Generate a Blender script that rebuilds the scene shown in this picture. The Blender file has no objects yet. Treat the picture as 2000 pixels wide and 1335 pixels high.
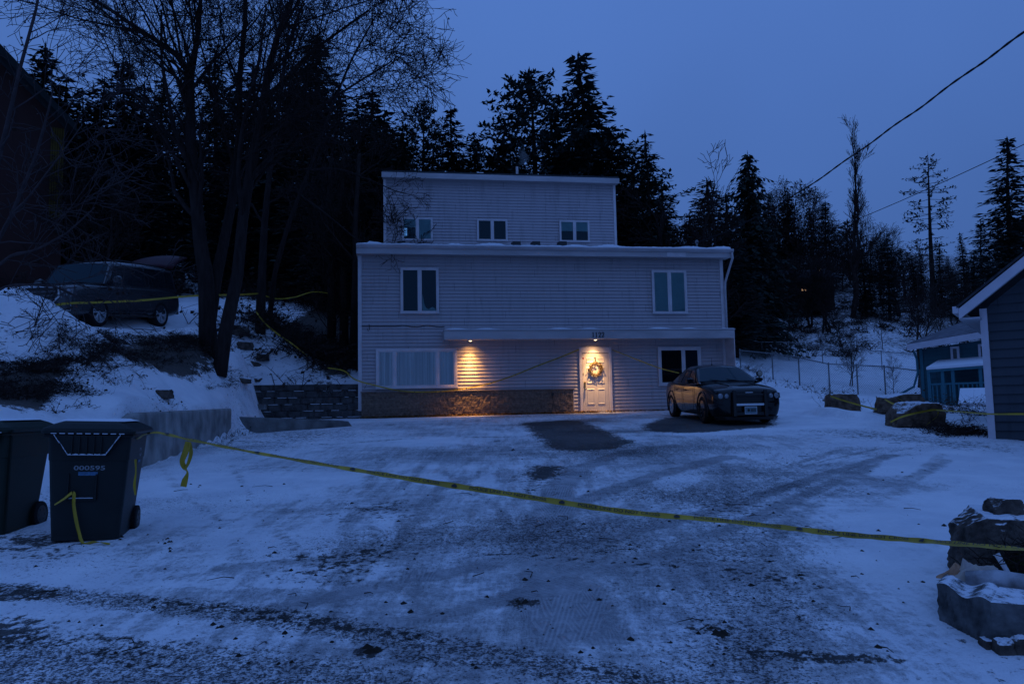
import bpy, bmesh, math, random
import numpy as np
from mathutils import Vector, Matrix
R = math.radians
S = bpy.context.scene
COL = S.collection

# ------------------------------------------------------------------ camera, sky, light, exposure
EYE = np.array((0.0, 0.0, 1.45))
FPX = 1500.0                       # focal length in pixels of the 2000 px wide photograph (27 mm)
PITCH, ROLL = R(4.85), R(1.1)
_fw = np.array((0, math.cos(PITCH), math.sin(PITCH)))
_r0 = np.array((1.0, 0, 0)); _u0 = np.array((0, -math.sin(PITCH), math.cos(PITCH)))
_rt = math.cos(ROLL)*_r0 - math.sin(ROLL)*_u0
_up = math.sin(ROLL)*_r0 + math.cos(ROLL)*_u0
cam = bpy.data.cameras.new('camera'); cam.lens = 27.0; cam.sensor_width = 36.0
cam.clip_start = 0.05; cam.clip_end = 2000
camo = bpy.data.objects.new('camera', cam); COL.objects.link(camo)
M = Matrix(((_rt[0], _up[0], -_fw[0], EYE[0]), (_rt[1], _up[1], -_fw[1], EYE[1]), (_rt[2], _up[2], -_fw[2], EYE[2]), (0, 0, 0, 1)))
camo.matrix_world = M
S.camera = camo

def ray(px, py):
    return _fw*FPX + _rt*(px-1000.0) + _up*(667.5-py)
def P(px, py, Y):                  # the point seen at a pixel at world distance Y
    d = ray(px, py); return EYE + d*(Y/d[1])

W = bpy.data.worlds.new('World'); S.world = W; W.use_nodes = True
nt = W.node_tree; nt.nodes.clear()
SUN_EL, SUN_ROT = R(1.0), R(200)
out = nt.nodes.new('ShaderNodeOutputWorld'); bg = nt.nodes.new('ShaderNodeBackground')
sky = nt.nodes.new('ShaderNodeTexSky'); sky.sky_type = 'NISHITA'; sky.sun_disc = False
sky.sun_elevation = SUN_EL; sky.sun_rotation = SUN_ROT; sky.air_density = 1.0; sky.dust_density = 0.5; sky.ozone_density = 4.0
tc = nt.nodes.new('ShaderNodeTexCoord'); sx = nt.nodes.new('ShaderNodeSeparateXYZ')
nt.links.new(tc.outputs['Generated'], sx.inputs[0])
# overcast dome: brighter towards the zenith, faint cloud unevenness
rmp = nt.nodes.new('ShaderNodeMapRange'); rmp.inputs[1].default_value = 0.0; rmp.inputs[2].default_value = 1.0
rmp.inputs[3].default_value = 0.85; rmp.inputs[4].default_value = 1.75
nt.links.new(sx.outputs['Z'], rmp.inputs[0])
nz = nt.nodes.new('ShaderNodeTexNoise'); nz.inputs['Scale'].default_value = 1.6; nz.inputs['Detail'].default_value = 3
nt.links.new(tc.outputs['Generated'], nz.inputs['Vector'])
mr2 = nt.nodes.new('ShaderNodeMapRange'); mr2.inputs[1].default_value = 0.3; mr2.inputs[2].default_value = 0.7
mr2.inputs[3].default_value = 0.89; mr2.inputs[4].default_value = 1.10
nt.links.new(nz.outputs['Fac'], mr2.inputs[0])
mul = nt.nodes.new('ShaderNodeMath'); mul.operation = 'MULTIPLY'
nt.links.new(rmp.outputs[0], mul.inputs[0]); nt.links.new(mr2.outputs[0], mul.inputs[1])
dusk = nt.nodes.new('ShaderNodeMix'); dusk.data_type = 'RGBA'; dusk.inputs[0].default_value = 0.965
nt.links.new(sky.outputs[0], dusk.inputs[6]); dusk.inputs[7].default_value = (0.61, 1.42, 4.12, 1)
sc = nt.nodes.new('ShaderNodeVectorMath'); sc.operation = 'SCALE'
nt.links.new(dusk.outputs[2], sc.inputs[0]); nt.links.new(mul.outputs[0], sc.inputs['Scale'])
nt.links.new(sc.outputs[0], bg.inputs[0]); bg.inputs[1].default_value = 0.094
nt.links.new(bg.outputs[0], out.inputs[0])

sl = bpy.data.lights.new('sun', 'SUN'); sl.energy = 0.012; sl.angle = R(40); sl.color = (1.0, 0.86, 0.8)
so = bpy.data.objects.new('sun', sl); COL.objects.link(so)
so.rotation_euler = (R(62), 0, R(-20))

S.view_settings.view_transform = 'Standard'; S.view_settings.look = 'None'
S.view_settings.exposure = 0.0; S.view_settings.gamma = 1.0; S.view_settings.use_curve_mapping = False
S.render.resolution_x = 1024; S.render.resolution_y = 683
try:
    S.cycles.max_bounces = 6; S.cycles.transparent_max_bounces = 12; S.cycles.use_denoising = True
    S.cycles.sample_clamp_indirect = 4.0
except Exception:
    pass

# ------------------------------------------------------------------ materials
MATS = {}
def mat(name, col, rough=0.7, metal=0.0, noise=0.0, nscale=8.0, bump=0.0, bscale=30.0, spec=0.5, coat=0.0, col2=None, stretch=None):
    """plain principled surface with object-space colour unevenness and bump"""
    if name in MATS: return MATS[name]
    m = bpy.data.materials.new(name); m.use_nodes = True; MATS[name] = m
    t = m.node_tree; b = t.nodes['Principled BSDF']
    b.inputs['Base Color'].default_value = (*col, 1); b.inputs['Roughness'].default_value = rough
    b.inputs['Metallic'].default_value = metal; b.inputs['Specular IOR Level'].default_value = spec if rough < .6 or spec != .5 else .15
    b.inputs['Coat Weight'].default_value = coat
    c = t.nodes.new('ShaderNodeTexCoord'); vec = c.outputs['Object']
    if stretch:
        mp = t.nodes.new('ShaderNodeMapping'); mp.inputs['Scale'].default_value = stretch
        t.links.new(vec, mp.inputs[0]); vec = mp.outputs[0]
    if noise > 0:
        n = t.nodes.new('ShaderNodeTexNoise'); n.inputs['Scale'].default_value = nscale; n.inputs['Detail'].default_value = 6
        t.links.new(vec, n.inputs['Vector'])
        r = t.nodes.new('ShaderNodeMapRange'); r.inputs[1].default_value = 0.32; r.inputs[2].default_value = 0.68
        t.links.new(n.outputs['Fac'], r.inputs[0])
        mx = t.nodes.new('ShaderNodeMix'); mx.data_type = 'RGBA'
        d = col2 if col2 else tuple(x*(1-noise) for x in col)
        mx.inputs[6].default_value = (*d, 1); mx.inputs[7].default_value = (*(min(1, x*(1+noise*0.5)) for x in col), 1) if not col2 else (*col, 1)
        t.links.new(r.outputs[0], mx.inputs[0]); t.links.new(mx.outputs[2], b.inputs['Base Color'])
    if bump > 0:
        n2 = t.nodes.new('ShaderNodeTexNoise'); n2.inputs['Scale'].default_value = bscale; n2.inputs['Detail'].default_value = 5
        t.links.new(vec, n2.inputs['Vector'])
        bp = t.nodes.new('ShaderNodeBump'); bp.inputs['Strength'].default_value = bump; bp.inputs['Distance'].default_value = 0.03
        t.links.new(n2.outputs['Fac'], bp.inputs['Height']); t.links.new(bp.outputs[0], b.inputs['Normal'])
    return m

def emis(name, col, strength):
    if name in MATS: return MATS[name]
    m = bpy.data.materials.new(name); m.use_nodes = True; MATS[name] = m
    b = m.node_tree.nodes['Principled BSDF']
    b.inputs['Base Color'].default_value = (0.8, 0.8, 0.8, 1)
    b.inputs['Emission Color'].default_value = (*col, 1); b.inputs['Emission Strength'].default_value = strength
    return m

def glass_mat(name, tint, refl_rough=0.02):
    if name in MATS: return MATS[name]
    m = bpy.data.materials.new(name); m.use_nodes = True; MATS[name] = m
    t = m.node_tree; t.nodes.clear(); o = t.nodes.new('ShaderNodeOutputMaterial')
    tr = t.nodes.new('ShaderNodeBsdfTransparent'); tr.inputs[0].default_value = (*tint, 1)
    gl = t.nodes.new('ShaderNodeBsdfGlossy'); gl.inputs['Roughness'].default_value = refl_rough; gl.inputs[0].default_value = (0.75, 0.92, 0.95, 1)
    fr = t.nodes.new('ShaderNodeFresnel'); fr.inputs[0].default_value = 1.5
    mx = t.nodes.new('ShaderNodeMixShader')
    t.links.new(fr.outputs[0], mx.inputs[0]); t.links.new(tr.outputs[0], mx.inputs[1]); t.links.new(gl.outputs[0], mx.inputs[2])
    t.links.new(mx.outputs[0], o.inputs[0]); return m

def settle_snow(m, lo=.62, hi=.82):
    """snow lying on the upward faces of a rough surface"""
    t = m.node_tree; b = t.nodes['Principled BSDF']; old = b.inputs['Base Color'].links[0].from_socket
    g = t.nodes.new('ShaderNodeNewGeometry'); sp = t.nodes.new('ShaderNodeSeparateXYZ'); t.links.new(g.outputs['Normal'], sp.inputs[0])
    n = t.nodes.new('ShaderNodeTexNoise'); n.inputs['Scale'].default_value = 16; n.inputs['Detail'].default_value = 8; n.inputs['Roughness'].default_value = .7; t.links.new(g.outputs['Position'], n.inputs['Vector'])
    a = t.nodes.new('ShaderNodeMath'); a.operation = 'MULTIPLY_ADD'; t.links.new(n.outputs['Fac'], a.inputs[0]); a.inputs[1].default_value = .9; t.links.new(sp.outputs['Z'], a.inputs[2])
    r = t.nodes.new('ShaderNodeMapRange'); r.interpolation_type = 'SMOOTHSTEP'; r.inputs[1].default_value = lo+.45; r.inputs[2].default_value = hi+.45; t.links.new(a.outputs[0], r.inputs[0])
    mx = t.nodes.new('ShaderNodeMix'); mx.data_type = 'RGBA'; t.links.new(r.outputs[0], mx.inputs[0]); t.links.new(old, mx.inputs[6]); mx.inputs[7].default_value = (.80, .82, .86, 1)
    t.links.new(mx.outputs[2], b.inputs['Base Color']); return m

def siding_mat(name, base, warm, course):
    """vinyl boards: every board length has its own slight tint, plus weathering"""
    m = bpy.data.materials.new(name); m.use_nodes = True; MATS[name] = m
    t = m.node_tree; b = t.nodes['Principled BSDF']; b.inputs['Roughness'].default_value = 0.6; b.inputs['Specular IOR Level'].default_value = 0.2
    c = t.nodes.new('ShaderNodeTexCoord'); s = t.nodes.new('ShaderNodeSeparateXYZ'); t.links.new(c.outputs['Object'], s.inputs[0])
    def math_(op, a, bb=None):
        n = t.nodes.new('ShaderNodeMath'); n.operation = op
        for i, v in enumerate((a, bb)):
            if v is None: continue
            if isinstance(v, (int, float)): n.inputs[i].default_value = v
            else: t.links.new(v, n.inputs[i])
        return n.outputs[0]
    row = math_('FLOOR', math_('DIVIDE', s.outputs['Z'], course*2))
    off = math_('MULTIPLY', math_('FRACT', math_('MULTIPLY', row, 0.618)), 3.6)
    colm = math_('FLOOR', math_('DIVIDE', math_('ADD', s.outputs['X'], off), 3.66))
    cb = t.nodes.new('ShaderNodeCombineXYZ'); t.links.new(row, cb.inputs[0]); t.links.new(colm, cb.inputs[1])
    wn = t.nodes.new('ShaderNodeTexWhiteNoise'); wn.noise_dimensions = '2D'; t.links.new(cb.outputs[0], wn.inputs['Vector'])
    n = t.nodes.new('ShaderNodeTexNoise'); n.inputs['Scale'].default_value = 0.9; n.inputs['Detail'].default_value = 7
    mp = t.nodes.new('ShaderNodeMapping'); mp.inputs['Scale'].default_value = (1.6, 1, 0.7); t.links.new(c.outputs['Object'], mp.inputs[0]); t.links.new(mp.outputs[0], n.inputs['Vector'])
    fac = math_('ADD', math_('MULTIPLY', wn.outputs['Value'], 0.25), math_('MULTIPLY', n.outputs['Fac'], 0.9))
    mx = t.nodes.new('ShaderNodeMix'); mx.data_type = 'RGBA'
    mx.inputs[6].default_value = (*base, 1); mx.inputs[7].default_value = (*warm, 1); t.links.new(fac, mx.inputs[0])
    xf = math_('FRACT', math_('DIVIDE', math_('ADD', s.outputs['X'], off), 3.66))
    seam = math_('LESS_THAN', xf, 0.004)
    st = t.nodes.new('ShaderNodeTexNoise'); st.inputs['Scale'].default_value = 2.2; st.inputs['Detail'].default_value = 8; st.inputs['Roughness'].default_value = .7
    mp2 = t.nodes.new('ShaderNodeMapping'); mp2.inputs['Scale'].default_value = (2.4, 1, .28); t.links.new(c.outputs['Object'], mp2.inputs[0]); t.links.new(mp2.outputs[0], st.inputs['Vector'])
    stain = t.nodes.new('ShaderNodeMapRange'); stain.inputs[1].default_value = .52; stain.inputs[2].default_value = .75; stain.inputs[3].default_value = 1.0; stain.inputs[4].default_value = .72
    t.links.new(st.outputs['Fac'], stain.inputs[0])
    k = math_('MULTIPLY', stain.outputs[0], math_('SUBTRACT', 1.0, math_('MULTIPLY', seam, .45)))
    vm = t.nodes.new('ShaderNodeVectorMath'); vm.operation = 'SCALE'; t.links.new(mx.outputs[2], vm.inputs[0]); t.links.new(k, vm.inputs['Scale'])
    t.links.new(vm.outputs[0], b.inputs['Base Color'])
    return m

# ------------------------------------------------------------------ mesh builder
class MB:
    def __init__(s): s.v = []; s.f = []; s.mi = []; s.cur = 0
    def add(s, vs, fs):
        o = len(s.v); s.v.extend([tuple(x) for x in vs]); s.f.extend([tuple(i+o for i in f) for f in fs]); s.mi.extend([s.cur]*len(fs)); return s
    def box(s, x0, x1, y0, y1, z0, z1):
        return s.add([(x0,y0,z0),(x1,y0,z0),(x1,y1,z0),(x0,y1,z0),(x0,y0,z1),(x1,y0,z1),(x1,y1,z1),(x0,y1,z1)],
                     [(0,3,2,1),(4,5,6,7),(0,1,5,4),(1,2,6,5),(2,3,7,6),(3,0,4,7)])
    def hexa(s, b, t):             # bottom and top quads, both counter-clockwise from above
        return s.add(list(b)+list(t), [(0,3,2,1),(4,5,6,7),(0,1,5,4),(1,2,6,5),(2,3,7,6),(3,0,4,7)])
    def prism(s, pts, depth, axis='y'):   # outline in x,z pushed along y from 0 to depth
        n = len(pts); y0, y1 = depth
        vs = [(p[0], y0, p[1]) for p in pts]+[(p[0], y1, p[1]) for p in pts]
        fs = [tuple(range(n)), tuple(range(2*n-1, n-1, -1))]+[(i, i+n, (i+1) % n+n, (i+1) % n) for i in range(n)]
        return s.add(vs, fs)
    def tube(s, path, radii, n=6, cap=True):
        pts = [Vector(p) for p in path]
        if not hasattr(radii, '__len__'): radii = [radii]*len(pts)
        o = len(s.v); up = None
        for i, p in enumerate(pts):
            d = (pts[min(i+1, len(pts)-1)]-pts[max(i-1, 0)])
            if d.length < 1e-9: d = Vector((0, 0, 1))
            d.normalize()
            if up is None:
                a = Vector((0, 0, 1)) if abs(d.z) < 0.9 else Vector((1, 0, 0)); up = d.cross(a).normalized()
            else:
                up = (up-d*up.dot(d))
                up = up.normalized() if up.length > 1e-6 else d.orthogonal().normalized()
            w = d.cross(up); r = radii[i]
            for k in range(n):
                a = 2*math.pi*k/n; q = p+up*(math.cos(a)*r)+w*(math.sin(a)*r); s.v.append((q.x, q.y, q.z))
        for i in range(len(pts)-1):
            for k in range(n):
                k2 = (k+1) % n
                s.f.append((o+i*n+k, o+i*n+k2, o+(i+1)*n+k2, o+(i+1)*n+k)); s.mi.append(s.cur)
        if cap and n > 3:
            s.f.append(tuple(o+k for k in range(n-1, -1, -1))); s.mi.append(s.cur)
            e = o+(len(pts)-1)*n; s.f.append(tuple(e+k for k in range(n))); s.mi.append(s.cur)
        return s
    def lathe(s, prof, n=24, axis='z', c=(0, 0, 0), cap=True):   # profile of (radius, height)
        vs = []; fs = []
        for r, h in prof:
            for k in range(n):
                a = 2*math.pi*k/n; p = (r*math.cos(a), r*math.sin(a), h)
                if axis == 'y': p = (p[0], p[2], p[1])
                if axis == 'x': p = (p[2], p[0], p[1])
                vs.append((p[0]+c[0], p[1]+c[1], p[2]+c[2]))
        for i in range(len(prof)-1):
            for k in range(n):
                fs.append((i*n+k, i*n+(k+1) % n, (i+1)*n+(k+1) % n, (i+1)*n+k))
        if cap: fs.append(tuple(range(n-1, -1, -1))); fs.append(tuple((len(prof)-1)*n+k for k in range(n)))
        return s.add(vs, fs)
    def grid(s, rows, closed=False):
        m = len(rows[0]); vs = [p for r in rows for p in r]; fs = []
        for i in range(len(rows)-1):
            for j in range(m if closed else m-1):
                j2 = (j+1) % m; fs.append((i*m+j, i*m+j2, (i+1)*m+j2, (i+1)*m+j))
        return s.add(vs, fs)
    def build(s, name, mats, parent=None, smooth=False, bevel=0.0, subsurf=0, angle=None):
        me = bpy.data.meshes.new(name); me.from_pydata(s.v, [], s.f)
        if not isinstance(mats, (list, tuple)): mats = [mats]
        for m in mats: me.materials.append(m)
        if len(mats) > 1: me.polygons.foreach_set('material_index', s.mi)
        if smooth: me.polygons.foreach_set('use_smooth', [True]*len(s.f))
        me.update()
        o = bpy.data.objects.new(name, me); COL.objects.link(o)
        if parent: o.parent = parent
        if bevel:
            b = o.modifiers.new('bevel', 'BEVEL'); b.width = bevel; b.segments = 2; b.limit_method = 'ANGLE'; b.angle_limit = R(40)
        if subsurf:
            b = o.modifiers.new('sub', 'SUBSURF'); b.levels = subsurf; b.render_levels = subsurf
        return o

def fixnorm(o):
    bm = bmesh.new(); bm.from_mesh(o.data); bmesh.ops.recalc_face_normals(bm, faces=bm.faces); bm.to_mesh(o.data); bm.free(); return o
def tag(o, label, cat, group=None):
    o['label'] = label; o['category'] = cat
    if group: o['group'] = group
    return o
def struct(o, kind='structure'):
    o['kind'] = kind; return o
def thing(name, label, cat, loc=(0, 0, 0), rz=0.0, group=None):
    o = bpy.data.objects.new(name, None); COL.objects.link(o); o.empty_display_size = 0.2
    o.location = loc; o.rotation_euler = (0, 0, rz); return tag(o, label, cat, group)
def bake(o, cutters=()):
    """apply modifiers (and cut with other meshes) into plain mesh data"""
    for c in cutters:
        b = o.modifiers.new('cut', 'BOOLEAN'); b.operation = 'DIFFERENCE'; b.object = c; b.solver = 'EXACT'
    dg = bpy.context.evaluated_depsgraph_get(); dg.update()
    me = bpy.data.meshes.new_from_object(o.evaluated_get(dg))
    o.modifiers.clear(); o.data = me
    for c in cutters: bpy.data.objects.remove(c)
    return o
_tcache = {}
def text2d(s, bold=False):
    """letters as flat faces, cap height 1, start at x=0; returns verts, faces, width"""
    k = (s, bold)
    if k in _tcache: return _tcache[k]
    cu = bpy.data.curves.new('letters', 'FONT'); cu.body = s; cu.size = 1.0; cu.resolution_u = 3
    if bold: cu.offset = 0.018
    o = bpy.data.objects.new('letters', cu); COL.objects.link(o)
    dg = bpy.context.evaluated_depsgraph_get(); dg.update()
    me = bpy.data.meshes.new_from_object(o.evaluated_get(dg))
    v = [tuple(x.co) for x in me.vertices]; f = [tuple(p.vertices) for p in me.polygons]
    bpy.data.objects.remove(o); bpy.data.meshes.remove(me)
    x0 = min(p[0] for p in v); y0 = min(p[1] for p in v); h = max(p[1] for p in v)-y0
    v = [((p[0]-x0)/h, (p[1]-y0)/h) for p in v]
    _tcache[k] = (v, f, max(p[0] for p in v)); return _tcache[k]
def sstep(a, b, x):
    t = np.clip((x-a)/(b-a), 0, 1); return t*t*(3-2*t)
# ------------------------------------------------------------------ terrain
_py = np.array([-300, -40, 0, 3.9, 6.7, 12.3, 18.8, 25, 27.5, 40.0])
_pz = np.array([-8.0, -0.6, -0.08, 0.04, 0.30, 0.55, 0.87, 1.17, 1.22, 1.6])
def low(X, Y):
    z = 0
    for k in (-1.2, -0.6, 0, 0.6, 1.2): z = z+np.interp(Y+k, _py, _pz)
    return z/5+0.012*np.clip(X-6, 0, 20)*np.clip((Y-8)/10, 0, 1)
ctrl = []
def cp(*pts):
    for px, py, Y in pts: ctrl.append(tuple(P(px, py, Y)))
def cw(*pts):
    ctrl.extend(pts)
cp((256,802,12.3),(350,800,15.5),(452,796,18.8),(240,806,12.2))
cp((200,712,14.6),(130,738,13),(330,748,16.3),(100,792,11.5),(0,800,10.5),(-150,800,10),(300,712,16.2),(380,745,17.6))
cp((428,722,19),(405,690,19.6),(480,690,22.5),(452,742,20.6),(470,742,22.6),(490,720,23.6))
cp((230,650,18.4),(390,640,20.6),(200,639,20.6),(315,633,23.5),(60,640,20.4),(-100,640,20.4),(345,600,30),(480,612,28),(600,590,40),(500,580,41),(350,577,41),(364,577,54),(450,577,54),(250,577,54))
cp((540,660,26.8),(590,690,28.5),(690,690,32),(620,745,26.2),(500,748,24.9),(700,746,26.1),(640,640,34),(690,600,44),(560,715,26))
cp((60,575,15.2),(0,578,15),(120,606,15.3),(165,642,15.8),(205,662,16.6),(250,652,18.6),(340,646,20.3),(0,695,13.7),(90,690,13.9),(-60,590,15),(-120,690,14))
cp((50,760,12.4),(100,722,13.2),(250,690,16.4),(350,685,18.2),(330,665,18.8))
# right yard and hillside
cp((1450,733,37),(1510,739,36),(1562,750,34.3),(1621,767,32.7),(1730,771,34.5),(1800,775,36),(1480,760,30.5),(1560,778,27.5))
cp((1470,700,54),(1541,702,54),(1607,709,54),(1663,716,54),(1723,721,54),(1800,724,55),(1950,735,55),(1900,776,36),(1990,790,33))
cp((1450,650,64),(1550,640,66),(1700,640,66),(1800,640,70),(1620,595,78),(1720,575,82),(1850,590,84),(1950,590,84),(1500,590,80))
cp((1640,798,22),(1740,806,20),(1780,829,17.2),(1936,861,14.6),(1870,840,16.6),(1990,865,14.4),(1850,805,22))
cw((-3,40,5.5),(5,40,4.6),(-3,60,11),(10,60,9),(0,90,18),(30,100,20),(60,100,19),(-30,60,13),(-60,40,9),(-30,100,22),(-25,35,7.4),(-40,20,4.2),(-25,22,4.3),(-14,27,5.0),(-18,42,8.0),
   (-60,-40,0),(60,-40,-1),(60,20,0.9),(40,30,1.4),(100,60,6),(-100,60,13),(0,200,34),(120,200,34),(-120,200,36),(0,-120,-3),(20,12,0.5),(30,8,0.2),(-12,7,0.7),(-20,8,1.3),(-9,8.5,0.75),(-15,3,0.1),(-12,-5,-0.3),(15,-5,-0.3),(200,0,0),(-200,0,2),(250,250,40),(-250,250,42),(250,-120,-4),(-250,-120,-2))
for X in (-5.6,-3,0,3,6,8,9.5,12):
    for Y in (-3,0.5,3,5,7,9,11.5):
        cw((X,Y,float(low(np.array(X),np.array(Y)))))
for X in (-4,0,4,7.5,9.5):
    for Y in (14,18,22,25.5): cw((X,Y,float(low(np.array(X),np.array(Y)))))
for X,Y in ((-5,20),(-6.2,22),(-7,24),(12,12),(11,16)): cw((X,Y,float(low(np.array(X),np.array(Y)))))
C = np.array(ctrl)
def _phi(d2): return 0.5*d2*np.log(d2+1e-9)
def _tps(C, lam=0.02):
    n = len(C); d2 = ((C[:,None,:2]-C[None,:,:2])**2).sum(-1)
    A = np.zeros((n+3,n+3)); A[:n,:n] = _phi(d2)+lam*np.eye(n); A[:n,n] = 1; A[:n,n+1:] = C[:,:2]; A[n:,:n] = A[:n,n:].T
    return np.linalg.solve(A, np.concatenate([C[:,2], np.zeros(3)]))
_w = _tps(C)
def tps(X, Y):
    X = np.asarray(X, float); Y = np.asarray(Y, float); sh = X.shape; x = X.ravel(); y = Y.ravel(); o = np.empty(len(x)); n = len(C)
    for i in range(0, len(x), 20000):
        xs, ys = x[i:i+20000], y[i:i+20000]
        d2 = (xs[:,None]-C[None,:,0])**2+(ys[:,None]-C[None,:,1])**2
        o[i:i+20000] = _phi(d2)@_w[:n]+_w[n]+_w[n+1]*xs+_w[n+2]*ys
    return o.reshape(sh)
def polysd(X, Y, poly):            # signed distance, negative inside
    X = np.asarray(X, float); Y = np.asarray(Y, float); d = np.full(X.shape, 1e9); ins = np.zeros(X.shape, bool); n = len(poly)
    for i in range(n):
        x0, y0 = poly[i]; x1, y1 = poly[(i+1) % n]; ex, ey = x1-x0, y1-y0; L2 = ex*ex+ey*ey
        t = np.clip(((X-x0)*ex+(Y-y0)*ey)/L2, 0, 1); d = np.minimum(d, np.hypot(X-x0-t*ex, Y-y0-t*ey))
        c = ((y0 <= Y) & (y1 > Y)) | ((y1 <= Y) & (y0 > Y))
        with np.errstate(divide='ignore', invalid='ignore'):
            xi = x0+(Y-y0)/(y1-y0 if y1 != y0 else 1e-9)*ex
        ins ^= c & (X < xi)
    return np.where(ins, -d, d)
def polyline_d(X, Y, pl):          # distance, signed side offset
    d = np.full(np.shape(X), 1e9); sg = np.zeros(np.shape(X))
    for i in range(len(pl)-1):
        x0, y0 = pl[i]; x1, y1 = pl[i+1]; ex, ey = x1-x0, y1-y0; L = math.hypot(ex, ey)+1e-9
        t = np.clip(((X-x0)*ex+(Y-y0)*ey)/L/L, 0, 1); dd = np.hypot(X-x0-t*ex, Y-y0-t*ey)
        s = ((X-x0)*ey-(Y-y0)*ex)/L; m = dd < d; d = np.where(m, dd, d); sg = np.where(m, s, sg)
    return d, sg
WALL_A, WALL_B = P(258,803,12.3), P(452,797,18.8)        # concrete wall ends
BLK_A, BLK_B = P(457,780,24.6), P(703,780,25.55)         # block wall ends
LOWPOLY = [(-6.3,12.3),(WALL_B[0]-.12,18.8),(BLK_A[0]+0.4,24.2),(BLK_A[0]+.3,24.9),(BLK_B[0],25.8),(-3,26.4),(7.5,28.2),(8.3,26),(9,20),(9.5,15),(9,9),(7,4),(7,-3),(-5,-3),(-5.6,6),(-5.8,10)]
def fbm(X, Y, sc, seed, oct=3):
    v = 0; a = 1; rng = np.random.RandomState(seed)
    for o in range(oct):
        for k in range(4):
            th = rng.rand()*6.28; f = sc*2**o*(0.7+0.6*rng.rand()); v = v+a*np.sin((X*math.cos(th)+Y*math.sin(th))*f+rng.rand()*6.28)/4
        a *= 0.5
    return v
def HT(X, Y):
    X = np.asarray(X, float); Y = np.asarray(Y, float)
    u = tps(X, Y); l = low(X, Y); sd = polysd(X, Y, LOWPOLY)
    ds = polyline_d(X, Y, [(WALL_B[0]-.12, 19.0), (BLK_A[0]+.4, 24.2)])[0]
    w_ = 0.16+0.8*sstep(1.9, 0.4, ds)*sstep(18.7, 20.2, Y)*sstep(24.4, 23.6, Y)
    k = sstep(0, 1, (sd+w_)/w_); z = l*(1-k)+u*k
    rough = np.clip((sd-0.1)/2, 0, 1)*np.clip((Y-6)/6, 0, 1)
    bank = np.clip((sd-0.2)/1.2, 0, 1)*sstep(-4.6, -6.2, X)*sstep(10.5, 12.5, Y)*sstep(18.5, 16.5, Y)
    z = z+rough*(0.10*fbm(X, Y, 1.1, 3)+0.05*fbm(X, Y, 4.0, 5))+bank*(0.13*fbm(X, Y, 2.0, 51)+0.10*np.abs(fbm(X, Y, 3.6, 52))-0.03+0.045*fbm(X, Y, 9.0, 53))
    z = z+(1-k)*0.012*fbm(X, Y, 1.7, 9)
    return z
def H(x, y): return float(HT(np.array([x]), np.array([y]))[0])
def G(px, py, y0=3.0, y1=90.0):    # where the sight line of a pixel meets the ground
    d = ray(px, py); Y = np.arange(y0, y1, 0.08); pts = EYE[None]+d[None]*(Y/d[1])[:,None]
    g = HT(pts[:,0], pts[:,1]); i = np.argmax(pts[:,2] < g); return pts[i]
def GL(px, py):                    # same on the lower driveway only
    d = ray(px, py); Y = np.arange(2.5, 40, 0.02); pts = EYE[None]+d[None]*(Y/d[1])[:,None]
    i = np.argmax(pts[:,2] < low(pts[:,0], pts[:,1])); return pts[i][:2]

def axis(parts):
    o = []
    for a, b, s in parts: o.append(np.arange(a, b, s))
    return np.concatenate(o+[np.array([parts[-1][1]])])
gx = axis([(-300,-60,20),(-60,-24,3),(-24,-13,0.5),(-13,-7.5,0.16),(-7.5,7.5,0.075),(7.5,10.5,0.14),(10.5,25,0.5),(25,70,2),(70,310,20)])
gy = axis([(-140,-20,12),(-20,2,1.5),(2,3.2,0.2),(3.2,9,0.06),(9,19,0.09),(19,29,0.14),(29,45,0.5),(45,95,1.2),(95,320,15)])
GX, GY = np.meshgrid(gx, gy); GZ = HT(GX, GY)
nx, ny = len(gx), len(gy)

# dirt, bare ground and tyre marks, all fixed in world space
bare = np.zeros_like(GX); speck = np.zeros_like(GX); track = np.zeros_like(GX); tu = np.zeros_like(GX); wood = np.zeros_like(GX)
sdl = polysd(GX, GY, LOWPOLY)
inlow = sstep(0.3, -0.1, sdl)
near = (np.abs(GX) < 16) & (GY > 1) & (GY < 45)
idx = np.where(near)
nX, nY = GX[idx], GY[idx]
_b = np.zeros_like(nX); _s = np.zeros_like(nX); _t = np.zeros_like(nX); _tu = np.zeros_like(nX)
jit = 0.10*fbm(nX, nY, 3.0, 21)+0.05*fbm(nX, nY, 9.0, 22)
def patch(pix, amt=1.0, soft=0.12, jk=1.0):
    global _b
    pl = [tuple(GL(*p)) for p in pix]; sd = polysd(nX, nY, pl)+jit*jk
    soft = soft*3.2
    _b = np.maximum(_b, amt*sstep(soft, -soft, sd))
def smear(pix, wid, amt, stripes=True, to='t', jk=0.35):
    global _b, _s, _t, _tu
    pl = [tuple(GL(*p)) for p in pix]; d, sg = polyline_d(nX, nY, pl); d = d+jit*jk
    m = min(.95, amt*1.12)*sstep(wid*1.3, wid*0.4, d)
    if to == 't':
        _tu = np.where(m > 0.05, sg if stripes else _tu, _tu); _t = np.maximum(_t, m)
    elif to == 's': _s = np.maximum(_s, amt*sstep(wid, wid*0.3, d))
    else: _b = np.maximum(_b, amt*sstep(wid, wid*0.3, d))
patch([(1015,825),(1100,820),(1140,822),(1185,842),(1240,866),(1200,878),(1120,882),(1070,878),(1055,858),(1030,845)])
patch([(1040,908),(1100,910),(1098,922),(1085,934),(1050,938),(1024,930)], jk=0.5)
patch([(1250,832),(1300,815),(1400,812),(1520,815),(1502,834),(1390,843),(1320,846),(1260,840)])
patch([(1010,935),(1100,940),(1060,965),(1000,962)], 0.55, 0.25, 2)
patch([(440,850),(520,838),(700,835),(760,845),(600,872),(480,885)], 0.50, 0.7, 2)
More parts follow.
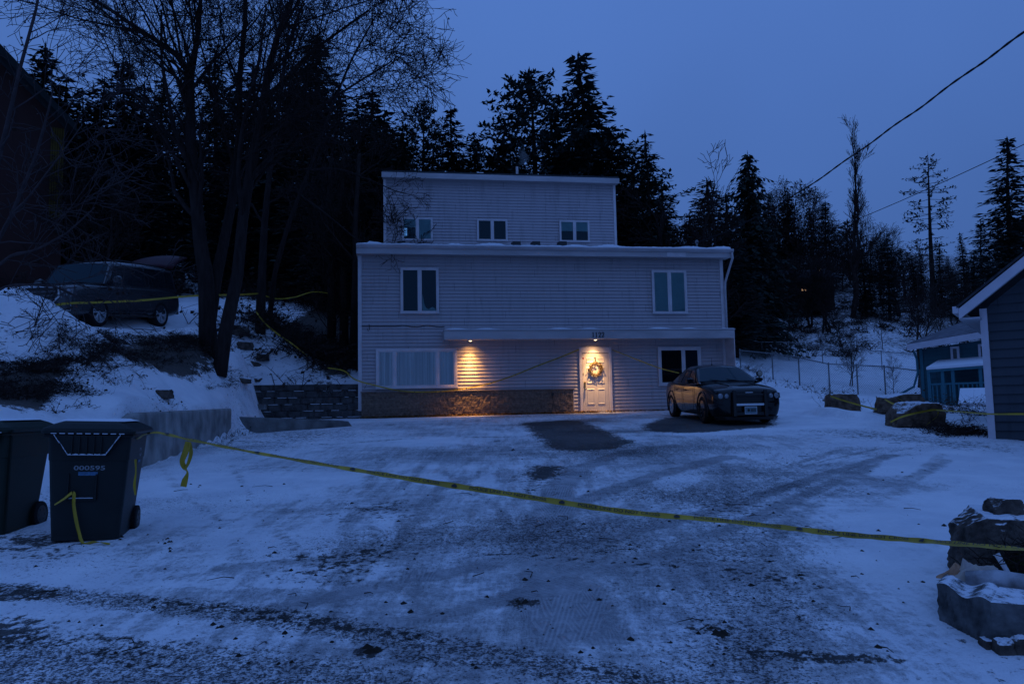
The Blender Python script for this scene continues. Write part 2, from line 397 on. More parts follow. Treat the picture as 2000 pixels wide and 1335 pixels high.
patch([(590,1095),(700,1090),(760,1105),(740,1130),(640,1125)], 0.8, 0.25, 3)
patch([(0,1150),(60,1148),(120,1160),(60,1172),(0,1170)], 0.9, 0.1)
patch([(-60,1195),(30,1205),(110,1230),(60,1270),(-60,1270)], 1.0, 0.16, 2)
patch([(30,1045),(120,1050),(160,1080),(60,1090),(0,1075)], 0.75, 0.2, 2)
patch([(705,1260),(750,1262),(745,1278),(708,1276)], 0.9, 0.05)
patch([(990,1172),(1045,1176),(1030,1184),(995,1182)], 0.8, 0.05)
patch([(1455,1270),(1600,1276),(1780,1292),(1700,1294),(1500,1280)], 0.95, 0.04, 0.4)
patch([(1375,1225),(1420,1232),(1424,1250),(1400,1240)], 0.75, 0.05)
patch([(1830,1225),(1900,1245),(1960,1290),(2000,1320),(1900,1320),(1840,1260)], 0.6, 0.2, 2)
patch([(820,872),(900,860),(1000,866),(960,880),(860,882)], 0.36, 0.4, 2)
patch([(1420,905),(1560,880),(1760,860),(1740,880),(1560,930)], 0.42, 0.5, 2)
patch([(1400,1060),(1500,1100),(1640,1165),(1600,1185),(1480,1130),(1390,1085)], 0.7, 0.3, 3)
patch([(1640,1145),(1700,1175),(1640,1180)], 0.6, 0.12, 2)
patch([(680,985),(780,975),(800,1010),(700,1020)], 0.6, 0.3, 3)
patch([(1340,980),(1450,960),(1480,1000),(1380,1020)], 0.62, 0.35, 3)
patch([(1540,840),(1700,835),(1940,862),(2010,880),(1990,890),(1800,872),(1600,850)], 0.45, 0.3, 2)
smear([(470,862),(640,868),(800,856),(1000,852)], 0.08, 0.62, to='b')
smear([(700,1075),(850,1084),(1000,1082),(1200,1098),(1500,1118)], 0.012, 0.8, to='b', jk=0.1)
# road: gravel showing through, in bands along the street
smear([(-60,1150),(150,1165),(350,1185),(600,1215),(900,1262),(1250,1330),(1350,1360)], 0.30, 0.62, to='s')
smear([(150,1160),(350,1180),(600,1212),(900,1258),(1250,1325)], 0.09, 0.55, to='b', jk=1.2)
smear([(-60,1300),(300,1325),(700,1370)], 0.9, 0.6, to='s')
smear([(-60,1240),(150,1250),(320,1275)], 0.35, 0.42, to='b')
smear([(800,1275),(1000,1300),(1200,1330)], 0.22, 0.6, to='s')
smear([(820,1280),(1000,1305),(1100,1318)], 0.05, 0.62, to='b')
_s = np.maximum(_s, 0.42*sstep(4.9, 4.2, nY+0.25*fbm(nX, nY, 0.9, 4)))
_s = np.maximum(_s, 0.36+0.26*fbm(nX, nY, 0.7, 14)+0.16*fbm(nX, nY, 2.2, 15))
# tyre tracks from street to house
smear([(1075,1240),(1060,1150),(1062,1060),(1070,1000),(1090,950),(1130,915),(1230,880)], 0.24, 0.85)
smear([(1170,1240),(1120,1150),(1090,1080),(1085,1030),(1110,985),(1260,935),(1420,890)], 0.22, 0.7)
smear([(560,1180),(760,1145),(900,1115),(1040,1080),(1200,1050),(1420,990),(1600,930),(1740,890)], 0.15, 0.7)
smear([(760,1215),(900,1190),(1040,1155),(1140,1120),(1300,1080),(1480,1010),(1700,910)], 0.15, 0.65)
smear([(820,1200),(790,1100),(800,1020),(850,960),(920,930)], 0.17, 0.55)
smear([(860,1200),(830,1100),(850,1040),(930,980)], 0.17, 0.4)
smear([(1240,1180),(1180,1120),(1150,1070),(1160,1030)], 0.16, 0.45)
smear([(250,1170),(500,1165),(640,1160)], 0.16, 0.4)
smear([(1440,1000),(1425,950),(1415,905)], 0.15, 0.5)
rt = np.random.RandomState(77)
for k in range(34):                    # many older, fainter passes
    x0 = rt.uniform(480, 1560); x1 = x0+rt.uniform(-250, 420); xm = (x0+x1)/2+rt.uniform(-90, 90)
    smear([(x0, rt.uniform(1180, 1300)), (x0*.7+xm*.3, 1110), (xm, 1030), (xm*.4+x1*.6, 955), (x1, rt.uniform(870, 920))], rt.uniform(.05, .15), rt.uniform(.22, .50))
for k in range(12):
    y0 = rt.uniform(1060, 1190); smear([(rt.uniform(300, 600), y0+40), (800, y0+10), (1100, y0-40), (1400, y0-120), (rt.uniform(1550, 1800), y0-190)], rt.uniform(.05, .14), rt.uniform(.22, .45))
mid_drive = sstep(-4.2, -2.2, nX)*sstep(5.5, 3.5, nX-0.12*(nY-8))
smear([(700,811),(850,809),(1000,807),(1130,806),(1310,805)], 0.20, 0.95, to='b')
_t = np.maximum(_t, (0.30+0.30*fbm(nX, nY, 0.55, 31)+0.22*fbm(nX, nY, 1.9, 32))*(.55+.45*mid_drive))
_fl = inlow[idx]
left_clean = sstep(1.5, 2.6, nX-0.30*(nY-5))*sstep(9.5, 7, nY)     # undisturbed snow right of the drive
_s = _s*(1-0.75*left_clean)+0.0; _t = _t*(1-0.7*left_clean)
bare[idx] = _b*_fl; speck[idx] = np.clip(_s, 0, 1)*_fl; track[idx] = _t*_fl; tu[idx] = _tu
# banks and hillside: litter, brush, dead leaves and earth showing through the snow
n1 = fbm(GX, GY, 0.8, 41)+0.5*fbm(GX, GY, 3.1, 42)
up_ = 1-inlow
leftb = sstep(-4.0, -6.5, GX)*sstep(11, 13, GY)*up_
woodl = sstep(27, 33, GY-0.25*np.clip(GX+6, -40, 0))*sstep(9, 5, GX)*up_
drive = sstep(1.6, 0.6, np.abs(GX+11.2+0.0*GY))*0
wood = np.clip(0.40*leftb+0.22*leftb*n1, 0, 1)
def wpatch(pl, amt, soft):
    global wood
    pl = [tuple(G(p[0], p[1], 9.0)[:2]) for p in pl]; sd = polysd(GX, GY, pl)+0.25*n1
    wood = np.maximum(wood, amt*sstep(soft, -soft, sd))
def wclear(pl, soft, k=1.0):
    global wood
    pl = [tuple(G(p[0], p[1], 9.0)[:2]) for p in pl]; sd = polysd(GX, GY, pl)+0.15*n1
    wood = wood*(1-k*sstep(soft, -soft, sd))
wclear([(250,803,12.4),(450,797,18.7),(430,745,19),(330,722,16.8),(200,708,14.8),(110,735,12.8),(60,800,11.2)], 0.35, 0.75)
wclear([(-200,690,13.6),(150,690,14.2),(230,660,16.6),(200,640,18),(60,570,16.5),(-200,570,16)], 0.3, 0.45)
wclear([(340,640,19.5),(480,630,23),(620,600,38),(560,570,46),(-200,570,46),(-300,620,24),(100,640,19)], 0.4, 0.8)
wpatch([(-100,700,12.6),(60,714,12.9),(150,692,14.6),(230,666,17.4),(330,655,19.0),(390,646,20.0),(432,722,19.2),(405,755,18.2),(330,735,17.0),(240,714,15.6),(160,718,13.9),(112,745,12.7),(85,800,11.5),(-100,805,11.0)], 0.95, 0.35)
wpatch([(505,640,26.5),(600,688,28.6),(695,688,32),(695,590,44),(610,596,39),(520,615,30)], 0.95, 0.6)
wpatch([(600,705,27),(695,692,30),(697,744,25.9),(660,746,26.0)], 0.8, 0.4)
wpatch([(450,690,21.5),(520,670,25),(600,700,28),(520,720,25),(460,735,21.5)], 0.5, 0.5)
wood = np.maximum(wood, woodl*(0.62+0.2*n1))
wclear([(340,637,0),(480,630,0),(612,604,0),(604,588,0),(360,580,0),(345,600,0)], 0.4, 0.85)
hill = sstep(8, 14, GX)*sstep(56, 60, GY)
wood = np.maximum(wood, hill*np.clip(0.50+0.16*n1+0.10*sstep(80, 92, GY), 0, 1))
wood = np.maximum(wood, sstep(8.5, 10, GX)*sstep(11.5, 13, GY)*sstep(19, 17, GY)*(0.4+0.2*n1)*up_)
wood = np.maximum(wood, 0.30*sstep(26, 40, GX))

me = bpy.data.meshes.new('ground')
vv = np.stack([GX.ravel(), GY.ravel(), GZ.ravel()], 1)
ii = np.arange(nx*ny).reshape(ny, nx)
ff = np.stack([ii[:-1,:-1].ravel(), ii[:-1,1:].ravel(), ii[1:,1:].ravel(), ii[1:,:-1].ravel()], 1)
me.vertices.add(len(vv)); me.vertices.foreach_set('co', vv.ravel())
me.loops.add(len(ff)*4); me.loops.foreach_set('vertex_index', ff.ravel().astype(np.int32))
me.polygons.add(len(ff)); me.polygons.foreach_set('loop_start', np.arange(0, len(ff)*4, 4, dtype=np.int32))
me.polygons.foreach_set('use_smooth', np.ones(len(ff), bool))
me.update(); me.validate()
for nm, a in (('bare', bare), ('speck', speck), ('track', track), ('tu', tu), ('wood', wood)):
    at = me.attributes.new(nm, 'FLOAT', 'POINT'); at.data.foreach_set('value', a.ravel().astype(np.float32))
ground = bpy.data.objects.new('ground', me); COL.objects.link(ground); struct(ground)

gm = bpy.data.materials.new('snowy_ground'); gm.use_nodes = True; me.materials.append(gm)
t = gm.node_tree; b = t.nodes['Principled BSDF']
def N(ty, **kw):
    n = t.nodes.new(ty)
    for k, v in kw.items(): setattr(n, k, v)
    return n
def mth(op, a, b_=None, clamp=False):
    n = N('ShaderNodeMath', operation=op); n.use_clamp = clamp
    for i, v in enumerate((a, b_)):
        if v is None: continue
        if isinstance(v, (int, float)): n.inputs[i].default_value = v
        else: t.links.new(v, n.inputs[i])
    return n.outputs[0]
def attr(nm): n = N('ShaderNodeAttribute'); n.attribute_name = nm; return n.outputs['Fac']
def noise(sc, det=5, rough=0.6, stretch=None, vec=None):
    n = N('ShaderNodeTexNoise'); n.inputs['Scale'].default_value = sc; n.inputs['Detail'].default_value = det; n.inputs['Roughness'].default_value = rough
    src = vec or geo.outputs['Position']
    if stretch:
        mp = N('ShaderNodeMapping'); mp.inputs['Scale'].default_value = stretch; t.links.new(src, mp.inputs[0]); src = mp.outputs[0]
    t.links.new(src, n.inputs['Vector']); return n.outputs['Fac']
def rng(x, a, b_, c=0.0, d=1.0):
    n = N('ShaderNodeMapRange'); n.interpolation_type = 'SMOOTHSTEP'
    for i, v in enumerate((None, a, b_, c, d)):
        if v is not None: n.inputs[i].default_value = v
    t.links.new(x, n.inputs[0]); return n.outputs[0]
def mixc(f, a, b_):
    n = N('ShaderNodeMix', data_type='RGBA')
    if isinstance(f, (int, float)): n.inputs[0].default_value = f
    else: t.links.new(f, n.inputs[0])
    for i, v in ((6, a), (7, b_)):
        if isinstance(v, tuple): n.inputs[i].default_value = (*v, 1)
        else: t.links.new(v, n.inputs[i])
    return n.outputs[2]
geo = N('ShaderNodeNewGeometry')
fine = noise(55, 3, 0.7); mid = noise(9, 6, 0.65); big = noise(1.3, 5, 0.6); grit = noise(23, 6, 0.75, (1, 0.75, 1))
# bare patches, broken edge
bm_ = rng(mth('ADD', attr('bare'), mth('MULTIPLY', mth('SUBTRACT', mth('ADD', mth('MULTIPLY', mid, 0.5), mth('MULTIPLY', grit, 0.5)), 0.5), 3.4)), 0.42, 0.66)
bm_ = mth('MULTIPLY', bm_, rng(attr('bare'), 0.02, 0.2))
# gravel speckle
sp = rng(mth('ADD', mth('MULTIPLY', attr('speck'), 0.38), mth('ADD', mth('MULTIPLY', fine, 0.62), mth('MULTIPLY', grit, 0.38))), 0.70, 0.78)
sp = mth('MULTIPLY', sp, rng(attr('speck'), 0.0, 0.25))
# litter on banks and hillside
lit = mth('ADD', mth('MULTIPLY', noise(3.2, 8, 0.72, (1, 1, 1.6)), 0.6), mth('MULTIPLY', noise(13.0, 6, 0.75, (1, 1, 1.6)), 0.4))
wd = rng(mth('ADD', attr('wood'), mth('MULTIPLY', mth('SUBTRACT', lit, 0.5), 2.4)), 0.45, 0.66)
wd = mth('MULTIPLY', wd, rng(attr('wood'), 0.02, 0.15))
# tyre treads
str_ = rng(mth('SINE', mth('MULTIPLY', attr('tu'), 2*math.pi/0.030)), -0.6, 0.6, 0.82, 1.0)
tn = rng(noise(2.2, 6, 0.7), 0.25, 0.65, 0.55, 1.0)
strk = noise(1.0, 6, 0.7, (7.0, 0.9, 1)); strk2 = noise(1.0, 6, 0.7, (2.2, 5.5, 1))
gran = mth('ADD', mth('MULTIPLY', grit, 0.55), mth('MULTIPLY', noise(90, 3, 0.8), 0.45))
tsum = mth('ADD', mth('MULTIPLY', mth('SUBTRACT', gran, 0.5), 2.0), mth('ADD', mth('MULTIPLY', mth('SUBTRACT', strk, 0.5), 1.1), mth('MULTIPLY', mth('SUBTRACT', strk2, 0.5), 0.9)))
trk = mth('MULTIPLY', mth('MULTIPLY', rng(mth('ADD', attr('track'), tsum), 0.18, 0.84), str_), tn)
trk = mth('MULTIPLY', trk, rng(attr('track'), 0.03, 0.3))
snow = mixc(rng(big, 0.3, 0.7), (0.78, 0.79, 0.82), (0.94, 0.94, 0.95))
packed = mixc(rng(grit, 0.35, 0.7), (0.26, 0.26, 0.28), (0.10, 0.10, 0.11))
earth = mixc(rng(mid, 0.35, 0.65), (0.022, 0.023, 0.026), (0.055, 0.05, 0.045))
leaf = mixc(rng(grit, 0.3, 0.7), (0.020, 0.016, 0.013), (0.075, 0.052, 0.034))
c1 = mixc(mth('MULTIPLY', trk, 0.90), snow, packed)
c2 = mixc(mth('MULTIPLY', sp, 0.88), c1, (0.035, 0.035, 0.038))
c3 = mixc(mth('MULTIPLY', bm_, 0.94), c2, earth)
c4 = mixc(mth('MULTIPLY', wd, 0.95), c3, leaf)
t.links.new(c4, b.inputs['Base Color']); b.inputs['Roughness'].default_value = 0.75; b.inputs['Specular IOR Level'].default_value = 0.25
hgt = mth('ADD', mth('MULTIPLY', mid, 0.7), mth('ADD', mth('MULTIPLY', fine, 0.16), mth('ADD', mth('MULTIPLY', trk, -0.4), mth('MULTIPLY', mth('ADD', bm_, sp), -0.25))))
bp = N('ShaderNodeBump'); bp.inputs['Strength'].default_value = 0.8; bp.inputs['Distance'].default_value = 0.06
t.links.new(hgt, bp.inputs['Height']); t.links.new(bp.outputs[0], b.inputs['Normal'])
# ------------------------------------------------------------------ the house
FA = P(701, 700, 25.6); FB = P(1413, 600, 27.6)
FANG = math.atan2(FB[1]-FA[1], FB[0]-FA[0]); FL = math.hypot(FB[0]-FA[0], FB[1]-FA[1])
HZ0 = 1.16
_fx = np.array((math.cos(FANG), math.sin(FANG), 0)); _fy = np.array((-math.sin(FANG), math.cos(FANG), 0))
F0 = np.array((FA[0], FA[1], HZ0))
def FU(px, py, off=0.0):           # facade coordinates (along, up) of a pixel on the plane 'off' metres behind the front wall
    d = ray(px, py); s = ((F0+_fy*off-EYE)@_fy)/(d@_fy); q = EYE+d*s-F0; return float(q@_fx), float(q[2])
def FW(u, y, z): return tuple(F0+_fx*u+_fy*y+np.array((0, 0, z)))

m_side = siding_mat('pale_vinyl_siding', (0.42, 0.38, 0.39), (0.53, 0.47, 0.475), 0.12)
m_trim = mat('white_trim_paint', (0.66, 0.60, 0.60), 0.5, noise=0.12, nscale=3)
m_fascia = mat('fascia_paint', (0.50, 0.46, 0.46), 0.5, noise=0.2, nscale=1.5, stretch=(0.6, 1, 3))
m_soffit = mat('soffit_paint', (0.36, 0.32, 0.32), 0.6, noise=0.1)
m_gutter = mat('gutter_metal', (0.48, 0.44, 0.45), 0.4, noise=0.15, nscale=2)
m_roof = mat('roof_felt', (0.05, 0.055, 0.06), 0.9, noise=0.3, bump=0.4, bscale=60)
m_snow = mat('roof_snow', (0.82, 0.84, 0.88), 0.7, bump=0.4, bscale=12)
m_brick = None
m_glass = glass_mat('window_glass', (0.90, 0.95, 0.96))
m_tint = glass_mat('tinted_window_glass', (0.48, 0.74, 0.76))
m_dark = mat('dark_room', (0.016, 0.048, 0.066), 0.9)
m_blind = mat('pale_blind', (0.60, 0.56, 0.56), 0.8, noise=0.08, nscale=3)
m_sheer = mat('pale_curtain', (.80, .76, .75), .8, noise=.30, nscale=1, stretch=(22, 1, .15))  # vertical stripes in the colour imitate shading of the folds
m_red = mat('dark_red_curtain', (0.03, 0.013, 0.016), 0.9)
m_door = mat('cream_door_paint', (0.62, 0.55, 0.50), 0.42, noise=0.06, nscale=4)
m_black = mat('black_metal', (0.012, 0.012, 0.013), 0.45)
m_brass = mat('brass', (0.55, 0.38, 0.12), 0.3, metal=1.0)

# rough split-face stone for the base
m_stone = bpy.data.materials.new('brown_stone_facing'); m_stone.use_nodes = True
def _stone(m, c1, c2, sx_, sz_, off=0.5):
    t = m.node_tree; b = t.nodes['Principled BSDF']; b.inputs['Roughness'].default_value = 0.85
    c = t.nodes.new('ShaderNodeTexCoord'); mp = t.nodes.new('ShaderNodeMapping'); mp.inputs['Rotation'].default_value = (R(90), 0, 0)
    t.links.new(c.outputs['Object'], mp.inputs[0])
    br = t.nodes.new('ShaderNodeTexBrick'); br.inputs['Scale'].default_value = 1.0; br.inputs['Brick Width'].default_value = sx_; br.inputs['Row Height'].default_value = sz_
    br.inputs['Mortar Size'].default_value = 0.004; br.inputs['Color1'].default_value = (*c1, 1); br.inputs['Color2'].default_value = (*c2, 1)
    br.inputs['Mortar'].default_value = (*(x*0.8 for x in c2), 1); br.offset = off
    t.links.new(mp.outputs[0], br.inputs['Vector'])
    n = t.nodes.new('ShaderNodeTexNoise'); n.inputs['Scale'].default_value = 14; n.inputs['Detail'].default_value = 7; t.links.new(c.outputs['Object'], n.inputs['Vector'])
    mx = t.nodes.new('ShaderNodeMix'); mx.data_type = 'RGBA'; mx.blend_type = 'MULTIPLY'; mx.inputs[0].default_value = 0.8
    t.links.new(br.outputs['Color'], mx.inputs[6])
    r = t.nodes.new('ShaderNodeMapRange'); r.inputs[1].default_value = 0.3; r.inputs[2].default_value = 0.7; r.inputs[3].default_value = 0.45; r.inputs[4].default_value = 1.2
    t.links.new(n.outputs['Fac'], r.inputs[0]); t.links.new(r.outputs[0], mx.inputs[7]); t.links.new(mx.outputs[2], b.inputs['Base Color'])
    ad = t.nodes.new('ShaderNodeMath'); ad.operation = 'MULTIPLY_ADD'; t.links.new(br.outputs['Fac'], ad.inputs[0]); ad.inputs[1].default_value = -0.7; t.links.new(n.outputs['Fac'], ad.inputs[2])
    bp = t.nodes.new('ShaderNodeBump'); bp.inputs['Strength'].default_value = 1.0; bp.inputs['Distance'].default_value = 0.04
    t.links.new(ad.outputs[0], bp.inputs['Height']); t.links.new(bp.outputs[0], b.inputs['Normal'])
_stone(m_stone, (0.24, 0.165, 0.12), (0.19, 0.13, 0.095), 0.8, 0.075)

house = thing('house', 'pale three-storey house with stepped flat roofs and a lit front door', 'house', tuple(F0), FANG)
def part(name, mb, m, parent=house, **k): return mb.build(name, m, parent, **k)

def siding(mb, x0, x1, y, z0, z1, h=0.12, lip=0.03):
    n = int(math.ceil((z1-z0)/h)); rows = []
    for k in range(n):
        a = z0+k*h; e = min(z1, a+h)
        g = 0.014                       # the lip of each board overhangs a narrow open groove
        rows += [[(x0, y+0.012, a), (x1, y+0.012, a)], [(x0, y+0.012, a+g), (x1, y+0.012, a+g)], [(x0, y-lip, a+g*.7), (x1, y-lip, a+g*.7)], [(x0, y-lip, a+g+0.012), (x1, y-lip, a+g+0.012)], [(x0, y-0.004, e), (x1, y-0.004, e)]]
    mb.grid(rows); mb.add([(x0, y+0.02, z0), (x1, y+0.02, z0), (x1, y+9, z0), (x0, y+9, z0)], [])
    return mb
ZF1 = FU(900, 497, -0.5)[1]; ZF2 = FU(900, 478, -0.5)[1]        # fascia bottom and top
zt = ZF1+0.02
w = MB(); siding(w, 0.08, FL-0.08, 0, -0.25, zt)
w.box(0.0, FL, 0.03, 0.12, -0.3, zt); w.box(0.0, 0.12, 0.12, 9.5, -0.3, zt); w.box(FL-0.12, FL, 0.12, 9.5, -0.3, zt); w.box(0.12, FL-0.12, 9.4, 9.5, -0.3, zt)
part('wall', w, m_side)
for x0, x1 in ((-0.025, 0.095), (FL-0.095, FL+0.025)):
    w = MB(); w.box(x0, x1, -0.045, 0.02, -0.28, zt); part('corner_trim', w, m_trim)
# upper storey, set back
UY = 4.0
ux0 = FU(750, 420, UY)[0]; ux1 = FU(1202, 420, UY)[0]; uzt = FU(975, 351, UY-0.35)[1]; uzr = FU(975, 343, UY-0.35)[1]
w = MB(); siding(w, ux0+0.07, ux1-0.07, UY, ZF2-0.2, uzt)
w.box(ux0, ux1, UY+0.03, UY+0.12, ZF2-0.2, uzt); w.box(ux0, ux0+0.12, UY+.12, UY+5.4, ZF2-.2, uzt); w.box(ux1-.12, ux1, UY+.12, UY+5.4, ZF2-.2, uzt); w.box(ux0+.12, ux1-.12, UY+5.3, UY+5.4, ZF2-.2, uzt)
part('upper_wall', w, m_side)
for x0, x1 in ((ux0-0.02, ux0+0.08), (ux1-0.08, ux1+0.02)):
    w = MB(); w.box(x0, x1, UY-0.045, UY+0.02, ZF2-0.2, uzt); part('corner_trim', w, m_trim)
# roofs
rx0, rx1 = FU(697, 488, -0.5)[0], FU(1428, 498, -0.5)[0]
w = MB(); w.hexa([(rx0, -0.46, ZF1+.04), (rx1, -0.46, ZF1+.04), (rx1, UY+5.5, ZF1+.15), (rx0, UY+5.5, ZF1+.15)], [(rx0, -0.46, ZF2-.03), (rx1, -0.46, ZF2-.03), (rx1, UY+5.5, ZF2+.22), (rx0, UY+5.5, ZF2+.22)])
roof = part('roof', w, m_roof)
w = MB(); w.box(rx0-.02, rx1+.02, -0.5, -0.463, ZF1, ZF2-.04); w.box(rx0-.02, rx0+.0, -.463, 9.5, ZF1, ZF2-.03); part('fascia', w, m_fascia)
w = MB(); w.box(FU(1303, 497, -.5)[0], FU(1339, 497, -.5)[0], -0.508, -0.502, ZF1+.01, ZF1+.17); part('fascia_patch', w, m_trim)
w = MB(); w.box(rx0+.0, rx1-.0, -0.46, 0.0, ZF1+0.022, ZF1+0.038); part('soffit', w, m_soffit)
# gutter with an ogee front
gp = [(-0.503, -0.02), (-0.60, -0.02), (-0.625, -0.06), (-0.60, -0.10), (-0.56, -0.14), (-0.503, -0.145)]
w = MB(); vs0 = [(rx0-.02, y, ZF2+z) for y, z in gp]; vs1 = [(rx1+.06, y, ZF2+z-0.015) for y, z in gp]
w.grid([vs0, vs1]); w.add(vs0, [tuple(range(6))]); w.add(vs1, [tuple(range(5, -1, -1))]); gut = part('gutter', w, m_gutter)
w = MB(); dx = rx1+0.0
w.tube([(dx, -0.56, ZF2-.16), (dx+.02, -0.56, ZF2-.36), (dx-.02, -0.50, ZF2-.52), (FL+.06, -0.10, ZF2-1.15), (FL+.05, -0.09, ZF2-1.35), (FL+.05, -0.09, 2.75)], 0.045, 8); part('downspout', w, m_gutter, smooth=True)
# melting snow strip along the roof edge
rs = random.Random(4); n = 160; rowsA, rowsB, rowsC = [], [], []
for i in range(n+1):
    x = rx0+(rx1-rx0)*i/n; h = 0.035+0.035*max(0, math.sin(i*.37)+math.sin(i*.13+1))+rs.random()*.02
    if x < rx0+.35: h *= 0.5
    rowsA.append((x, -.49-rs.random()*.02, ZF2-.028)); rowsB.append((x, -.47, ZF2-.02+h)); rowsC.append((x, UY-.1, ZF2+.26+h))
w = MB(); w.grid([rowsA, rowsB, rowsC]); part('snow_cover', w, m_snow, smooth=True)
urx0, urx1 = ux0-.06, ux1+.08
w = MB(); w.hexa([(urx0, UY-.33, uzt+.02), (urx1, UY-.33, uzt+.02), (urx1, UY+5.6, uzt+.02), (urx0, UY+5.6, uzt+.02)], [(urx0, UY-.33, uzr+.10), (urx1, UY-.33, uzr+.10), (urx1, UY+5.6, uzr+.4), (urx0, UY+5.6, uzr+.4)])
uroof = part('roof', w, m_roof)
w = MB(); w.box(urx0-.02, urx1+.02, UY-.37, UY-.333, uzt-.02, uzr+.02); part('fascia', w, m_fascia)
w = MB(); w.box(urx0, urx1, UY-.33, UY-.0, uzt-.002, uzt+.018); part('soffit', w, m_soffit)
vx, vz = FU(1010, 340, UY+1.5)
w = MB(); w.lathe([(.055, uzr-.1), (.055, vz+.32), (.03, vz+.32), (.03, vz+.1)], 12, c=(vx, UY+1.5, 0)); w.build('vent_pipe', m_trim, uroof)
for px in (784, 1008, 1046, 1098):     # low roof vents poking from the snow
    x, z = FU(px, 471.5, 1.2); w = MB()
    w.hexa([(x-.19, 1.0, ZF2+.02), (x+.19, 1.0, ZF2+.02), (x+.19, 1.4, ZF2+.02), (x-.19, 1.4, ZF2+.02)], [(x-.14, 1.05, z-.02), (x+.14, 1.05, z-.02), (x+.16, 1.4, z-.01), (x-.16, 1.4, z-.01)])
    w.build('roof_vent', m_black, roof, bevel=0.01)
# canopy over the door
CY = -0.8
cx0 = FU(869, 652, CY)[0]; cx1 = FU(1434, 652, CY)[0]; cz0 = FU(1000, 662.0, CY)[1]; cz1 = FU(1000, 643.5, CY)[1]
w = MB(); w.box(cx0, cx1, CY, -0.02, cz0+.03, cz1-.03); canopy = part('canopy', w, m_fascia)
w = MB(); w.box(cx0-.02, cx1+.01, CY-.022, CY-.002, cz0, cz1-.035); w.box(cx0-.02, cx0-.002, CY-.002, -.02, cz0, cz1-.035); w.build('fascia_board', m_fascia, canopy)
w = MB(); w.box(cx0-.03, cx1+.03, CY-.045, -.02, cz1-.028, cz1+.01); w.build('canopy_flashing', m_gutter, canopy)
rows = []
for i in range(61):
    x = cx0+(cx1-cx0)*i/60; h = .015+.02*max(0, math.sin(i*.9)+math.sin(i*.31)); rows.append([(x, CY-.04, cz1+.012), (x, CY, cz1+.012+h), (x, -.03, cz1+.03+h)])
w = MB(); w.grid(rows); w.build('snow_cover', m_snow, canopy, smooth=True)
wx0 = FL-0.02; wx1 = cx1-.005
w = MB(); w.box(wx0, wx1, CY+.005, -.03, -.4, cz0+.028); part('wing_wall', w, m_fascia)
w = MB(); w.box(wx0-.005, wx1+.008, CY-.018, CY+.003, -.4, cz0-.002); part('wing_trim', w, m_trim)
# stone base
sx0 = FU(706, 780, -.10)[0]; sx1 = FU(1120, 780, -.10)[0]; sz1 = FU(900, 764, -.10)[1]
rr = random.Random(8); w = MB()
nxs, nzs = 150, 14; rows = []
for j in range(nzs+1):
    z = -.35+(sz1+.35)*j/nzs
    rows.append([(sx0+(sx1-sx0)*i/nxs, -.10-rr.random()*.022-(0.012 if (i//5+j//2) % 2 else 0), z) for i in range(nxs+1)])
w.grid(rows); w.box(sx0, sx1, -.085, -.035, -.35, sz1-.002); base = part('stone_base', w, m_stone)
w = MB(); w.box(sx0-.03, sx1+.04, -.145, -.035, sz1, sz1+.04); w.build('ledge', mat('stone_ledge', (.20, .16, .14), .8, noise=.3, bump=.6, bscale=25), base, bevel=.01)
w = MB(); w.box(sx1+.001, sx1+.02, -.10, -.035, -.3, sz1-.01); w.build('end_trim', m_trim, base)
x, z = FU(1078, 772, -.12)
w = MB(); w.tube([(x, -.11, z), (x, -.20, z), (x, -.24, z-.05)], .018, 8); w.lathe([(.05, -.23), (.05, -.215)], 10, 'y', (x, 0, z+.045)); w.tube([(x, -.24, z-.05), (x+.01, -.25, z-.25), (x-.02, -.20, z-.5)], .011, 6)
w.build('hose_tap', m_black, base)

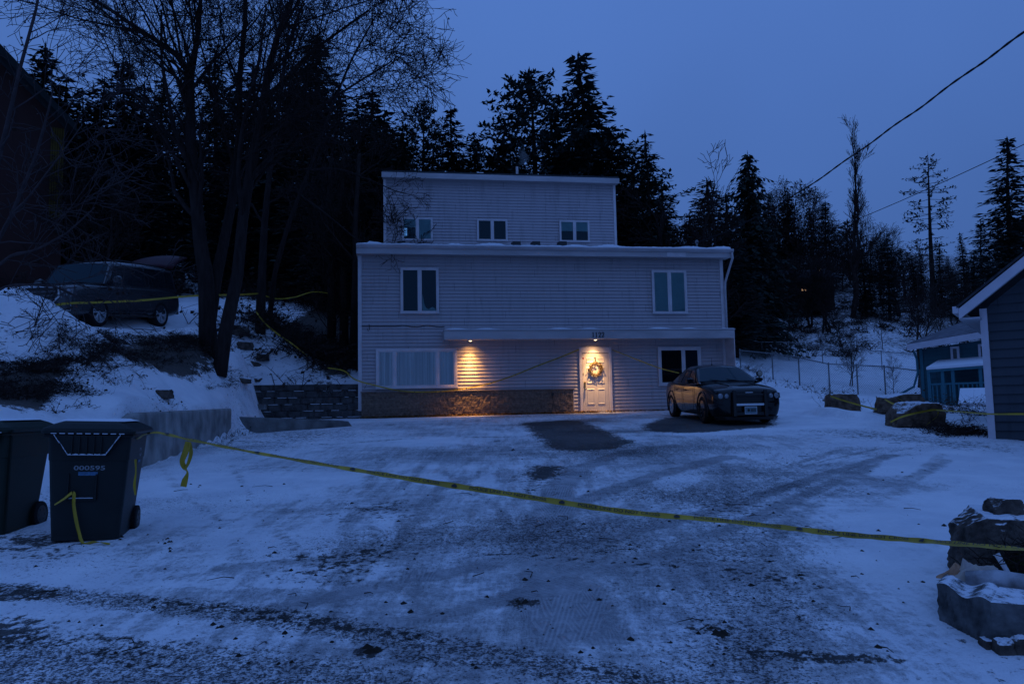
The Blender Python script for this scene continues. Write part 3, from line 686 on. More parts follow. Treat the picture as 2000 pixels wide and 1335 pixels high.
# windows
def window(p0, p1, p2, p3, off=0.0, fw=.058, mull=(0.5,), panes=None, tops=None, sash=.035):
    """pixel box of the outer frame; panes: list of dict(mat, from, to) for what hangs behind each pane"""
    xm, ym = (p0+p2)/2, (p1+p3)/2; y = off-.042
    x0, x1 = FU(p0, ym, y)[0], FU(p2, ym, y)[0]; z1, z0 = FU(xm, p1, y)[1], FU(xm, p3, y)[1]
    root = MB()                        # frame is the part's own mesh
    root.box(x0, x1, y-.06, y+.0, z1-fw, z1); root.box(x0-.012, x1+.012, y-.075, y+.0, z0, z0+fw)
    root.box(x0, x0+fw, y-.06, y+.0, z0+fw, z1-fw); root.box(x1-fw, x1, y-.06, y+.0, z0+fw, z1-fw)
    ix0, ix1, iz0, iz1 = x0+fw, x1-fw, z0+fw, z1-fw
    edges = [ix0]+[ix0+(ix1-ix0)*m for m in mull]+[ix1]
    for m in edges[1:-1]: root.box(m-.035, m+.035, y-.054, y+.0, iz0, iz1)
    win = root.build('window', m_trim, house, bevel=.006)
    for i in range(len(edges)-1):
        a = edges[i]+(0.035 if i else 0); b_ = edges[i+1]-(0.035 if i < len(edges)-2 else 0)
        s = sash; q = MB()
        q.box(a, b_, y-.048, y-.005, iz1-s, iz1); q.box(a, b_, y-.048, y-.005, iz0, iz0+s); q.box(a, a+s, y-.048, y-.005, iz0+s, iz1-s); q.box(b_-s, b_, y-.048, y-.005, iz0+s, iz1-s)
        q.build('sash', m_trim, win)
        q = MB(); q.add([(a+s, y-.031, iz0+s), (b_-s, y-.031, iz0+s), (b_-s, y-.031, iz1-s), (a+s, y-.031, iz1-s)], [(0, 1, 2, 3)]); spec = panes[i] if panes else ('dark', None); q.build('pane', m_glass if spec[0] == 'curtain' else m_tint, win)
        kind = spec[0]; frac = spec[1]
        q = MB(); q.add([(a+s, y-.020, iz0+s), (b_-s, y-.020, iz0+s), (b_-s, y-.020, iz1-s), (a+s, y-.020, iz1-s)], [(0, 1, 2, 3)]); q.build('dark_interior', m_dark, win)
        hz0, hz1 = iz0+s, iz1-s
        if kind == 'blind':
            zz = hz1-(hz1-hz0)*(frac or 1); rows = []; nb = max(3, int((hz1-zz)/.03))
            for j in range(nb+1):
                z = zz+(hz1-zz)*j/nb; rows.append([(a+s, y-.024-.004*(j % 2), z), (b_-s, y-.024-.004*(j % 2), z)])
            q = MB(); q.grid(rows); q.build('blind', m_blind, win)
        if kind in ('curtain', 'red', 'sheer'):
            nn = max(8, int((b_-a)/.03)); rows = [[], []]
            for j in range(nn+1):
                x = a+s+(b_-a-2*s)*j/nn; yy = y-.0245+.0035*math.sin(j*1.9)+.001*math.sin(j*.7)
                rows[0].append((x, yy, hz0)); rows[1].append((x, yy, hz1))
            q = MB(); q.grid(rows); q.build('curtain', m_red if kind == 'red' else m_sheer, win, smooth=False)
        if kind == 'frost':
            rows = []
            for j in range(9):
                x = a+s+.02+(b_-a-2*s-.04)*j/8; rows.append([(x, y-.023, hz0), (x, y-.023, hz0+.10+.04*math.sin(j*1.3)+(.5 if j == 0 else 0.12 if j == 1 else 0))])
            q = MB(); q.grid(rows); q.build('pale_cloth', m_blind, win, smooth=True)
    return win
window(782, 522.5, 857, 612.5, panes=[('dark', 0), ('frost', 0)])
window(1273, 527.5, 1341, 613, panes=[('blind', 1), ('blind', 1)])
window(785, 425, 845, 470, off=UY, fw=.045, sash=.03, panes=[('blind', .42), ('blind', 1)])
window(931.5, 428, 991, 471, off=UY, fw=.045, sash=.03, panes=[('dark', 0), ('dark', 0)])
window(1092.5, 430.5, 1151, 473, off=UY, fw=.045, sash=.03, panes=[('blind', .5), ('blind', .5)])
window(734, 680.5, 893, 758.5, fw=.08, mull=(.21, .77), panes=[('curtain', 1), ('curtain', 1), ('curtain', 1)])
window(1285, 677, 1369, 753, fw=.09, mull=(.60,), panes=[('red', 1), ('dark', 0)])
# small lit patch seen through the left attic window: a far pane
x, z = FU(792, 452, UY); w = MB(); w.box(x-.06, x+.06, UY-.0665, UY-.0645, z-.2, z+.12); part('bright_interior', w, emis('daylit_back_window', (.20, .38, .95), .45))

# front door
dx0, dx1 = FU(1137.5, 745, 0)[0], FU(1187.5, 745, 0)[0]; dz1 = FU(1163, 690, 0)[1]; dz0 = FU(1163, 802, 0)[1]
tx0, tx1 = FU(1132, 745, -.03)[0], FU(1195, 745, -.03)[0]; tz1 = FU(1163, 677.5, -.03)[1]
DW = dx1-dx0
frame = MB(); frame.box(tx0, dx0-.012, -.085, -.0, dz0-.1, tz1); frame.box(dx1+.03, tx1, -.085, 0, dz0-.1, tz1); frame.box(dx0-.012, dx1+.03, -.085, 0, dz1+.02, tz1)
frame.box(dx0-.012, dx0, -.05, 0, dz0-.1, dz1+.02); frame.box(dx1, dx1+.03, -.05, 0, dz0-.1, dz1+.02); frame.box(dx0-.012, dx1+.03, -.14, -.0, dz0-.1, dz0-.015)
part('door_frame', frame, m_trim, bevel=.005)
d = MB(); d.box(dx0, dx1, -.03, -.002, dz0, dz1); DH = dz1-dz0
door = part('door', d, m_door, bevel=.004); door.location.y = -.032
def dpanel(a, b_, c, e):               # raised panel with sloped border
    x0, x1 = dx0+a*DW, dx0+b_*DW; z0, z1 = dz0+c*DH, dz0+e*DH; q = MB(); g = .022
    o = [(x0, z0), (x1, z0), (x1, z1), (x0, z1)]; i1 = [(x0+g, z0+g), (x1-g, z0+g), (x1-g, z1-g), (x0+g, z1-g)]; i2 = [(x0+2.2*g, z0+2.2*g), (x1-2.2*g, z0+2.2*g), (x1-2.2*g, z1-2.2*g), (x0+2.2*g, z1-2.2*g)]
    rows = []
    for pts, yy in ((o, -.0315), (i1, -.046), (i1, -.046), (i2, -.034)): rows.append([(p[0], yy, p[1]) for p in pts])
    q.grid(rows, closed=True); q.add([(p[0], -.034, p[1]) for p in i2], [(0, 1, 2, 3)]); q.build('door_panel', m_door, door)
for a, b_ in ((.15, .45), (.56, .86)):
    dpanel(a, b_, .115, .385); dpanel(a, b_, .475, .76); dpanel(a, b_, .83, .925)
lx, lz = dx0+.055*DW+.02, dz0+.46*DH
q = MB(); q.box(lx-.03, lx+.03, -.05, -.031, lz-.13, lz+.10); q.lathe([(.02, -.075), (.028, -.05)], 14, 'y', (lx, 0, lz+.06)); q.build('lock_plate', m_brass, door, bevel=.004)
q = MB(); q.lathe([(.012, -.03), (.012, -.065), (.032, -.075), (.034, -.095), (.02, -.11)], 16, 'y', (lx+.015, 0, lz-.16)); q.tube([(lx, -.05, lz-.06), (lx, -.09, lz-.09), (lx, -.05, lz-.13)], .01, 8); q.build('handle', mat('dull_steel', (.3, .3, .32), .35, metal=1), door, smooth=True)
q = MB(); q.box(dx0+.015, dx0+.055, -.036, -.031, dz0+.90*DH, dz0+.93*DH); q.build('red_sticker', mat('red_sticker', (.35, .02, .03), .5), door)
q = MB(); q.box(dx0+.012, dx0+.032, -.037, -.031, dz0+.62*DH, dz0+.66*DH); q.build('hinge_plate', m_black, door)
# numbers on the canopy: 1122 in a serif face, on the house as painted plates
def numeral(ch, x, z, h, y):
    q = MB(); d_ = (y-.012, y); W_ = .58*h
    if ch == '1':
        q.prism([(x+.20*h, z), (x+.36*h, z), (x+.36*h, z+h), (x+.26*h, z+h), (x+.08*h, z+.84*h), (x+.08*h, z+.78*h), (x+.20*h, z+.82*h)], d_)
        q.prism([(x+.08*h, z), (x+.48*h, z), (x+.48*h, z+.07*h), (x+.08*h, z+.07*h)], (y-.0125, y-.001))
    else:
        pts = []
        for k in range(13):
            a = math.pi*(1.05-k*.105); pts.append((x+.29*h+.22*h*math.cos(a), z+.74*h+.22*h*math.sin(a)))
        pts += [(x+.40*h, z+.46*h), (x+.22*h, z+.22*h), (x+.10*h, z+.06*h)]
        for i in range(len(pts)-1):
            (a0, b0), (a1, b1) = pts[i], pts[i+1]; L = math.hypot(a1-a0, b1-b0)+1e-6; th = .045*h+.035*h*min(1, i/7); nx_, nz_ = -(b1-b0)/L*th, (a1-a0)/L*th
            q.prism([(a0-nx_, b0-nz_), (a1-nx_, b1-nz_), (a1+nx_, b1+nz_), (a0+nx_, b0+nz_)], (y-.012-.0001*i, y))
        q.prism([(x+.06*h, z), (x+.52*h, z), (x+.56*h, z+.24*h), (x+.50*h, z+.24*h), (x+.46*h, z+.12*h), (x+.06*h, z+.12*h)], (y-.0135, y))
        q.lathe([(.07*h, y-.0138), (.07*h, y)], 10, 'y', (x+.12*h, 0, z+.70*h))
    return q
nx0, nz0 = FU(1156, 658.2, CY-.024); nh = FU(1156, 648.6, CY-.024)[1]-nz0
for k, ch in enumerate('1122'): numeral(ch, nx0+k*.66*nh*1.02, nz0, nh, CY-.0225).build('house_number', m_black, canopy)
# wall cable and hook
pts = []
for k in range(25):
    px = 703+(868-703)*k/24; x, z = FU(px, 637+(1.6*math.sin(k*.9) if k > 10 else 0), 0); pts.append((x, -.035, z))
w = MB(); w.tube(pts, .012, 5); x, z = FU(721, 640, 0)
w.tube([(x, -.04, z+.12), (x+.02, -.07, z-.05), (x-.03, -.08, z-.12), (x-.06, -.06, z-.03)], .01, 5); part('wall_cable', w, m_black)
# recessed lamps under the canopy
def soffit_lamp(px, beams, yoff, tone):
    x = FU(px, 660, CY)[0]
    q = MB(); q.lathe([(.085, cz0+.028), (.085, cz0-.005), (.07, cz0-.012), (.06, cz0+.01)], 20, c=(x, yoff, 0)); lamp = q.build('downlight', m_trim, canopy, smooth=False)
    q = MB(); q.lathe([(.05, cz0+.0), (.05, cz0-.006), (.04, cz0-.022), (.02, cz0-.03), (.004, cz0-.032)], 16, c=(x, yoff, 0)); q.build('bulb', emis('warm_bulb', (1.0, .70, .34), 4.5), lamp, smooth=True)
    for pw, sp, tilt in beams:         # reflector beam with its softer outer spill
        L = bpy.data.lights.new('downlight_beam', 'SPOT'); L.energy = pw; L.color = tone; L.spot_size = R(sp); L.spot_blend = 1.0; L.shadow_soft_size = .02
        o = bpy.data.objects.new('downlight_beam', L); COL.objects.link(o); o.location = FW(x, yoff, cz0-.045); o.rotation_euler = (R(tilt), 0, FANG)
soffit_lamp(921, ((24, 120, 18), (170, 74, 13), (400, 40, 11)), -.38, (1.0, .49, .12)); soffit_lamp(1168, ((20, 120, 20), (120, 84, 15), (350, 50, 12)), -.46, (1.0, .58, .22))

# wreath hung on the door
wx, wz = FU(1163, 720, -.1); wr = thing('wreath', 'round twig wreath with gold berries hanging on the lit front door', 'wreath', FW(wx, -.10, wz), FANG)
rw = random.Random(12); m_twig = mat('wreath_twigs', (.10, .06, .03), .8, noise=.4, nscale=20); m_berry = mat('gold_berries', (.22, .13, .045), .5)
q = MB(); RW = .21
for k in range(60):
    a0 = rw.random()*6.28; r0 = RW+rw.uniform(-.045, .045); pts = []
    for j in range(6):
        a = a0+j*.16; rr_ = r0+rw.uniform(-.012, .012); pts.append((math.cos(a)*rr_, rw.uniform(-.03, .03), math.sin(a)*rr_))
    q.tube(pts, .005, 4, False)
q.build('twig_ring', m_twig, wr)
q = MB()
for k in range(260):
    a = rw.random()*6.28; r0 = RW+rw.gauss(0, .042); x, y, z = math.cos(a)*r0, rw.uniform(-.05, .02), math.sin(a)*r0; s = rw.uniform(.008, .018)
    q.add([(x-s, y, z), (x+s, y, z), (x, y-s, z), (x, y+s, z), (x, y, z-s), (x, y, z+s)], [(0, 2, 4), (2, 1, 4), (1, 3, 4), (3, 0, 4), (2, 0, 5), (1, 2, 5), (3, 1, 5), (0, 3, 5)])
q.build('berries', m_berry, wr)
q = MB()
for k in range(16):                    # loose sprigs hanging from the lower half
    a = -2.75+2.4*k/15; x, z = math.cos(a)*RW, math.sin(a)*RW; L_ = rw.uniform(.06, .17)
    q.tube([(x, -.02, z), (x+rw.uniform(-.03, .03), -.03, z-L_*.5), (x+rw.uniform(-.05, .05), -.02, z-L_)], [.009, .007, .003], 4, False)
q.build('hanging_sprigs', m_twig, wr)
q = MB(); q.box(-.012, .012, -.01, .0, .22, .40); q.box(-.02, .02, -.03, .066, .395, .402); q.build('hanger', m_black, wr)

# dead leaves blown against the base of the wall
q = MB(); rl = random.Random(5)
for k in range(2600):
    x = rl.uniform(.1, sx1+.8) if k < 2100 else rl.uniform(sx1, FL-.5); y = (-.13 if x < sx1 else -.06)-abs(rl.gauss(0, .10))
    if x < sx1 and k < 2100 and rl.random() < .35: x = rl.gauss(3.9, 1.3)
    p = FW(x, y, 0); z = float(low(np.array(p[0]), np.array(p[1])))+rl.uniform(.0, .06)*max(0, 1-abs(y+.13)*4)+.008; s = rl.uniform(.02, .05); a = rl.random()*6.28; tl = rl.uniform(-.7, .7)
    c_, s_ = math.cos(a)*s, math.sin(a)*s
    q.add([(p[0]-c_, p[1]-s_, z), (p[0]+s_*.6, p[1]-c_*.6, z+tl*s*.6), (p[0]+c_, p[1]+s_, z+s*.3), (p[0]-s_*.6, p[1]+c_*.6, z-tl*s*.4+.01)], [(0, 1, 2, 3)])
lv = q.build('fallen_leaves', mat('dead_leaves', (.26, .14, .05), .8, noise=.5, nscale=6)); lv['kind'] = 'stuff'; lv['label'] = 'dead leaves along the foot of the house wall'

# faint smoke above the roof
sm = MB(); p0 = Vector(P(1012, 322, 31.5))
rows = []
for i in range(9):
    s = i/8; c = p0+Vector((.08+.25*s+.14*math.sin(s*5), .2*s, .75*s)); r = .07+.17*math.sin(math.pi*min(1, s*.9+.08)); rows.append([(c.x+r*math.cos(k*.785), c.y+r*math.sin(k*.785), c.z+.1*math.sin(k*1.6+i)) for k in range(8)])
sm.grid(rows, closed=True); sm.add(rows[0], [tuple(range(7, -1, -1))]); sm.add(rows[-1], [tuple(range(8))])
mv = bpy.data.materials.new('thin_smoke'); mv.use_nodes = True; tt = mv.node_tree; tt.nodes.clear(); oo = tt.nodes.new('ShaderNodeOutputMaterial'); pv = tt.nodes.new('ShaderNodeVolumePrincipled'); pv.inputs['Color'].default_value = (.9, .9, .9, 1); pv.inputs['Density'].default_value = .55
tt.links.new(pv.outputs[0], oo.inputs['Volume']); smo = sm.build('smoke', mv, smooth=True); smo['kind'] = 'stuff'; smo['label'] = 'faint wisp of smoke above the upper roof'
# ------------------------------------------------------------------ walls on the left
m_conc = mat('poured_concrete', (.30, .295, .28), .85, noise=.5, nscale=2.6, bump=.35, bscale=16, stretch=(1, 1, .8))
m_conc2 = mat('wet_concrete', (.17, .17, .165), .85, noise=.5, nscale=3, bump=.5, bscale=18)
def wall_between(a, b, th, tops, bots, name, m, n=24, jag=0.0, **kw):
    """upright wall from a to b; tops/bots are heights along it"""
    a, b = Vector(a[:2]), Vector(b[:2]); d = (b-a).normalized(); nn = Vector((-d.y, d.x)); q = MB(); r = random.Random(3)
    rows = []
    for i in range(n+1):
        s = i/n; p = a+(b-a)*s; z1 = np.interp(s, *tops)+r.uniform(-jag, jag); z0 = np.interp(s, *bots)
        c = [(0, z0), (0, z0+(z1-z0)*.5), (0, z1-.03), (.02, z1), (th-.02, z1), (th, z1-.03), (th, z0)]
        rows.append([(p.x+nn.x*o, p.y+nn.y*o, z) for o, z in c])
    q.grid(rows); q.add(rows[0], [tuple(range(7))]); q.add(rows[-1], [tuple(range(6, -1, -1))])
    o = q.build(name, m); return fixnorm(o)
za, zb = P(258,805,12.3)[2], P(452,797,18.8)[2]
rw_ = wall_between(WALL_A, WALL_B, .22, ([0, .03, .12, .3, 1], [za-.10, za-.01, za+.0, za+.01, zb+.0]), ([0, 1], [.2, .5]), 'retaining_wall', m_conc)
tag(rw_, 'weathered concrete retaining wall beside the driveway behind the bins', 'retaining wall')
q = MB(); dirw = (Vector(WALL_B)-Vector(WALL_A)).normalized(); nw = Vector((dirw.y, -dirw.x, 0))
for s in (.31,):
    p = Vector(WALL_A)+(Vector(WALL_B)-Vector(WALL_A))*s
p = P(448,822,19.2); p2 = P(690,826,21.6)
kb = wall_between(p, p2, .25, ([0, .85, .96, 1], [p[2]+.12, p2[2]+.10, p2[2]+.06, p2[2]-.12]), ([0, 1], [.6, .7]), 'low_kerb_wall', m_conc2)
tag(kb, 'low concrete kerb wall below the block wall, left of the house', 'low wall')
q = MB(); pp = P(505, 812, 22.2); zz = H(pp[0], pp[1]); q.hexa([(pp[0]-.25, pp[1]-.12, zz-.06), (pp[0]+.22, pp[1]-.12, zz-.06), (pp[0]+.22, pp[1]+.12, zz-.06), (pp[0]-.25, pp[1]+.12, zz-.06)], [(pp[0]-.27, pp[1]-.12, zz+.11), (pp[0]+.2, pp[1]-.12, zz+.09), (pp[0]+.2, pp[1]+.12, zz+.09), (pp[0]-.27, pp[1]+.12, zz+.11)])
tag(q.build('loose_block', m_conc2, bevel=.015), 'single loose concrete block lying in snow before the block wall', 'block')
# split-face block retaining wall, each course stepped back a little with snow caught on the steps
m_blk = mat('dark_split_block', (.085, .08, .078), .95, noise=.45, nscale=5, bump=.8, bscale=22)
bw = thing('block_wall', 'dark split-face block retaining wall between the snow bank and the house', 'retaining wall', (0, 0, 0))
A_, B_ = Vector(BLK_A[:2]), Vector(BLK_B[:2]); db = (B_-A_); LB = db.length; db.normalize(); nb = Vector((-db.y, db.x))
ztop = P(600,750,25.2)[2]; nc = 6; zbase = 1.02; ch = (ztop-zbase)/nc
q = MB(); sn = MB(); r = random.Random(9)
for c in range(nc):
    back = .035*c; s = -.25 if c < nc-2 else 0.1; s -= (.21 if c % 2 else 0); 
    if c == nc-1: s = .35
    while s < LB+.1:
        wd_ = .42; e = min(s+wd_-.006, LB+.12); j = r.uniform(-.012, .012); j2 = r.uniform(-.012, .012); j3 = r.uniform(-.01, .02)
        def pt(u, o): p = A_+db*u+nb*o; return (p.x, p.y)
        z0 = zbase+c*ch; z1 = z0+ch-.006
        q.add([(*pt(s, back+.01), z0), (*pt(e, back+.01), z0), (*pt(e, back+.28), z0), (*pt(s, back+.28), z0), (*pt(s, back+.01), z1), (*pt(e, back+.01), z1), (*pt(e, back+.28), z1), (*pt(s, back+.28), z1),
               (*pt(s+.05, back-.03+j), z0+.01), (*pt(e-.05, back-.03+j2), z0+.01), (*pt(e-.05, back-.025+j2), z1-.012), (*pt(s+.05, back-.025+j3), z1-.012)],
              [(8, 9, 10, 11), (0, 8, 11, 4), (9, 1, 5, 10), (4, 11, 10, 5), (0, 1, 9, 8), (4, 5, 6, 7), (1, 2, 6, 5), (3, 0, 4, 7), (2, 3, 7, 6)])
        if c < nc-1 and r.random() < .75:
            a0, a1 = s+r.uniform(.02, .15), e-r.uniform(0.0, .15); rows = [[(*pt(a0+(a1-a0)*k/4, back-.02), z1+.002), ] for k in range(5)]
            sn.grid([[(*pt(a0+(a1-a0)*k/4, back-.022), z1+.001) for k in range(5)], [(*pt(a0+(a1-a0)*k/4, back+.008), z1+.014) for k in range(5)], [(*pt(a0+(a1-a0)*k/4, back+.03), z1+.015) for k in range(5)]])
        s += wd_
q.build('block_courses', m_blk, bw); sn.build('snow_cover', m_snow, bw)

# ------------------------------------------------------------------ stones
def rock(name, m, c, size, seed, label, cat='rock', group=None, flat=.0, snow=0.0, rz=0.0, cuts=6, lean=(0, 0), sub=5):
    """boulder: a cut-down ball with planar facets, worn corners and a snow cap mesh when asked"""
    r = random.Random(seed); bm = bmesh.new(); bmesh.ops.create_icosphere(bm, subdivisions=sub, radius=1.0)
    planes = [(Vector((r.uniform(-1, 1), r.uniform(-1, 1), r.uniform(.0, 1))).normalized(), r.uniform(.64, .86)) for k in range(cuts)]
    planes += [(Vector(v).normalized(), dd) for v, dd in (((1, .1, .1), .8), ((-1, .1, .05), .8), ((0, -1, .12), .8), ((0, 1, 0), .8), ((.05, -.1, 1), .72))]
    ph = [r.uniform(0, 6) for _ in range(9)]
    for v in bm.verts:
        p = v.co.copy()*1.18
        if p.z < 0:
            k = 1/max(.5, math.sqrt(max(0, 1-(p.z/1.18)**2))); p.x *= k; p.y *= k
        for n, dd in planes:
            k = p.dot(n)
            if k > dd: p -= n*(k-dd)*.93
        f = 1+.03*math.sin(p.x*9+ph[7])*math.sin(p.y*10+p.z*3+ph[8])+.035*math.sin(p.x*7+ph[0])*math.sin(p.y*6+ph[1])*math.sin(p.z*8+ph[2])+.018*math.sin(p.x*17+ph[3]+p.z*11)*math.sin(p.y*15+p.z*19+ph[4])+.008*math.sin(p.x*37+ph[5])*math.sin(p.z*41+ph[6])
        p *= f; p.x += lean[0]*p.z; p.y += lean[1]*p.z; v.co = p
    lo = min(v.co.z for v in bm.verts); hi = max(v.co.z for v in bm.verts)
    for v in bm.verts: v.co = Vector((v.co.x*size[0]/2/.85, v.co.y*size[1]/2/.85, (v.co.z-lo)/(hi-lo)*size[2]))
    me = bpy.data.meshes.new(name); bm.to_mesh(me); me.materials.append(m)
    o = bpy.data.objects.new(name, me); COL.objects.link(o); o.location = c; o.rotation_euler = (0, 0, rz); tag(o, label, cat, group)
    for p in me.polygons: p.use_smooth = True
    bm.free(); return o
m_rock = mat('brown_rock', (.16, .11, .08), .95, noise=.6, nscale=7, bump=1.0, bscale=22, spec=.2); settle_snow(m_rock, .74, .95)
m_rock2 = mat('grey_rock', (.11, .088, .074), .95, noise=.6, nscale=9, bump=1.0, bscale=30, spec=.2); settle_snow(m_rock2, .72, .94)
def on(px, py, Y, sink=.06):
    p = P(px, py, Y); return (p[0], p[1], H(p[0], p[1])-sink)
BR = 'boulders along the right edge of the driveway'
g1 = on(1643, 797, 22.2); g2 = on(1752, 812, 20.0); g3 = on(1784, 831, 17.6)
rock('boulder', m_rock, g1, (.78, .7, .60), 11, 'squared brown boulder nearest the fence, with police tape across it', 'boulder', BR, cuts=3, snow=2)
rock('boulder', m_rock, g2, (1.05, .8, .56), 12, 'brown snow-dusted boulder tucked behind the largest one', 'boulder', BR, snow=.72)
rock('boulder', m_rock, g3, (1.0, .85, .62), 14, 'largest brown boulder on the driveway edge, wound with police tape', 'boulder', BR, snow=.86, cuts=4)
st = on(1948, 1118, 5.45, .05)
rock('large_stone', m_rock2, (st[0]+.15, st[1]+.15, st[2]), (.62, .6, .52), 24, 'tall dark stone with a snowy top beside the street, at the end of the tape', 'stone', snow=.70, cuts=3, rz=.3, lean=(0, 0), sub=6)
rock('small_stone', m_rock2, (st[0]+.14, st[1]+.12, st[2]+.47), (.20, .18, .14), 25, 'small dark snow-capped stone sitting on top of the large stone', 'stone', snow=.8, cuts=3, sub=6)
rock('wall_stone', m_rock2, on(318, 792, 15.4, .05), (.34, .3, .2), 31, 'small dark rock on the snow above the concrete retaining wall', 'rock', cuts=4)
# low garden wall of large blocks at the lower right
m_gb = mat('grey_garden_block', (.13, .13, .13), .95, noise=.6, nscale=8, bump=.6, bscale=28, spec=.2); settle_snow(m_gb, .80, 1.02)
c0 = P(1940, 1250, 4.28); c1 = P(1829, 1140, 4.75); zt_ = P(1829, 1140, 4.75)[2]
gb = MB(); zb_ = -.05
A = (c1[0], c1[1]); Bq = (c0[0], c0[1]); Cq = (c0[0]+1.6, c0[1]+.15); rows = []
def wp(u):                          # walk along the two faces
    if u < 1: return (A[0]+(Bq[0]-A[0])*u, A[1]+(Bq[1]-A[1])*u)
    return (Bq[0]+(Cq[0]-Bq[0])*(u-1), Bq[1]+(Cq[1]-Bq[1])*(u-1))
r = random.Random(6)
for j in range(13):
    z = zb_+(zt_-zb_)*j/12; row = []
    for i in range(61):
        u = 2*i/60; x, y = wp(u); bulge = 0.0
        if u > 1: bulge = .05*abs(math.sin((u-1)*8.5))*abs(math.sin((z+.05)*9))
        jj = 0 if j == 12 else .006
        if j == 12: bulge = 0
        row.append((x-.3*bulge+r.uniform(-jj, jj), y-bulge+r.uniform(-jj, jj), z+(.02*math.sin(u*9) if j == 12 else 0)))
    rows.append(row)
gb.grid(rows)
top0 = rows[-1]; mid = [(p[0]+.22, p[1]+.28, p[2]+.01) for p in top0]; bk = [(p[0]+.52, p[1]+.7, p[2]-.06) for p in top0]; gb.grid([top0, mid, bk])
gbo = gb.build('garden_wall', m_gb); tag(gbo, 'low dark garden wall of rough blocks in the lower right corner', 'garden wall')
for k, (px, py, sz) in enumerate(((1952, 1272, .10), (1986, 1270, .115), (1922, 1264, .075))):
    p = G(px, py, 3.0); rock('facing_stone', m_rock2, (p[0], p[1]-.05, H(p[0], p[1]-.05)-.03), (sz*1.1, .09, sz), 50+k, ('rounded grey stone leaning on the garden wall face, middle of three', 'rounded grey stone at the right edge against the garden wall', 'small rounded stone at the garden wall corner')[k], 'stone', 'stones set against the garden wall', cuts=3, snow=.9)
# wet cuttings, cloth and a snowy board on the garden wall
def crumple(name, c, sx, sy, sz, seed, m, label, cat, rz=0):
    r = random.Random(seed); ph = [r.uniform(0, 6) for _ in range(8)]; rows = []
    for i in range(22):
        row = []
        for j in range(16):
            u, v = i/21-.5, j/15-.5; h = max(0, 1-(2*abs(u))**2.5)*max(0, 1-(2*abs(v))**2.5)
            z = sz*h*(.75+.25*math.sin(u*14+ph[0]+3*math.sin(v*5))+.2*math.sin(v*17+ph[1]+u*6)); row.append((u*sx+.02*math.sin(v*11+ph[2]), v*sy+.02*math.sin(u*13+ph[3]), z))
        rows.append(row)
    q = MB(); q.grid(rows); o = q.build(name, m, smooth=True); o.location = c; o.rotation_euler = (0, 0, rz); return tag(o, label, cat)
p = P(1905, 1118, 4.85); zt2 = zt_
crumple('crumpled_bag', (p[0], p[1]+.02, zt2-.02), .30, .24, .13, 1, mat('printed_plastic', (.42, .36, .36), .4, noise=.4, nscale=9, col2=(.48, .40, .30)), 'crumpled pale plastic sack lying on the garden wall by the stone', 'sack', .4)
p = P(1868, 1122, 4.9)
crumple('orange_cloth', (p[0], p[1], zt2-.01), .13, .16, .085, 2, mat('peach_plastic', (.50, .25, .13), .5, noise=.4, nscale=8), 'small crumpled peach coloured plastic at the garden wall end', 'rubbish', .2)
p = P(1872, 1116, 4.98)
crumple('green_wrapper', (p[0]+.06, p[1]-.03, zt2+.0), .1, .1, .05, 7, mat('green_plastic', (.10, .25, .07), .5, noise=.4, nscale=8), 'small green wrapper between the peach plastic and the sack', 'rubbish', .2)
p = P(1888, 1122, 4.8); p2 = P(2010, 1140, 4.6); q = MB()
q.tube([(p[0], p[1], zt2+.015), ((p[0]+p2[0])/2, (p[1]+p2[1])/2, zt2+.03), (p2[0], p2[1], zt2+.02)], [.05, .06, .06], 12); o = q.build('snowy_log', mat('frosted_log', (.50, .51, .54), .85, noise=.5, nscale=7, col2=(.16, .15, .15), bump=.5), smooth=True); tag(o, 'snow covered log lying along the top of the garden wall', 'log')
p = P(1950, 1086, 4.95); q = MB(); q.tube([(p[0]-.015, p[1], p[2]+.01), (p[0]+.03, p[1]-.06, p[2]-.13)], [.026, .022], 10); o = q.build('stump_end', mat('bark_dark', (.05, .04, .035), .95, noise=.4, bump=.6)); tag(o, 'short snow-dusted branch end leaning on the sack', 'branch')
q2 = MB(); q2.tube([(p[0]-.018, p[1]-.008, p[2]+.018), (p[0]+.026, p[1]-.068, p[2]-.118)], [.022, .016], 8); q2.build('snow_cap', m_snow, o, smooth=True)
r = random.Random(77); q = MB(); pc = P(1975, 1105, 5.0)
for k in range(240):
    a = r.random()*6.28; x, y, z = pc[0]+r.gauss(.05, .13), pc[1]+r.gauss(0, .09), zt2+r.uniform(-.05, .16); L = r.uniform(.06, .22); el = r.uniform(-.2, .9); d = Vector((math.cos(a)*math.cos(el), math.sin(a)*math.cos(el), math.sin(el)))*L
    q.tube([(x, y, z), (x+d.x*.5, y+d.y*.5, z+d.z*.5+.01), (x+d.x, y+d.y, z+d.z)], [.004, .003, .002], 4, False)
ut = q.build('cut_twigs', mat('dark_twigs', (.03, .022, .018), .95)); ut['kind'] = 'stuff'; ut['label'] = 'heap of dark cut twigs beside the tall stone'
q = MB()
for k in range(60):
    a = r.random()*6.28; x, y, z = st[0]+r.uniform(-.10, .18), st[1]-.24+r.uniform(-.05, .03), st[2]+r.uniform(.08, .30); s = r.uniform(.02, .045)
    q.add([(x-s, y, z-s), (x+s*.5, y-.02, z-s*.6), (x+s, y, z+s), (x-s*.4, y-.02, z+s*.8)], [(0, 1, 2, 3)])
o = q.build('ivy', mat('ivy_green', (.05, .12, .02), .6, noise=.4)); o['kind'] = 'stuff'; o['label'] = 'green leaves growing on the front of the tall stone'

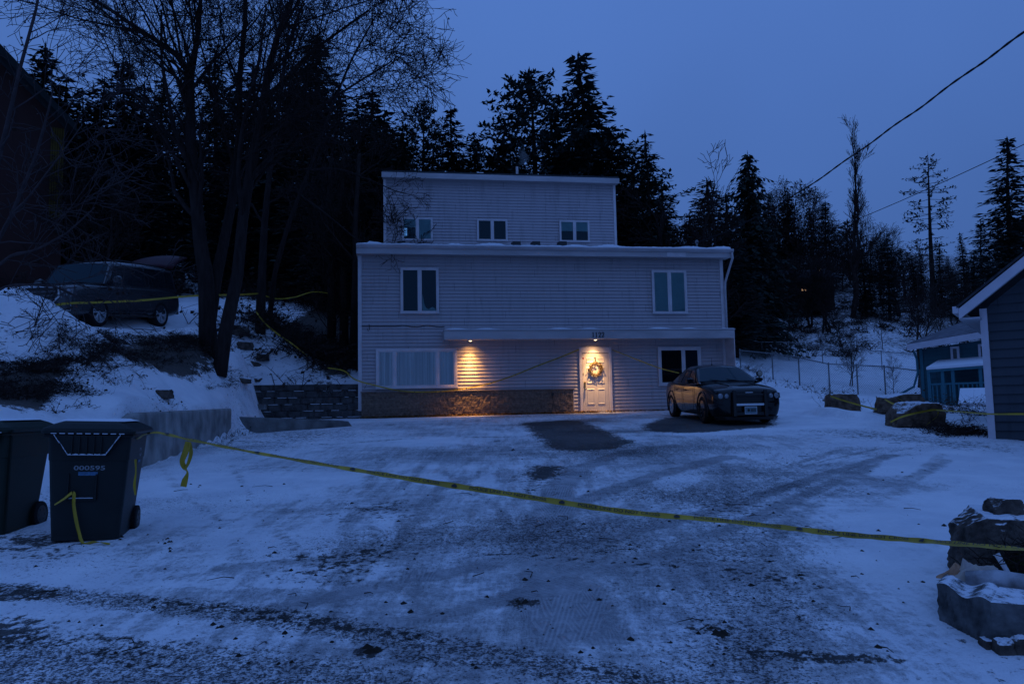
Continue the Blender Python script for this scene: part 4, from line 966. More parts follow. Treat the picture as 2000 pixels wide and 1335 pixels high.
for k, (px, py, Y, sx_, sy_, sz, lab) in enumerate(((462, 652, 22.0, .75, .5, .42, 'large dark rock high on the bank right of the leaning tree'), (474, 680, 22.4, .5, .4, .3, 'tilted dark rock on the snow below the large bank rock'), (512, 702, 24.2, .65, .4, .3, 'long dark rock low on the bank, nearest the house'), (494, 712, 23.2, .4, .3, .2, 'small dark rock beside the long bank rock'), (472, 744, 21.6, .45, .35, .18, 'flat dark rock above the left end of the block wall'), (500, 742, 24.0, .35, .3, .15, 'smallest rock just above the block wall top'))):
    gpt = G(px, py, 15.0); rock('bank_rock', m_rock2, (gpt[0], gpt[1]+.1, gpt[2]-.07), (sx_, sy_, sz), 70+k, lab, 'rock', 'rocks on the snowy bank', cuts=4, rz=k*.9)
# ------------------------------------------------------------------ wheeled bins
m_bin = mat('dark_green_plastic', (.008, .014, .014), .5, spec=.3, noise=.25, nscale=5, bump=.06, bscale=180)
m_bin2 = mat('green_plastic_bin', (.007, .018, .011), .5, spec=.3, noise=.25, nscale=5, bump=.06, bscale=180)
m_rub = mat('black_rubber', (.013, .013, .014), .75, noise=.3, nscale=20)
m_white = mat('white_print', (.26, .28, .30), .6)
m_bluelab = mat('blue_label', (.05, .15, .27), .5, noise=.5, nscale=30)
m_frost = mat('thin_frost', (.62, .66, .72), .8, bump=.4, bscale=80)
def arrowloop(q, cx, cz, rad, y, th):
    for k in range(2):                 # two bent arrows chasing each other in a ring
        a0 = k*math.pi+.35; pts_o, pts_i = [], []
        for j in range(9):
            a = a0+2.1*j/8; pts_o.append((cx+math.cos(a)*(rad+th), y, cz+math.sin(a)*(rad+th))); pts_i.append((cx+math.cos(a)*(rad-th), y, cz+math.sin(a)*(rad-th)))
        q.grid([pts_o, pts_i]); a = a0+2.1; e = a+.5
        q.add([(cx+math.cos(a)*(rad+2.2*th), y, cz+math.sin(a)*(rad+2.2*th)), (cx+math.cos(a)*(rad-2.2*th), y, cz+math.sin(a)*(rad-2.2*th)), (cx+math.cos(e)*rad, y, cz+math.sin(e)*rad)], [(0, 1, 2)])
def bin_(loc, rz, m, label, number=True, tip=0.0):
    t = thing('wheeled_bin', label, 'bin', loc, rz, 'wheeled bins at the street')
    Wt, Dt, Wb, Db, Hh = .70, .80, .57, .58, 1.0     # top and bottom plan sizes, local: x right, y back, front at -y
    rows = []
    for z, f in ((0.02, 0), (.06, .0), (.30, .28), (.60, .58), (.74, .72), (.745, .80), (.98, .98), (1.0, 1)):
        w2 = (Wb+(Wt-Wb)*f)/2; yf = -Db/2-(.06)*f; yb = Db/2+(Dt-Db-.06)*f; c = .05; pts = []
        for (cx, cy, a0) in ((w2-c, yb-c, 0), (-w2+c, yb-c, 90), (-w2+c, yf+c, 180), (w2-c, yf+c, 270)):
            for k in range(5): a = R(a0+k*22.5); pts.append((cx+c*math.cos(a), cy+c*math.sin(a), z))
        rows.append(pts)
    q = MB(); q.grid(rows, closed=True); q.add(rows[0], [tuple(range(19, -1, -1))]); q.add(rows[-1], [tuple(range(20))])
    body = q.build('body', m, t, smooth=False)
    yfz = lambda z: -Db/2-.06*z
    # shallow recessed front pocket with its grab edge
    q = MB(); q.hexa([(-.15, yfz(.37)-.012, .37), (.07, yfz(.37)-.012, .37), (.07, yfz(.37), .37), (-.15, yfz(.37), .37)], [(-.15, yfz(.40)-.03, .40), (.07, yfz(.40)-.03, .40), (.07, yfz(.4), .40), (-.15, yfz(.4), .40)])
    for x in (-.16, .07): q.box(x, x+.015, yfz(.5)-.022, yfz(.5)+.02, .38, .62)
    q.build('grab_pocket', m, t, bevel=.004)
    q = MB(); q.add([(-.14, yfz(.40)-.031, .401), (.06, yfz(.40)-.031, .401), (.06, yfz(.40)-.004, .407), (-.14, yfz(.4)-.004, .407)], [(0, 1, 2, 3)]); q.build('frost_edge', m_frost, t)
    # rim, lid
    q = MB(); q.box(-Wt/2-.02, Wt/2+.02, -Db/2-.085, Db/2+.20, .955, .985); q.build('rim', m, t, bevel=.008)
    rows = []
    for z, e in ((.985, .035), (1.01, .045), (1.035, .03), (1.075, -.05), (1.10, -.12)):
        x1 = Wt/2+e; y0 = -Db/2-.10-e*.6; y1 = Db/2+.20+e*.4; c = .05; pts = []
        for (cx, cy, a0) in ((x1-c, y1-c, 0), (-x1+c, y1-c, 90), (-x1+c, y0+c, 180), (x1-c, y0+c, 270)):
            for k in range(5): a = R(a0+k*22.5); pts.append((cx+c*math.cos(a), cy+c*math.sin(a), z))
        rows.append(pts)
    q = MB(); q.grid(rows, closed=True); q.add(rows[-1], [tuple(range(20))]); q.add(rows[0], [tuple(range(19, -1, -1))]); lid = q.build('lid', m, t, bevel=.004)
    ap = [(-.28, .975), (.28, .975), (.155, .785), (-.155, .785)]; q = MB(); y0 = yfz(.95)-.07
    q.add([(x, y0-(.0 if z > .9 else -.02), z) for x, z in ap]+[(x, yfz(z)+.01, z) for x, z in ap], [(0, 3, 2, 1), (0, 1, 5, 4), (1, 2, 6, 5), (2, 3, 7, 6), (3, 0, 4, 7)])
    for x in (-.12, -.06, 0, .06, .12): q.box(x-.004, x+.004, y0-.012, y0+.006, .80, .965)
    q.build('front_apron', m, lid)
    q = MB()
    for (xa, za_), (xb, zb2) in (((-.275, .97), (-.155, .79)), ((-.155, .79), (.155, .79)), ((.155, .79), (.275, .97))):
        ln = math.hypot(xb-xa, zb2-za_); n_ = 14
        ra = [(xa+(xb-xa)*k/n_, y0-.008+.02*(1 if (za_+(zb2-za_)*k/n_) < .9 else .2), za_+(zb2-za_)*k/n_+.004) for k in range(n_+1)]
        rb = [(p[0], p[1]-.006, p[2]+.008+.009*abs(math.sin(k*1.7))) for k, p in enumerate(ra)]; q.grid([ra, rb])
    for k in range(9):
        x = -.30+.07*k; q.box(x, x+.045, -Db/2-.128, -Db/2-.100, .9855, .993)
    q.build('frost_line', m_frost, lid)
    rows = []
    for i in range(13):
        rows.append([(-.27+.54*j/10, -.30+.72*i/12, 1.101+(.016+.006*math.sin(i*1.3+j))*(0 if i in (0, 12) or j in (0, 10) else 1)) for j in range(11)])
    q = MB(); q.grid(rows); q.build('snow_cover', m_snow, lid, smooth=True)
    # rear handle, axle, wheels
    q = MB(); q.tube([(-.28, Db/2+.24, .93), (-.28, Db/2+.33, .97), (.28, Db/2+.33, .97), (.28, Db/2+.24, .93)], .016, 8); q.build('rear_handle', m, t)
    q = MB(); q.tube([(-.33, Db/2-.0, .13), (.33, Db/2-.0, .13)], .014, 8); q.build('axle', m_black, t)
    for sx_ in (-1, 1):
        q = MB(); x = sx_*.30; q.lathe([(.10, x-.035), (.132, x-.03), (.135, x-.02), (.135, x+.02), (.132, x+.03), (.10, x+.035)], 28, 'x', (0, Db/2, .13)); wh = q.build('wheel', m_rub, t, smooth=False)
        q = MB(); q.lathe([(.02, x-.04), (.09, x-.038), (.095, x-.03), (.095, x+.03), (.09, x+.038), (.02, x+.04)], 20, 'x', (0, Db/2, .13))
        for k in range(6):
            a = k*math.pi/3; q.box(x+sx_*.036-.006, x+sx_*.036+.006, Db/2+.055*math.cos(a)-.012, Db/2+.055*math.cos(a)+.012, .13+.055*math.sin(a)-.012, .13+.055*math.sin(a)+.012)
        q.build('hub', m_black, wh)
    if number:
        v, f, w_ = text2d('000595', True); hh = .042; x0 = -.115; q = MB(); sc_ = .26/w_
        q.add([(x0+p[0]*sc_, yfz(.70)-.004-.0, .655+p[1]*hh) for p in v], f); q.build('number', m_white, t)
        q = MB(); q.box(x0+.04, x0+.20, yfz(.63)-.004, yfz(.63)-.001, .607, .640); q.build('label', m_bluelab, t)
    # ring of two arrows on the side, and the strip below it
    q = MB(); arrowloop(q, 0, 0, .036, 0, .007)
    v = [((Wb+(Wt-Wb)*.82)/2+.004, p[0]+.16, p[2]+.80) for p in q.v] if number else [(p[0]+.14, yfz(.75)-.006, p[2]+.76) for p in q.v]
    q.v = v; q.build('recycling_mark', m_white, t)
    q = MB()
    if number: q.box((Wb+(Wt-Wb)*.74)/2+.001, (Wb+(Wt-Wb)*.74)/2+.004, .10, .20, .700, .722)
    else: q.box(.08, .20, yfz(.68)-.004, yfz(.68)-.001, .665, .69)
    q.build('mark_strip', m_bluelab, t); return t
pb = G(120, 1064); bz = H(pb[0], pb[1]+.3)
BIN = bin_((pb[0]+.10, pb[1]+.33, bz-.02), R(15), m_bin, 'dark wheeled bin numbered 000595 with snow on its lid and tape on its handle')
BIN.rotation_euler = (0, R(2.2), R(15))
pb2 = G(-40, 1048); bin_((pb2[0]-.12, pb2[1]+.33, H(pb2[0], pb2[1])-.01), R(4), m_bin2, 'dark green wheeled bin at the left edge, half out of view', False)
# ------------------------------------------------------------------ vehicles
def loft_half(sts, secf):
    rows = []
    for s in sts:
        half = secf(s); rows.append(half+[(p[0], -p[1], p[2]) for p in reversed(half[1:-1])] if abs(half[0][1]) < 1e-6 and abs(half[-1][1]) < 1e-6 else half+[(p[0], -p[1], p[2]) for p in reversed(half)])
    return rows
def lerp(a, b, t): return tuple(x+(y-x)*t for x, y in zip(a, b))
def shell(q, rows):
    q.grid(rows, closed=True); q.add(rows[0], [tuple(range(len(rows[0])-1, -1, -1))]); q.add(rows[-1], [tuple(range(len(rows[0])))])
def cutcyl(r, y0, y1, x, z):
    q = MB(); q.lathe([(r, y0), (r, y1)], 32, 'y', (x, 0, z)); o = q.build('cut', m_rub); return fixnorm(o)
m_gblack = mat('car_glass', (.010, .016, .020), .05, spec=.9)
m_wind = mat('windscreen_glass', (.003, .026, .038), .06, spec=.16)
m_chrome = mat('chrome', (.62, .64, .66), .15, metal=1)
m_alloy = mat('alloy', (.42, .44, .47), .35, metal=.3)
m_blackpl = mat('black_trim', (.010, .010, .011), .5)
m_lamp = mat('lamp_lens', (.26, .30, .34), .08, spec=.8, noise=.5, nscale=18)
m_tail = mat('tail_lens', (.20, .008, .01), .15)
def wheel(t, x, y, z, r, wd_, spokes, m_rim, rim_r, dark=False):
    s = 1 if y > 0 else -1
    q = MB(); q.lathe([(rim_r, -wd_/2), (r-.04, -wd_/2-.005), (r-.012, -wd_/2+.02), (r, -wd_/2+.05), (r, wd_/2-.05), (r-.012, wd_/2-.02), (r-.04, wd_/2+.005), (rim_r, wd_/2)], 40, 'y', (x, y, z), False); w = q.build('wheel', m_rub, t, smooth=False)
    q = MB(); yo = y+s*(wd_/2-.015)
    q.lathe([(rim_r+.004, y-s*wd_*.4), (rim_r+.006, yo), (rim_r-.022, yo+s*.008), (rim_r-.035, yo-s*.03), (rim_r-.05, y+s*.02), (.03, y+s*.02)], 40, 'y', (x, 0, z), False)
    for k in range(spokes):
        a = 2*math.pi*k/spokes+.2
        for da in ((-.14, .14) if spokes < 9 else (0,)):
            pts = [(.05, a), (rim_r*.5, a+da*.6), (rim_r-.02, a+da*1.3)]
            q.tube([(x+rr_*math.cos(b_), yo-s*(.005+.03*(1-rr_/rim_r)), z+rr_*math.sin(b_)) for rr_, b_ in pts], [.026, .02, .021], 6)
    q.lathe([(.055, yo-s*.04), (.06, yo-s*.01), (.03, yo+s*.004), (.004, yo+s*.005)], 16, 'y', (x, 0, z))
    q.build('rim', m_rim, w); return w

class Car:
    """x forward, y to the car's left, z up; body and glasshouse from tabulated sections"""
    def __init__(s, t, body, gh, m_body):
        s.t = t; s.body = sorted(body, key=lambda b: -b[0]); s.gh = gh; s.mb = m_body
    def sec(s, b):
        x, zb, zs, zt, wb, wm, ws = b
        return [(x, 0, zb), (x, wb*.88, zb), (x, wb, zb+.06), (x, wm, zb+(zs-zb)*.42), (x, wm*.995, zb+(zs-zb)*.72), (x, ws, zs), (x, ws*.93, zs+(zt-zs)*.35), (x, ws*.5, zt-.004), (x, 0, zt)]
    def build(s, arches, sub=2):
        q = MB(); rows = loft_half(s.body, s.sec); shell(q, rows); o = q.build('body', s.mb, s.t, smooth=True, subsurf=sub); fixnorm(o)
        cuts = [cutcyl(r, y0, y1, x, z) for (x, z, r, ww) in arches for y0, y1 in ((ww-.30, ww+.4), (-ww-.4, -ww+.30))]
        bake(o, cuts)
        for p in o.data.polygons: p.use_smooth = True
        s.o = o
        q = MB()
        for (x, z, r, ww) in arches: q.lathe([(r+.01, -ww+.28), (r+.01, ww-.28)], 28, 'y', (x, 0, z))
        return o
    def ghsec(s, i):
        x0, zb, wb, x1, zt, wt = s.gh[i]   # belt point, roof point
        return [(x0, wb, zb), lerp((x0, wb, zb), (x1, wt, zt), .86), (lerp((x0,), (x1,), .97)[0], wt*.93, zb+(zt-zb)*.965), (x1, wt*.55, zt+.012), (x1, 0, zt+.018)]
    def greenhouse(s, m):
        rows = []
        for i in range(len(s.gh)):
            h = s.ghsec(i); rows.append(h+[(p[0], -p[1], p[2]) for p in reversed(h[:-1])])
        q = MB(); q.grid(rows); o = q.build('roof', m, s.t, smooth=True); fixnorm(o); return o
    def side_pane(s, i, a, b, lo=.10, hi=.80, out=.012):
        """patch on the glasshouse side between stations i and i+1"""
        res = []
        for sg in (1, -1):
            A, B = s.ghsec(i), s.ghsec(i+1); rows = []
            for v in (lo, hi):
                ra, rb = lerp(A[0], A[1], v/.86*1.0 if v <= .86 else 1), lerp(B[0], B[1], v/.86 if v <= .86 else 1); row = []
                for k in range(7):
                    p = lerp(ra, rb, a+(b-a)*k/6); row.append((p[0], sg*(p[1]+out), p[2]+out*.3))
                rows.append(row)
            q = MB(); q.grid(rows); o = q.build('side_window', m_gblack, s.t); fixnorm(o); res.append(o)
        return res
    def cross_pane(s, i, a, b, name, m, wfrac=.90, out=.010):
        A, B = s.ghsec(i), s.ghsec(i+1); rows = []
        for k in range(7):
            f = a+(b-a)*k/6; row = []
            c = lerp(A[4], B[4], f); e = lerp(A[2], B[2], f); w0 = lerp(A[0], B[0], f)
            for j in range(-6, 7):
                u = j/6; yy = u*e[1]*wfrac; crown = (c[2]-e[2])*(1-u*u)
                xx = c[0]+(e[0]-c[0])*u*u; row.append((xx+s.dirn*out, yy, e[2]+crown+out))
            rows.append(row)
        q = MB(); q.grid(rows); o = q.build(name, m, s.t, smooth=True); return fixnorm(o)

# --- dark sedan with push bar
fa, ra_ = P(1433, 826, 20.1), P(1431, 820, 21.8)
fwd = Vector((-.0, -1, 0)); fw2 = Vector((math.sin(R(4)), -math.cos(R(4)), 0))
cc = Vector((fa[0]-.03, fa[1]+1.5, 0)); zc = H(cc.x, cc.y)
sed = thing('sedan', 'dark sedan with a black push bar and pillar spotlight, parked by the house', 'car', (cc.x, cc.y, zc-.01)); sed.scale = (.95, .94, 1.03)
sed.rotation_euler = (0, math.atan2(H(cc.x, cc.y-1.5)-H(cc.x, cc.y+1.5), -3.0)*0+R(2.2), math.atan2(fw2.y, fw2.x))
m_sed = mat('dark_teal_car_paint', (.005, .007, .009), .14, spec=.3, coat=.15)
SB = [(2.54, .26, .74, .79, .60, .70, .62), (2.50, .15, .79, .85, .76, .84, .76), (2.38, .13, .82, .90, .86, .92, .86), (2.0, .13, .86, .96, .88, .945, .90), (1.5, .14, .90, 1.0, .88, .95, .915), (1.0, .14, .93, 1.02, .88, .945, .91), (.5, .15, .94, .99, .88, .945, .91), (-.4, .15, .95, .985, .88, .945, .905), (-1.1, .15, .98, 1.01, .88, .95, .905), (-1.6, .16, 1.01, 1.05, .88, .955, .90), (-2.1, .18, 1.02, 1.07, .87, .93, .86), (-2.42, .22, 1.0, 1.06, .82, .88, .81), (-2.52, .34, .94, .99, .72, .80, .74)]
SG = [(1.10, 1.0, .86, 1.0, 1.02, .90), (.92, .97, .87, .22, 1.41, .655), (.10, .94, .895, -.10, 1.455, .63), (-.62, .965, .895, -.62, 1.465, .60), (-1.30, .99, .87, -1.05, 1.41, .58), (-1.78, 1.03, .80, -1.62, 1.10, .66)]
car = Car(sed, SB, SG, m_sed); car.dirn = 1
car.build([(1.52, .345, .43, .95), (-1.53, .345, .43, .95)]); car.greenhouse(m_sed)
car.cross_pane(0, .03, .94, 'windscreen', m_wind, .97); car.dirn = -1; car.cross_pane(4, .08, .9, 'rear_window', m_gblack, .9); car.dirn = 1
car.side_pane(1, .18, .97); car.side_pane(2, .06, .94); car.side_pane(3, .06, .80)
for sx_ in (1.52, -1.53):
    for y in (.825, -.825): wheel(sed, sx_, y, .345, .35, .24, 9, m_alloy if sx_ < 0 else m_blackpl, .225)
for sx_ in (1.52, -1.53):
    for sg in (1, -1):
        q = MB(); q.tube([(sx_+.435*math.cos(a), sg*(.945 if 0 <= a <= math.pi else .93), .345+.435*math.sin(a)) for a in [math.pi*(-.12+1.24*k/16) for k in range(17)]], .018, 6); q.build('arch_trim', m_blackpl, sed)
# bonnet crease lines and cowl
q = MB()
for y in (-.42, .42):
    q.tube([(2.1, y*.9, .94), (1.6, y, .985), (1.15, y*1.05, 1.01)], [.012, .02, .012], 6)
q.build('bonnet_rib', m_sed, sed, smooth=True)
q = MB(); q.hexa([(.98, -.78, .98), (1.13, -.72, .98), (1.13, .72, .98), (.98, .78, .98)], [(.98, -.78, 1.03), (1.11, -.7, 1.03), (1.11, .7, 1.03), (.98, .78, 1.03)]); q.build('cowl', m_blackpl, sed)
q = MB()
for y0 in (-.05, .45): q.tube([(1.08, y0, 1.03), (1.0, y0-.2, 1.06), (.93, y0-.46, 1.10)], .008, 5)
q.build('wiper', m_blackpl, sed)
for sg in (1, -1):                     # lamp housing with two round lenses
    pts = [(2.535, .50, .61), (2.50, .80, .615), (2.40, .905, .63), (2.38, .90, .75), (2.47, .79, .765), (2.53, .50, .76)]; q = MB()
    q.add([(p[0]+.015, sg*p[1], p[2]) for p in pts]+[(p[0]-.2, sg*p[1]*.92, p[2]) for p in pts], [tuple(range(6)), tuple(range(11, 5, -1))]+[(i_, i_+6, (i_+1) % 6+6, (i_+1) % 6) for i_ in range(6)])
    hl = fixnorm(q.build('headlight', m_blackpl, sed))
    for yy, xx, rr_ in ((.755, 2.525, .066), (.60, 2.545, .056)):
        q = MB(); q.lathe([(rr_, xx-.05), (rr_, xx), (rr_*.85, xx+.012), (rr_*.5, xx+.018), (.004, xx+.02)], 20, 'x', (0, sg*yy, .69)); q.build('lens', m_lamp, hl, smooth=True)
    q = MB(); q.lathe([(.04, 2.48), (.04, 2.53)], 14, 'x', (0, sg*.62, .33)); q.build('fog_light', m_blackpl, sed)
    # door mirror
    q = MB(); rows = []
    for k, f in ((0, .5), (.05, .95), (.12, 1), (.17, .7)):
        rows.append([(.62+k*.9+.05*f*math.cos(a*.785), sg*(1.02)+.105*f*math.cos(a*.785+.78), 1.06+.075*f*math.sin(a*.785+.78)) for a in range(8)])
    shell(q, rows); q.tube([(.68, sg*.88, 1.0), (.68, sg*.97, 1.03)], .025, 6); mir = q.build('door_mirror', m_sed, sed, smooth=True); fixnorm(mir)
    for xh in (-.10, -.98):
        q = MB(); q.box(xh-.09, xh+.09, sg*.948-.012, sg*.948+.012, .80, .83); q.build('door_handle', m_blackpl, sed, bevel=.005)
    q = MB()
    for xl, b_ in ((.78, .25), (-.32, .25), (-1.15, .45)): q.tube([(xl, sg*.950, b_+.05), (xl+.03, sg*.958, .55), (xl-.02, sg*.952, .8), (xl-.05, sg*.92, .93)], .005, 4, False)
    q.build('door_gap', m_blackpl, sed)
    q = MB(); q.box(-2.50, -2.35, sg*.6-.12, sg*.6+.12, .82, .95); q.build('tail_light', m_tail, sed)
q = MB(); q.hexa([(2.44, -.43, .50), (2.56, -.43, .50), (2.56, .43, .50), (2.44, .43, .50)], [(2.42, -.45, .75), (2.555, -.45, .75), (2.555, .45, .75), (2.42, .45, .75)])
grl = q.build('grille', m_blackpl, sed, bevel=.01)
q = MB()
for z in (.56, .62, .68): q.box(2.55, 2.568, -.40, .40, z, z+.012)
q.build('grille_bar', mat('grille_bar_black', (.02, .02, .022), .35), grl)  # bars in one even near-black colour
q = MB(); q.box(2.555, 2.565, -.10, .10, .765, .78); q.build('bonnet_badge', m_chrome, grl)
# push bar: two uprights, cross bar, chromed strip
pb_ = MB()
for y in (-.42, .42): pb_.hexa([(2.52, y-.045, .20), (2.68, y-.045, .20), (2.68, y+.045, .20), (2.52, y+.045, .20)], [(2.56, y-.04, .84), (2.64, y-.04, .84), (2.64, y+.04, .84), (2.56, y+.04, .84)])
pb_.box(2.57, 2.64, -.375, .375, .22, .30); pb_.box(2.58, 2.63, -.375, .375, .70, .735)
pbo = pb_.build('push_bar', m_black, sed, bevel=.012)
q = MB(); q.box(2.632, 2.645, -.37, .37, .475, .495); q.box(2.59, 2.630, -.37, .37, .46, .51); q.build('chrome_strip', m_chrome, pbo)
q = MB(); q.box(2.645, 2.655, -.155, .155, .27, .425); pl = q.build('licence_plate', mat('plate_face', (.14, .22, .25), .5), sed); 
q = MB(); e_ = .012
q.box(2.643, 2.659, -.165, .165, .425, .425+e_); q.box(2.643, 2.659, -.165, .165, .27-e_, .27); q.box(2.643, 2.659, -.165, -.155, .27, .425); q.box(2.643, 2.659, .155, .165, .27, .425)
q.build('plate_frame', m_chrome, pl)
q = MB()                                # the embossed characters are too blurred to read: a round mark and bars at their places
q.lathe([(.036, 2.6555), (.036, 2.657)], 16, 'x', (0, -.06, .35))
for k in range(4): q.box(2.6555, 2.657, .0+.035*k, .022+.035*k, .315, .385)
q.build('plate_marks', m_blackpl, pl)
q = MB(); q.hexa([(2.30, -.84, .11), (2.56, -.62, .11), (2.56, .62, .11), (2.30, .84, .11)], [(2.34, -.88, .19), (2.575, -.66, .19), (2.575, .66, .19), (2.34, .88, .19)]); q.build('bumper_lip', m_blackpl, sed, bevel=.01)
q = MB(); q.lathe([(.075, -.05), (.085, .03), (.08, .05), (.004, .052)], 20, 'x', (0, 0, 0)); sl_ = q.build('spotlight', m_black, sed, smooth=False); sl_.location = (.86, .98, 1.22)
q = MB(); q.lathe([(.07, .053), (.05, .06), (.004, .063)], 18, 'x'); q.build('spotlight_lens', mat('spot_lens', (.35, .33, .28), .12, spec=1), sl_, smooth=True)
q = MB(); q.tube([(0, 0, -.07), (-.02, -.03, -.16), (-.05, -.12, -.22)], .014, 6); q.build('spotlight_arm', m_black, sl_)
q = MB(); q.tube([(-.7, .12, 1.48), (-.72, .12, 1.70)], [.008, .003], 5); q.lathe([(.03, 1.475), (.025, 1.50), (.01, 1.52)], 10, 'z', (-.7, .12, 0)); q.build('roof_aerial', m_black, sed)
q = MB(); q.hexa([(.55, -.25, 1.02), (.86, -.25, 1.0), (.86, -.6, 1.0), (.55, -.6, 1.02)], [(.50, -.25, 1.10), (.80, -.25, 1.03), (.80, -.6, 1.03), (.5, -.6, 1.1)])
q.build('dashboard', m_blackpl, sed)

# --- big dark SUV on the upper drive, tailgate up
f0, r0_ = P(200, 638, 20.6), P(315, 632, 23.4)
fl_, rl_ = Vector((f0[0], f0[1], H(f0[0], f0[1]))), Vector((r0_[0], r0_[1], H(r0_[0], r0_[1])))
ax = (fl_-rl_); ax.normalize(); left = Vector((0, 0, 1)).cross(ax).normalized(); upv = ax.cross(left).normalized()
mid = (fl_+rl_)/2-left*1.02
suv = thing('suv', 'big dark grey SUV with its tailgate raised, on the upper drive behind the bare trees', 'car', tuple(mid))
suv.matrix_world = Matrix(((ax.x, left.x, upv.x, mid.x), (ax.y, left.y, upv.y, mid.y), (ax.z, left.z, upv.z, mid.z), (0, 0, 0, 1)))
m_suv = mat('dark_grey_car_paint', (.028, .031, .036), .2, spec=.5, coat=.4)
VB = [(2.60, .42, .90, .96, .82, .86, .84), (2.54, .34, 1.02, 1.09, .95, .98, .95), (2.35, .30, 1.07, 1.15, .99, 1.015, .97), (1.9, .29, 1.09, 1.19, 1.0, 1.02, .975), (1.2, .29, 1.11, 1.22, 1.0, 1.02, .975), (.6, .30, 1.13, 1.20, 1.0, 1.02, .975), (-.6, .30, 1.15, 1.19, 1.0, 1.02, .97), (-1.8, .31, 1.16, 1.19, 1.0, 1.02, .965), (-2.4, .34, 1.15, 1.19, .98, 1.0, .94), (-2.62, .45, 1.08, 1.12, .92, .94, .88)]
VG = [(1.16, 1.18, .90, 1.08, 1.20, .96), (1.02, 1.15, .94, .62, 1.82, .84), (.35, 1.14, .965, .30, 1.88, .83), (-.85, 1.15, .965, -.85, 1.90, .835), (-1.9, 1.15, .96, -1.88, 1.89, .825), (-2.52, 1.15, .92, -2.44, 1.85, .80)]
v = Car(suv, VB, VG, m_suv); v.dirn = 1
v.build([(1.48, .40, .47, 1.02), (-1.47, .40, .47, 1.02)]); v.greenhouse(m_suv)
v.cross_pane(0, .03, .95, 'windscreen', m_wind, .95)
v.side_pane(1, .20, .97, .10, .82); v.side_pane(2, .03, .94, .08, .82); v.side_pane(3, .0, .96, .08, .82); v.side_pane(4, .05, .8, .08, .8)
for sx_ in (1.48, -1.47):
    for y in (.88, -.88): wheel(suv, sx_, y, .40, .40, .27, 6, m_alloy, .285)
q = MB(); q.hexa([(2.50, -.52, .62), (2.625, -.46, .62), (2.625, .46, .62), (2.50, .52, .62)], [(2.50, -.66, 1.04), (2.60, -.66, 1.04), (2.60, .66, 1.04), (2.50, .66, 1.04)]); gr = q.build('grille', m_blackpl, suv)
q = MB()
for z, w_ in ((.70, .54), (.80, .57), (.905, .60)): q.box(2.60, 2.635-.03*(z-.7), -w_, w_, z, z+.035)
q.build('grille_bar', mat('grille_bar_grey', (.10, .10, .11), .3, metal=.6), gr)
q = MB(); q.tube([(2.62, -.5, .62), (2.60, -.68, .80), (2.60, -.68, 1.03), (2.61, -.3, 1.055), (2.61, .3, 1.055), (2.60, .68, 1.03), (2.60, .68, .80), (2.62, .5, .62)], .035, 8); q.build('grille_surround', m_chrome, gr, smooth=True)
for sg in (1, -1):
    q = MB(); pts = [(2.585, sg*.72, .74), (2.50, sg*1.0, .78), (2.44, sg*1.0, 1.05), (2.56, sg*.72, 1.05)]
    q.add([(p[0]+.03, p[1], p[2]) for p in pts]+[(p[0]-.2, p[1]*.95, p[2]) for p in pts], [(0, 1, 2, 3), (7, 6, 5, 4), (0, 4, 5, 1), (1, 5, 6, 2), (2, 6, 7, 3), (3, 7, 4, 0)]); hl = q.build('headlight', mat('headlight_housing', (.10, .11, .12), .15, spec=.8), suv, bevel=.015); fixnorm(hl)
    for yy, zz, rr_ in ((.80, .94, .055), (.91, .94, .045), (.85, .83, .045)):
        q = MB(); q.lathe([(rr_, 2.44), (rr_, 2.615-(yy-.8)*.45), (.004, 2.63-(yy-.8)*.45)], 16, 'x', (0, sg*yy, zz)); q.build('lens', m_lamp, hl)
    q = MB(); q.box(2.46, 2.60-.02, sg*.80-.15, sg*.80+.15, .44, .56); q.build('fog_light', m_blackpl, suv)
    q = MB(); q.tube([(2.585, sg*.66, .43), (2.56, sg*.95, .43), (2.54, sg*.95, .57), (2.585, sg*.66, .57), (2.585, sg*.66, .43)], .014, 6); q.build('fog_light_surround', m_chrome, suv)
    q = MB(); rows = []
    for k, f in ((0, .6), (.06, 1), (.14, 1), (.19, .7)): rows.append([(.78+k, sg*1.16+.14*f*math.cos(a*.785+.39), 1.30+.12*f*math.sin(a*.785+.39)) for a in range(8)])
    shell(q, rows); q.tube([(.85, sg*.97, 1.20), (.85, sg*1.05, 1.25)], .03, 6); fixnorm(q.build('door_mirror', m_suv, suv, smooth=True))
    for xh in (.05, -1.05):
        q = MB(); q.box(xh-.10, xh+.10, sg*1.022-.014, sg*1.022+.014, .97, 1.0); q.build('door_handle', m_blackpl, suv, bevel=.005)
    q = MB(); q.tube([(-.95, sg*.965, 1.19), (-1.22, sg*.79, 1.82)], .016, 6); q.build('pillar_trim', m_chrome, suv)
    q = MB(); q.box(-.9, 1.0, sg*1.02-.06, sg*1.02+.05, .30, .345); q.build('side_step', m_blackpl, suv, bevel=.01)
    q = MB(); q.tube([(.2, sg*.60, 1.90), (.0, sg*.60, 1.94), (-1.9, sg*.60, 1.93), (-2.1, sg*.60, 1.88)], .018, 6); q.build('roof_rail', m_blackpl, suv)
q = MB()
for y in (-.45, .45): q.tube([(2.45, y*1.05, 1.13), (1.8, y*1.1, 1.21), (1.25, y*1.15, 1.225)], [.014, .022, .014], 6)
q.build('bonnet_rib', m_suv, suv, smooth=True)
rows = []
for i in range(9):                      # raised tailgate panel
    f = i/8; rows.append([(-2.42-1.0*f, -.84+1.68*j/8, 1.90+.42*math.sin(f*1.5)+.10*(1-(2*j/8-1)**2)) for j in range(9)])
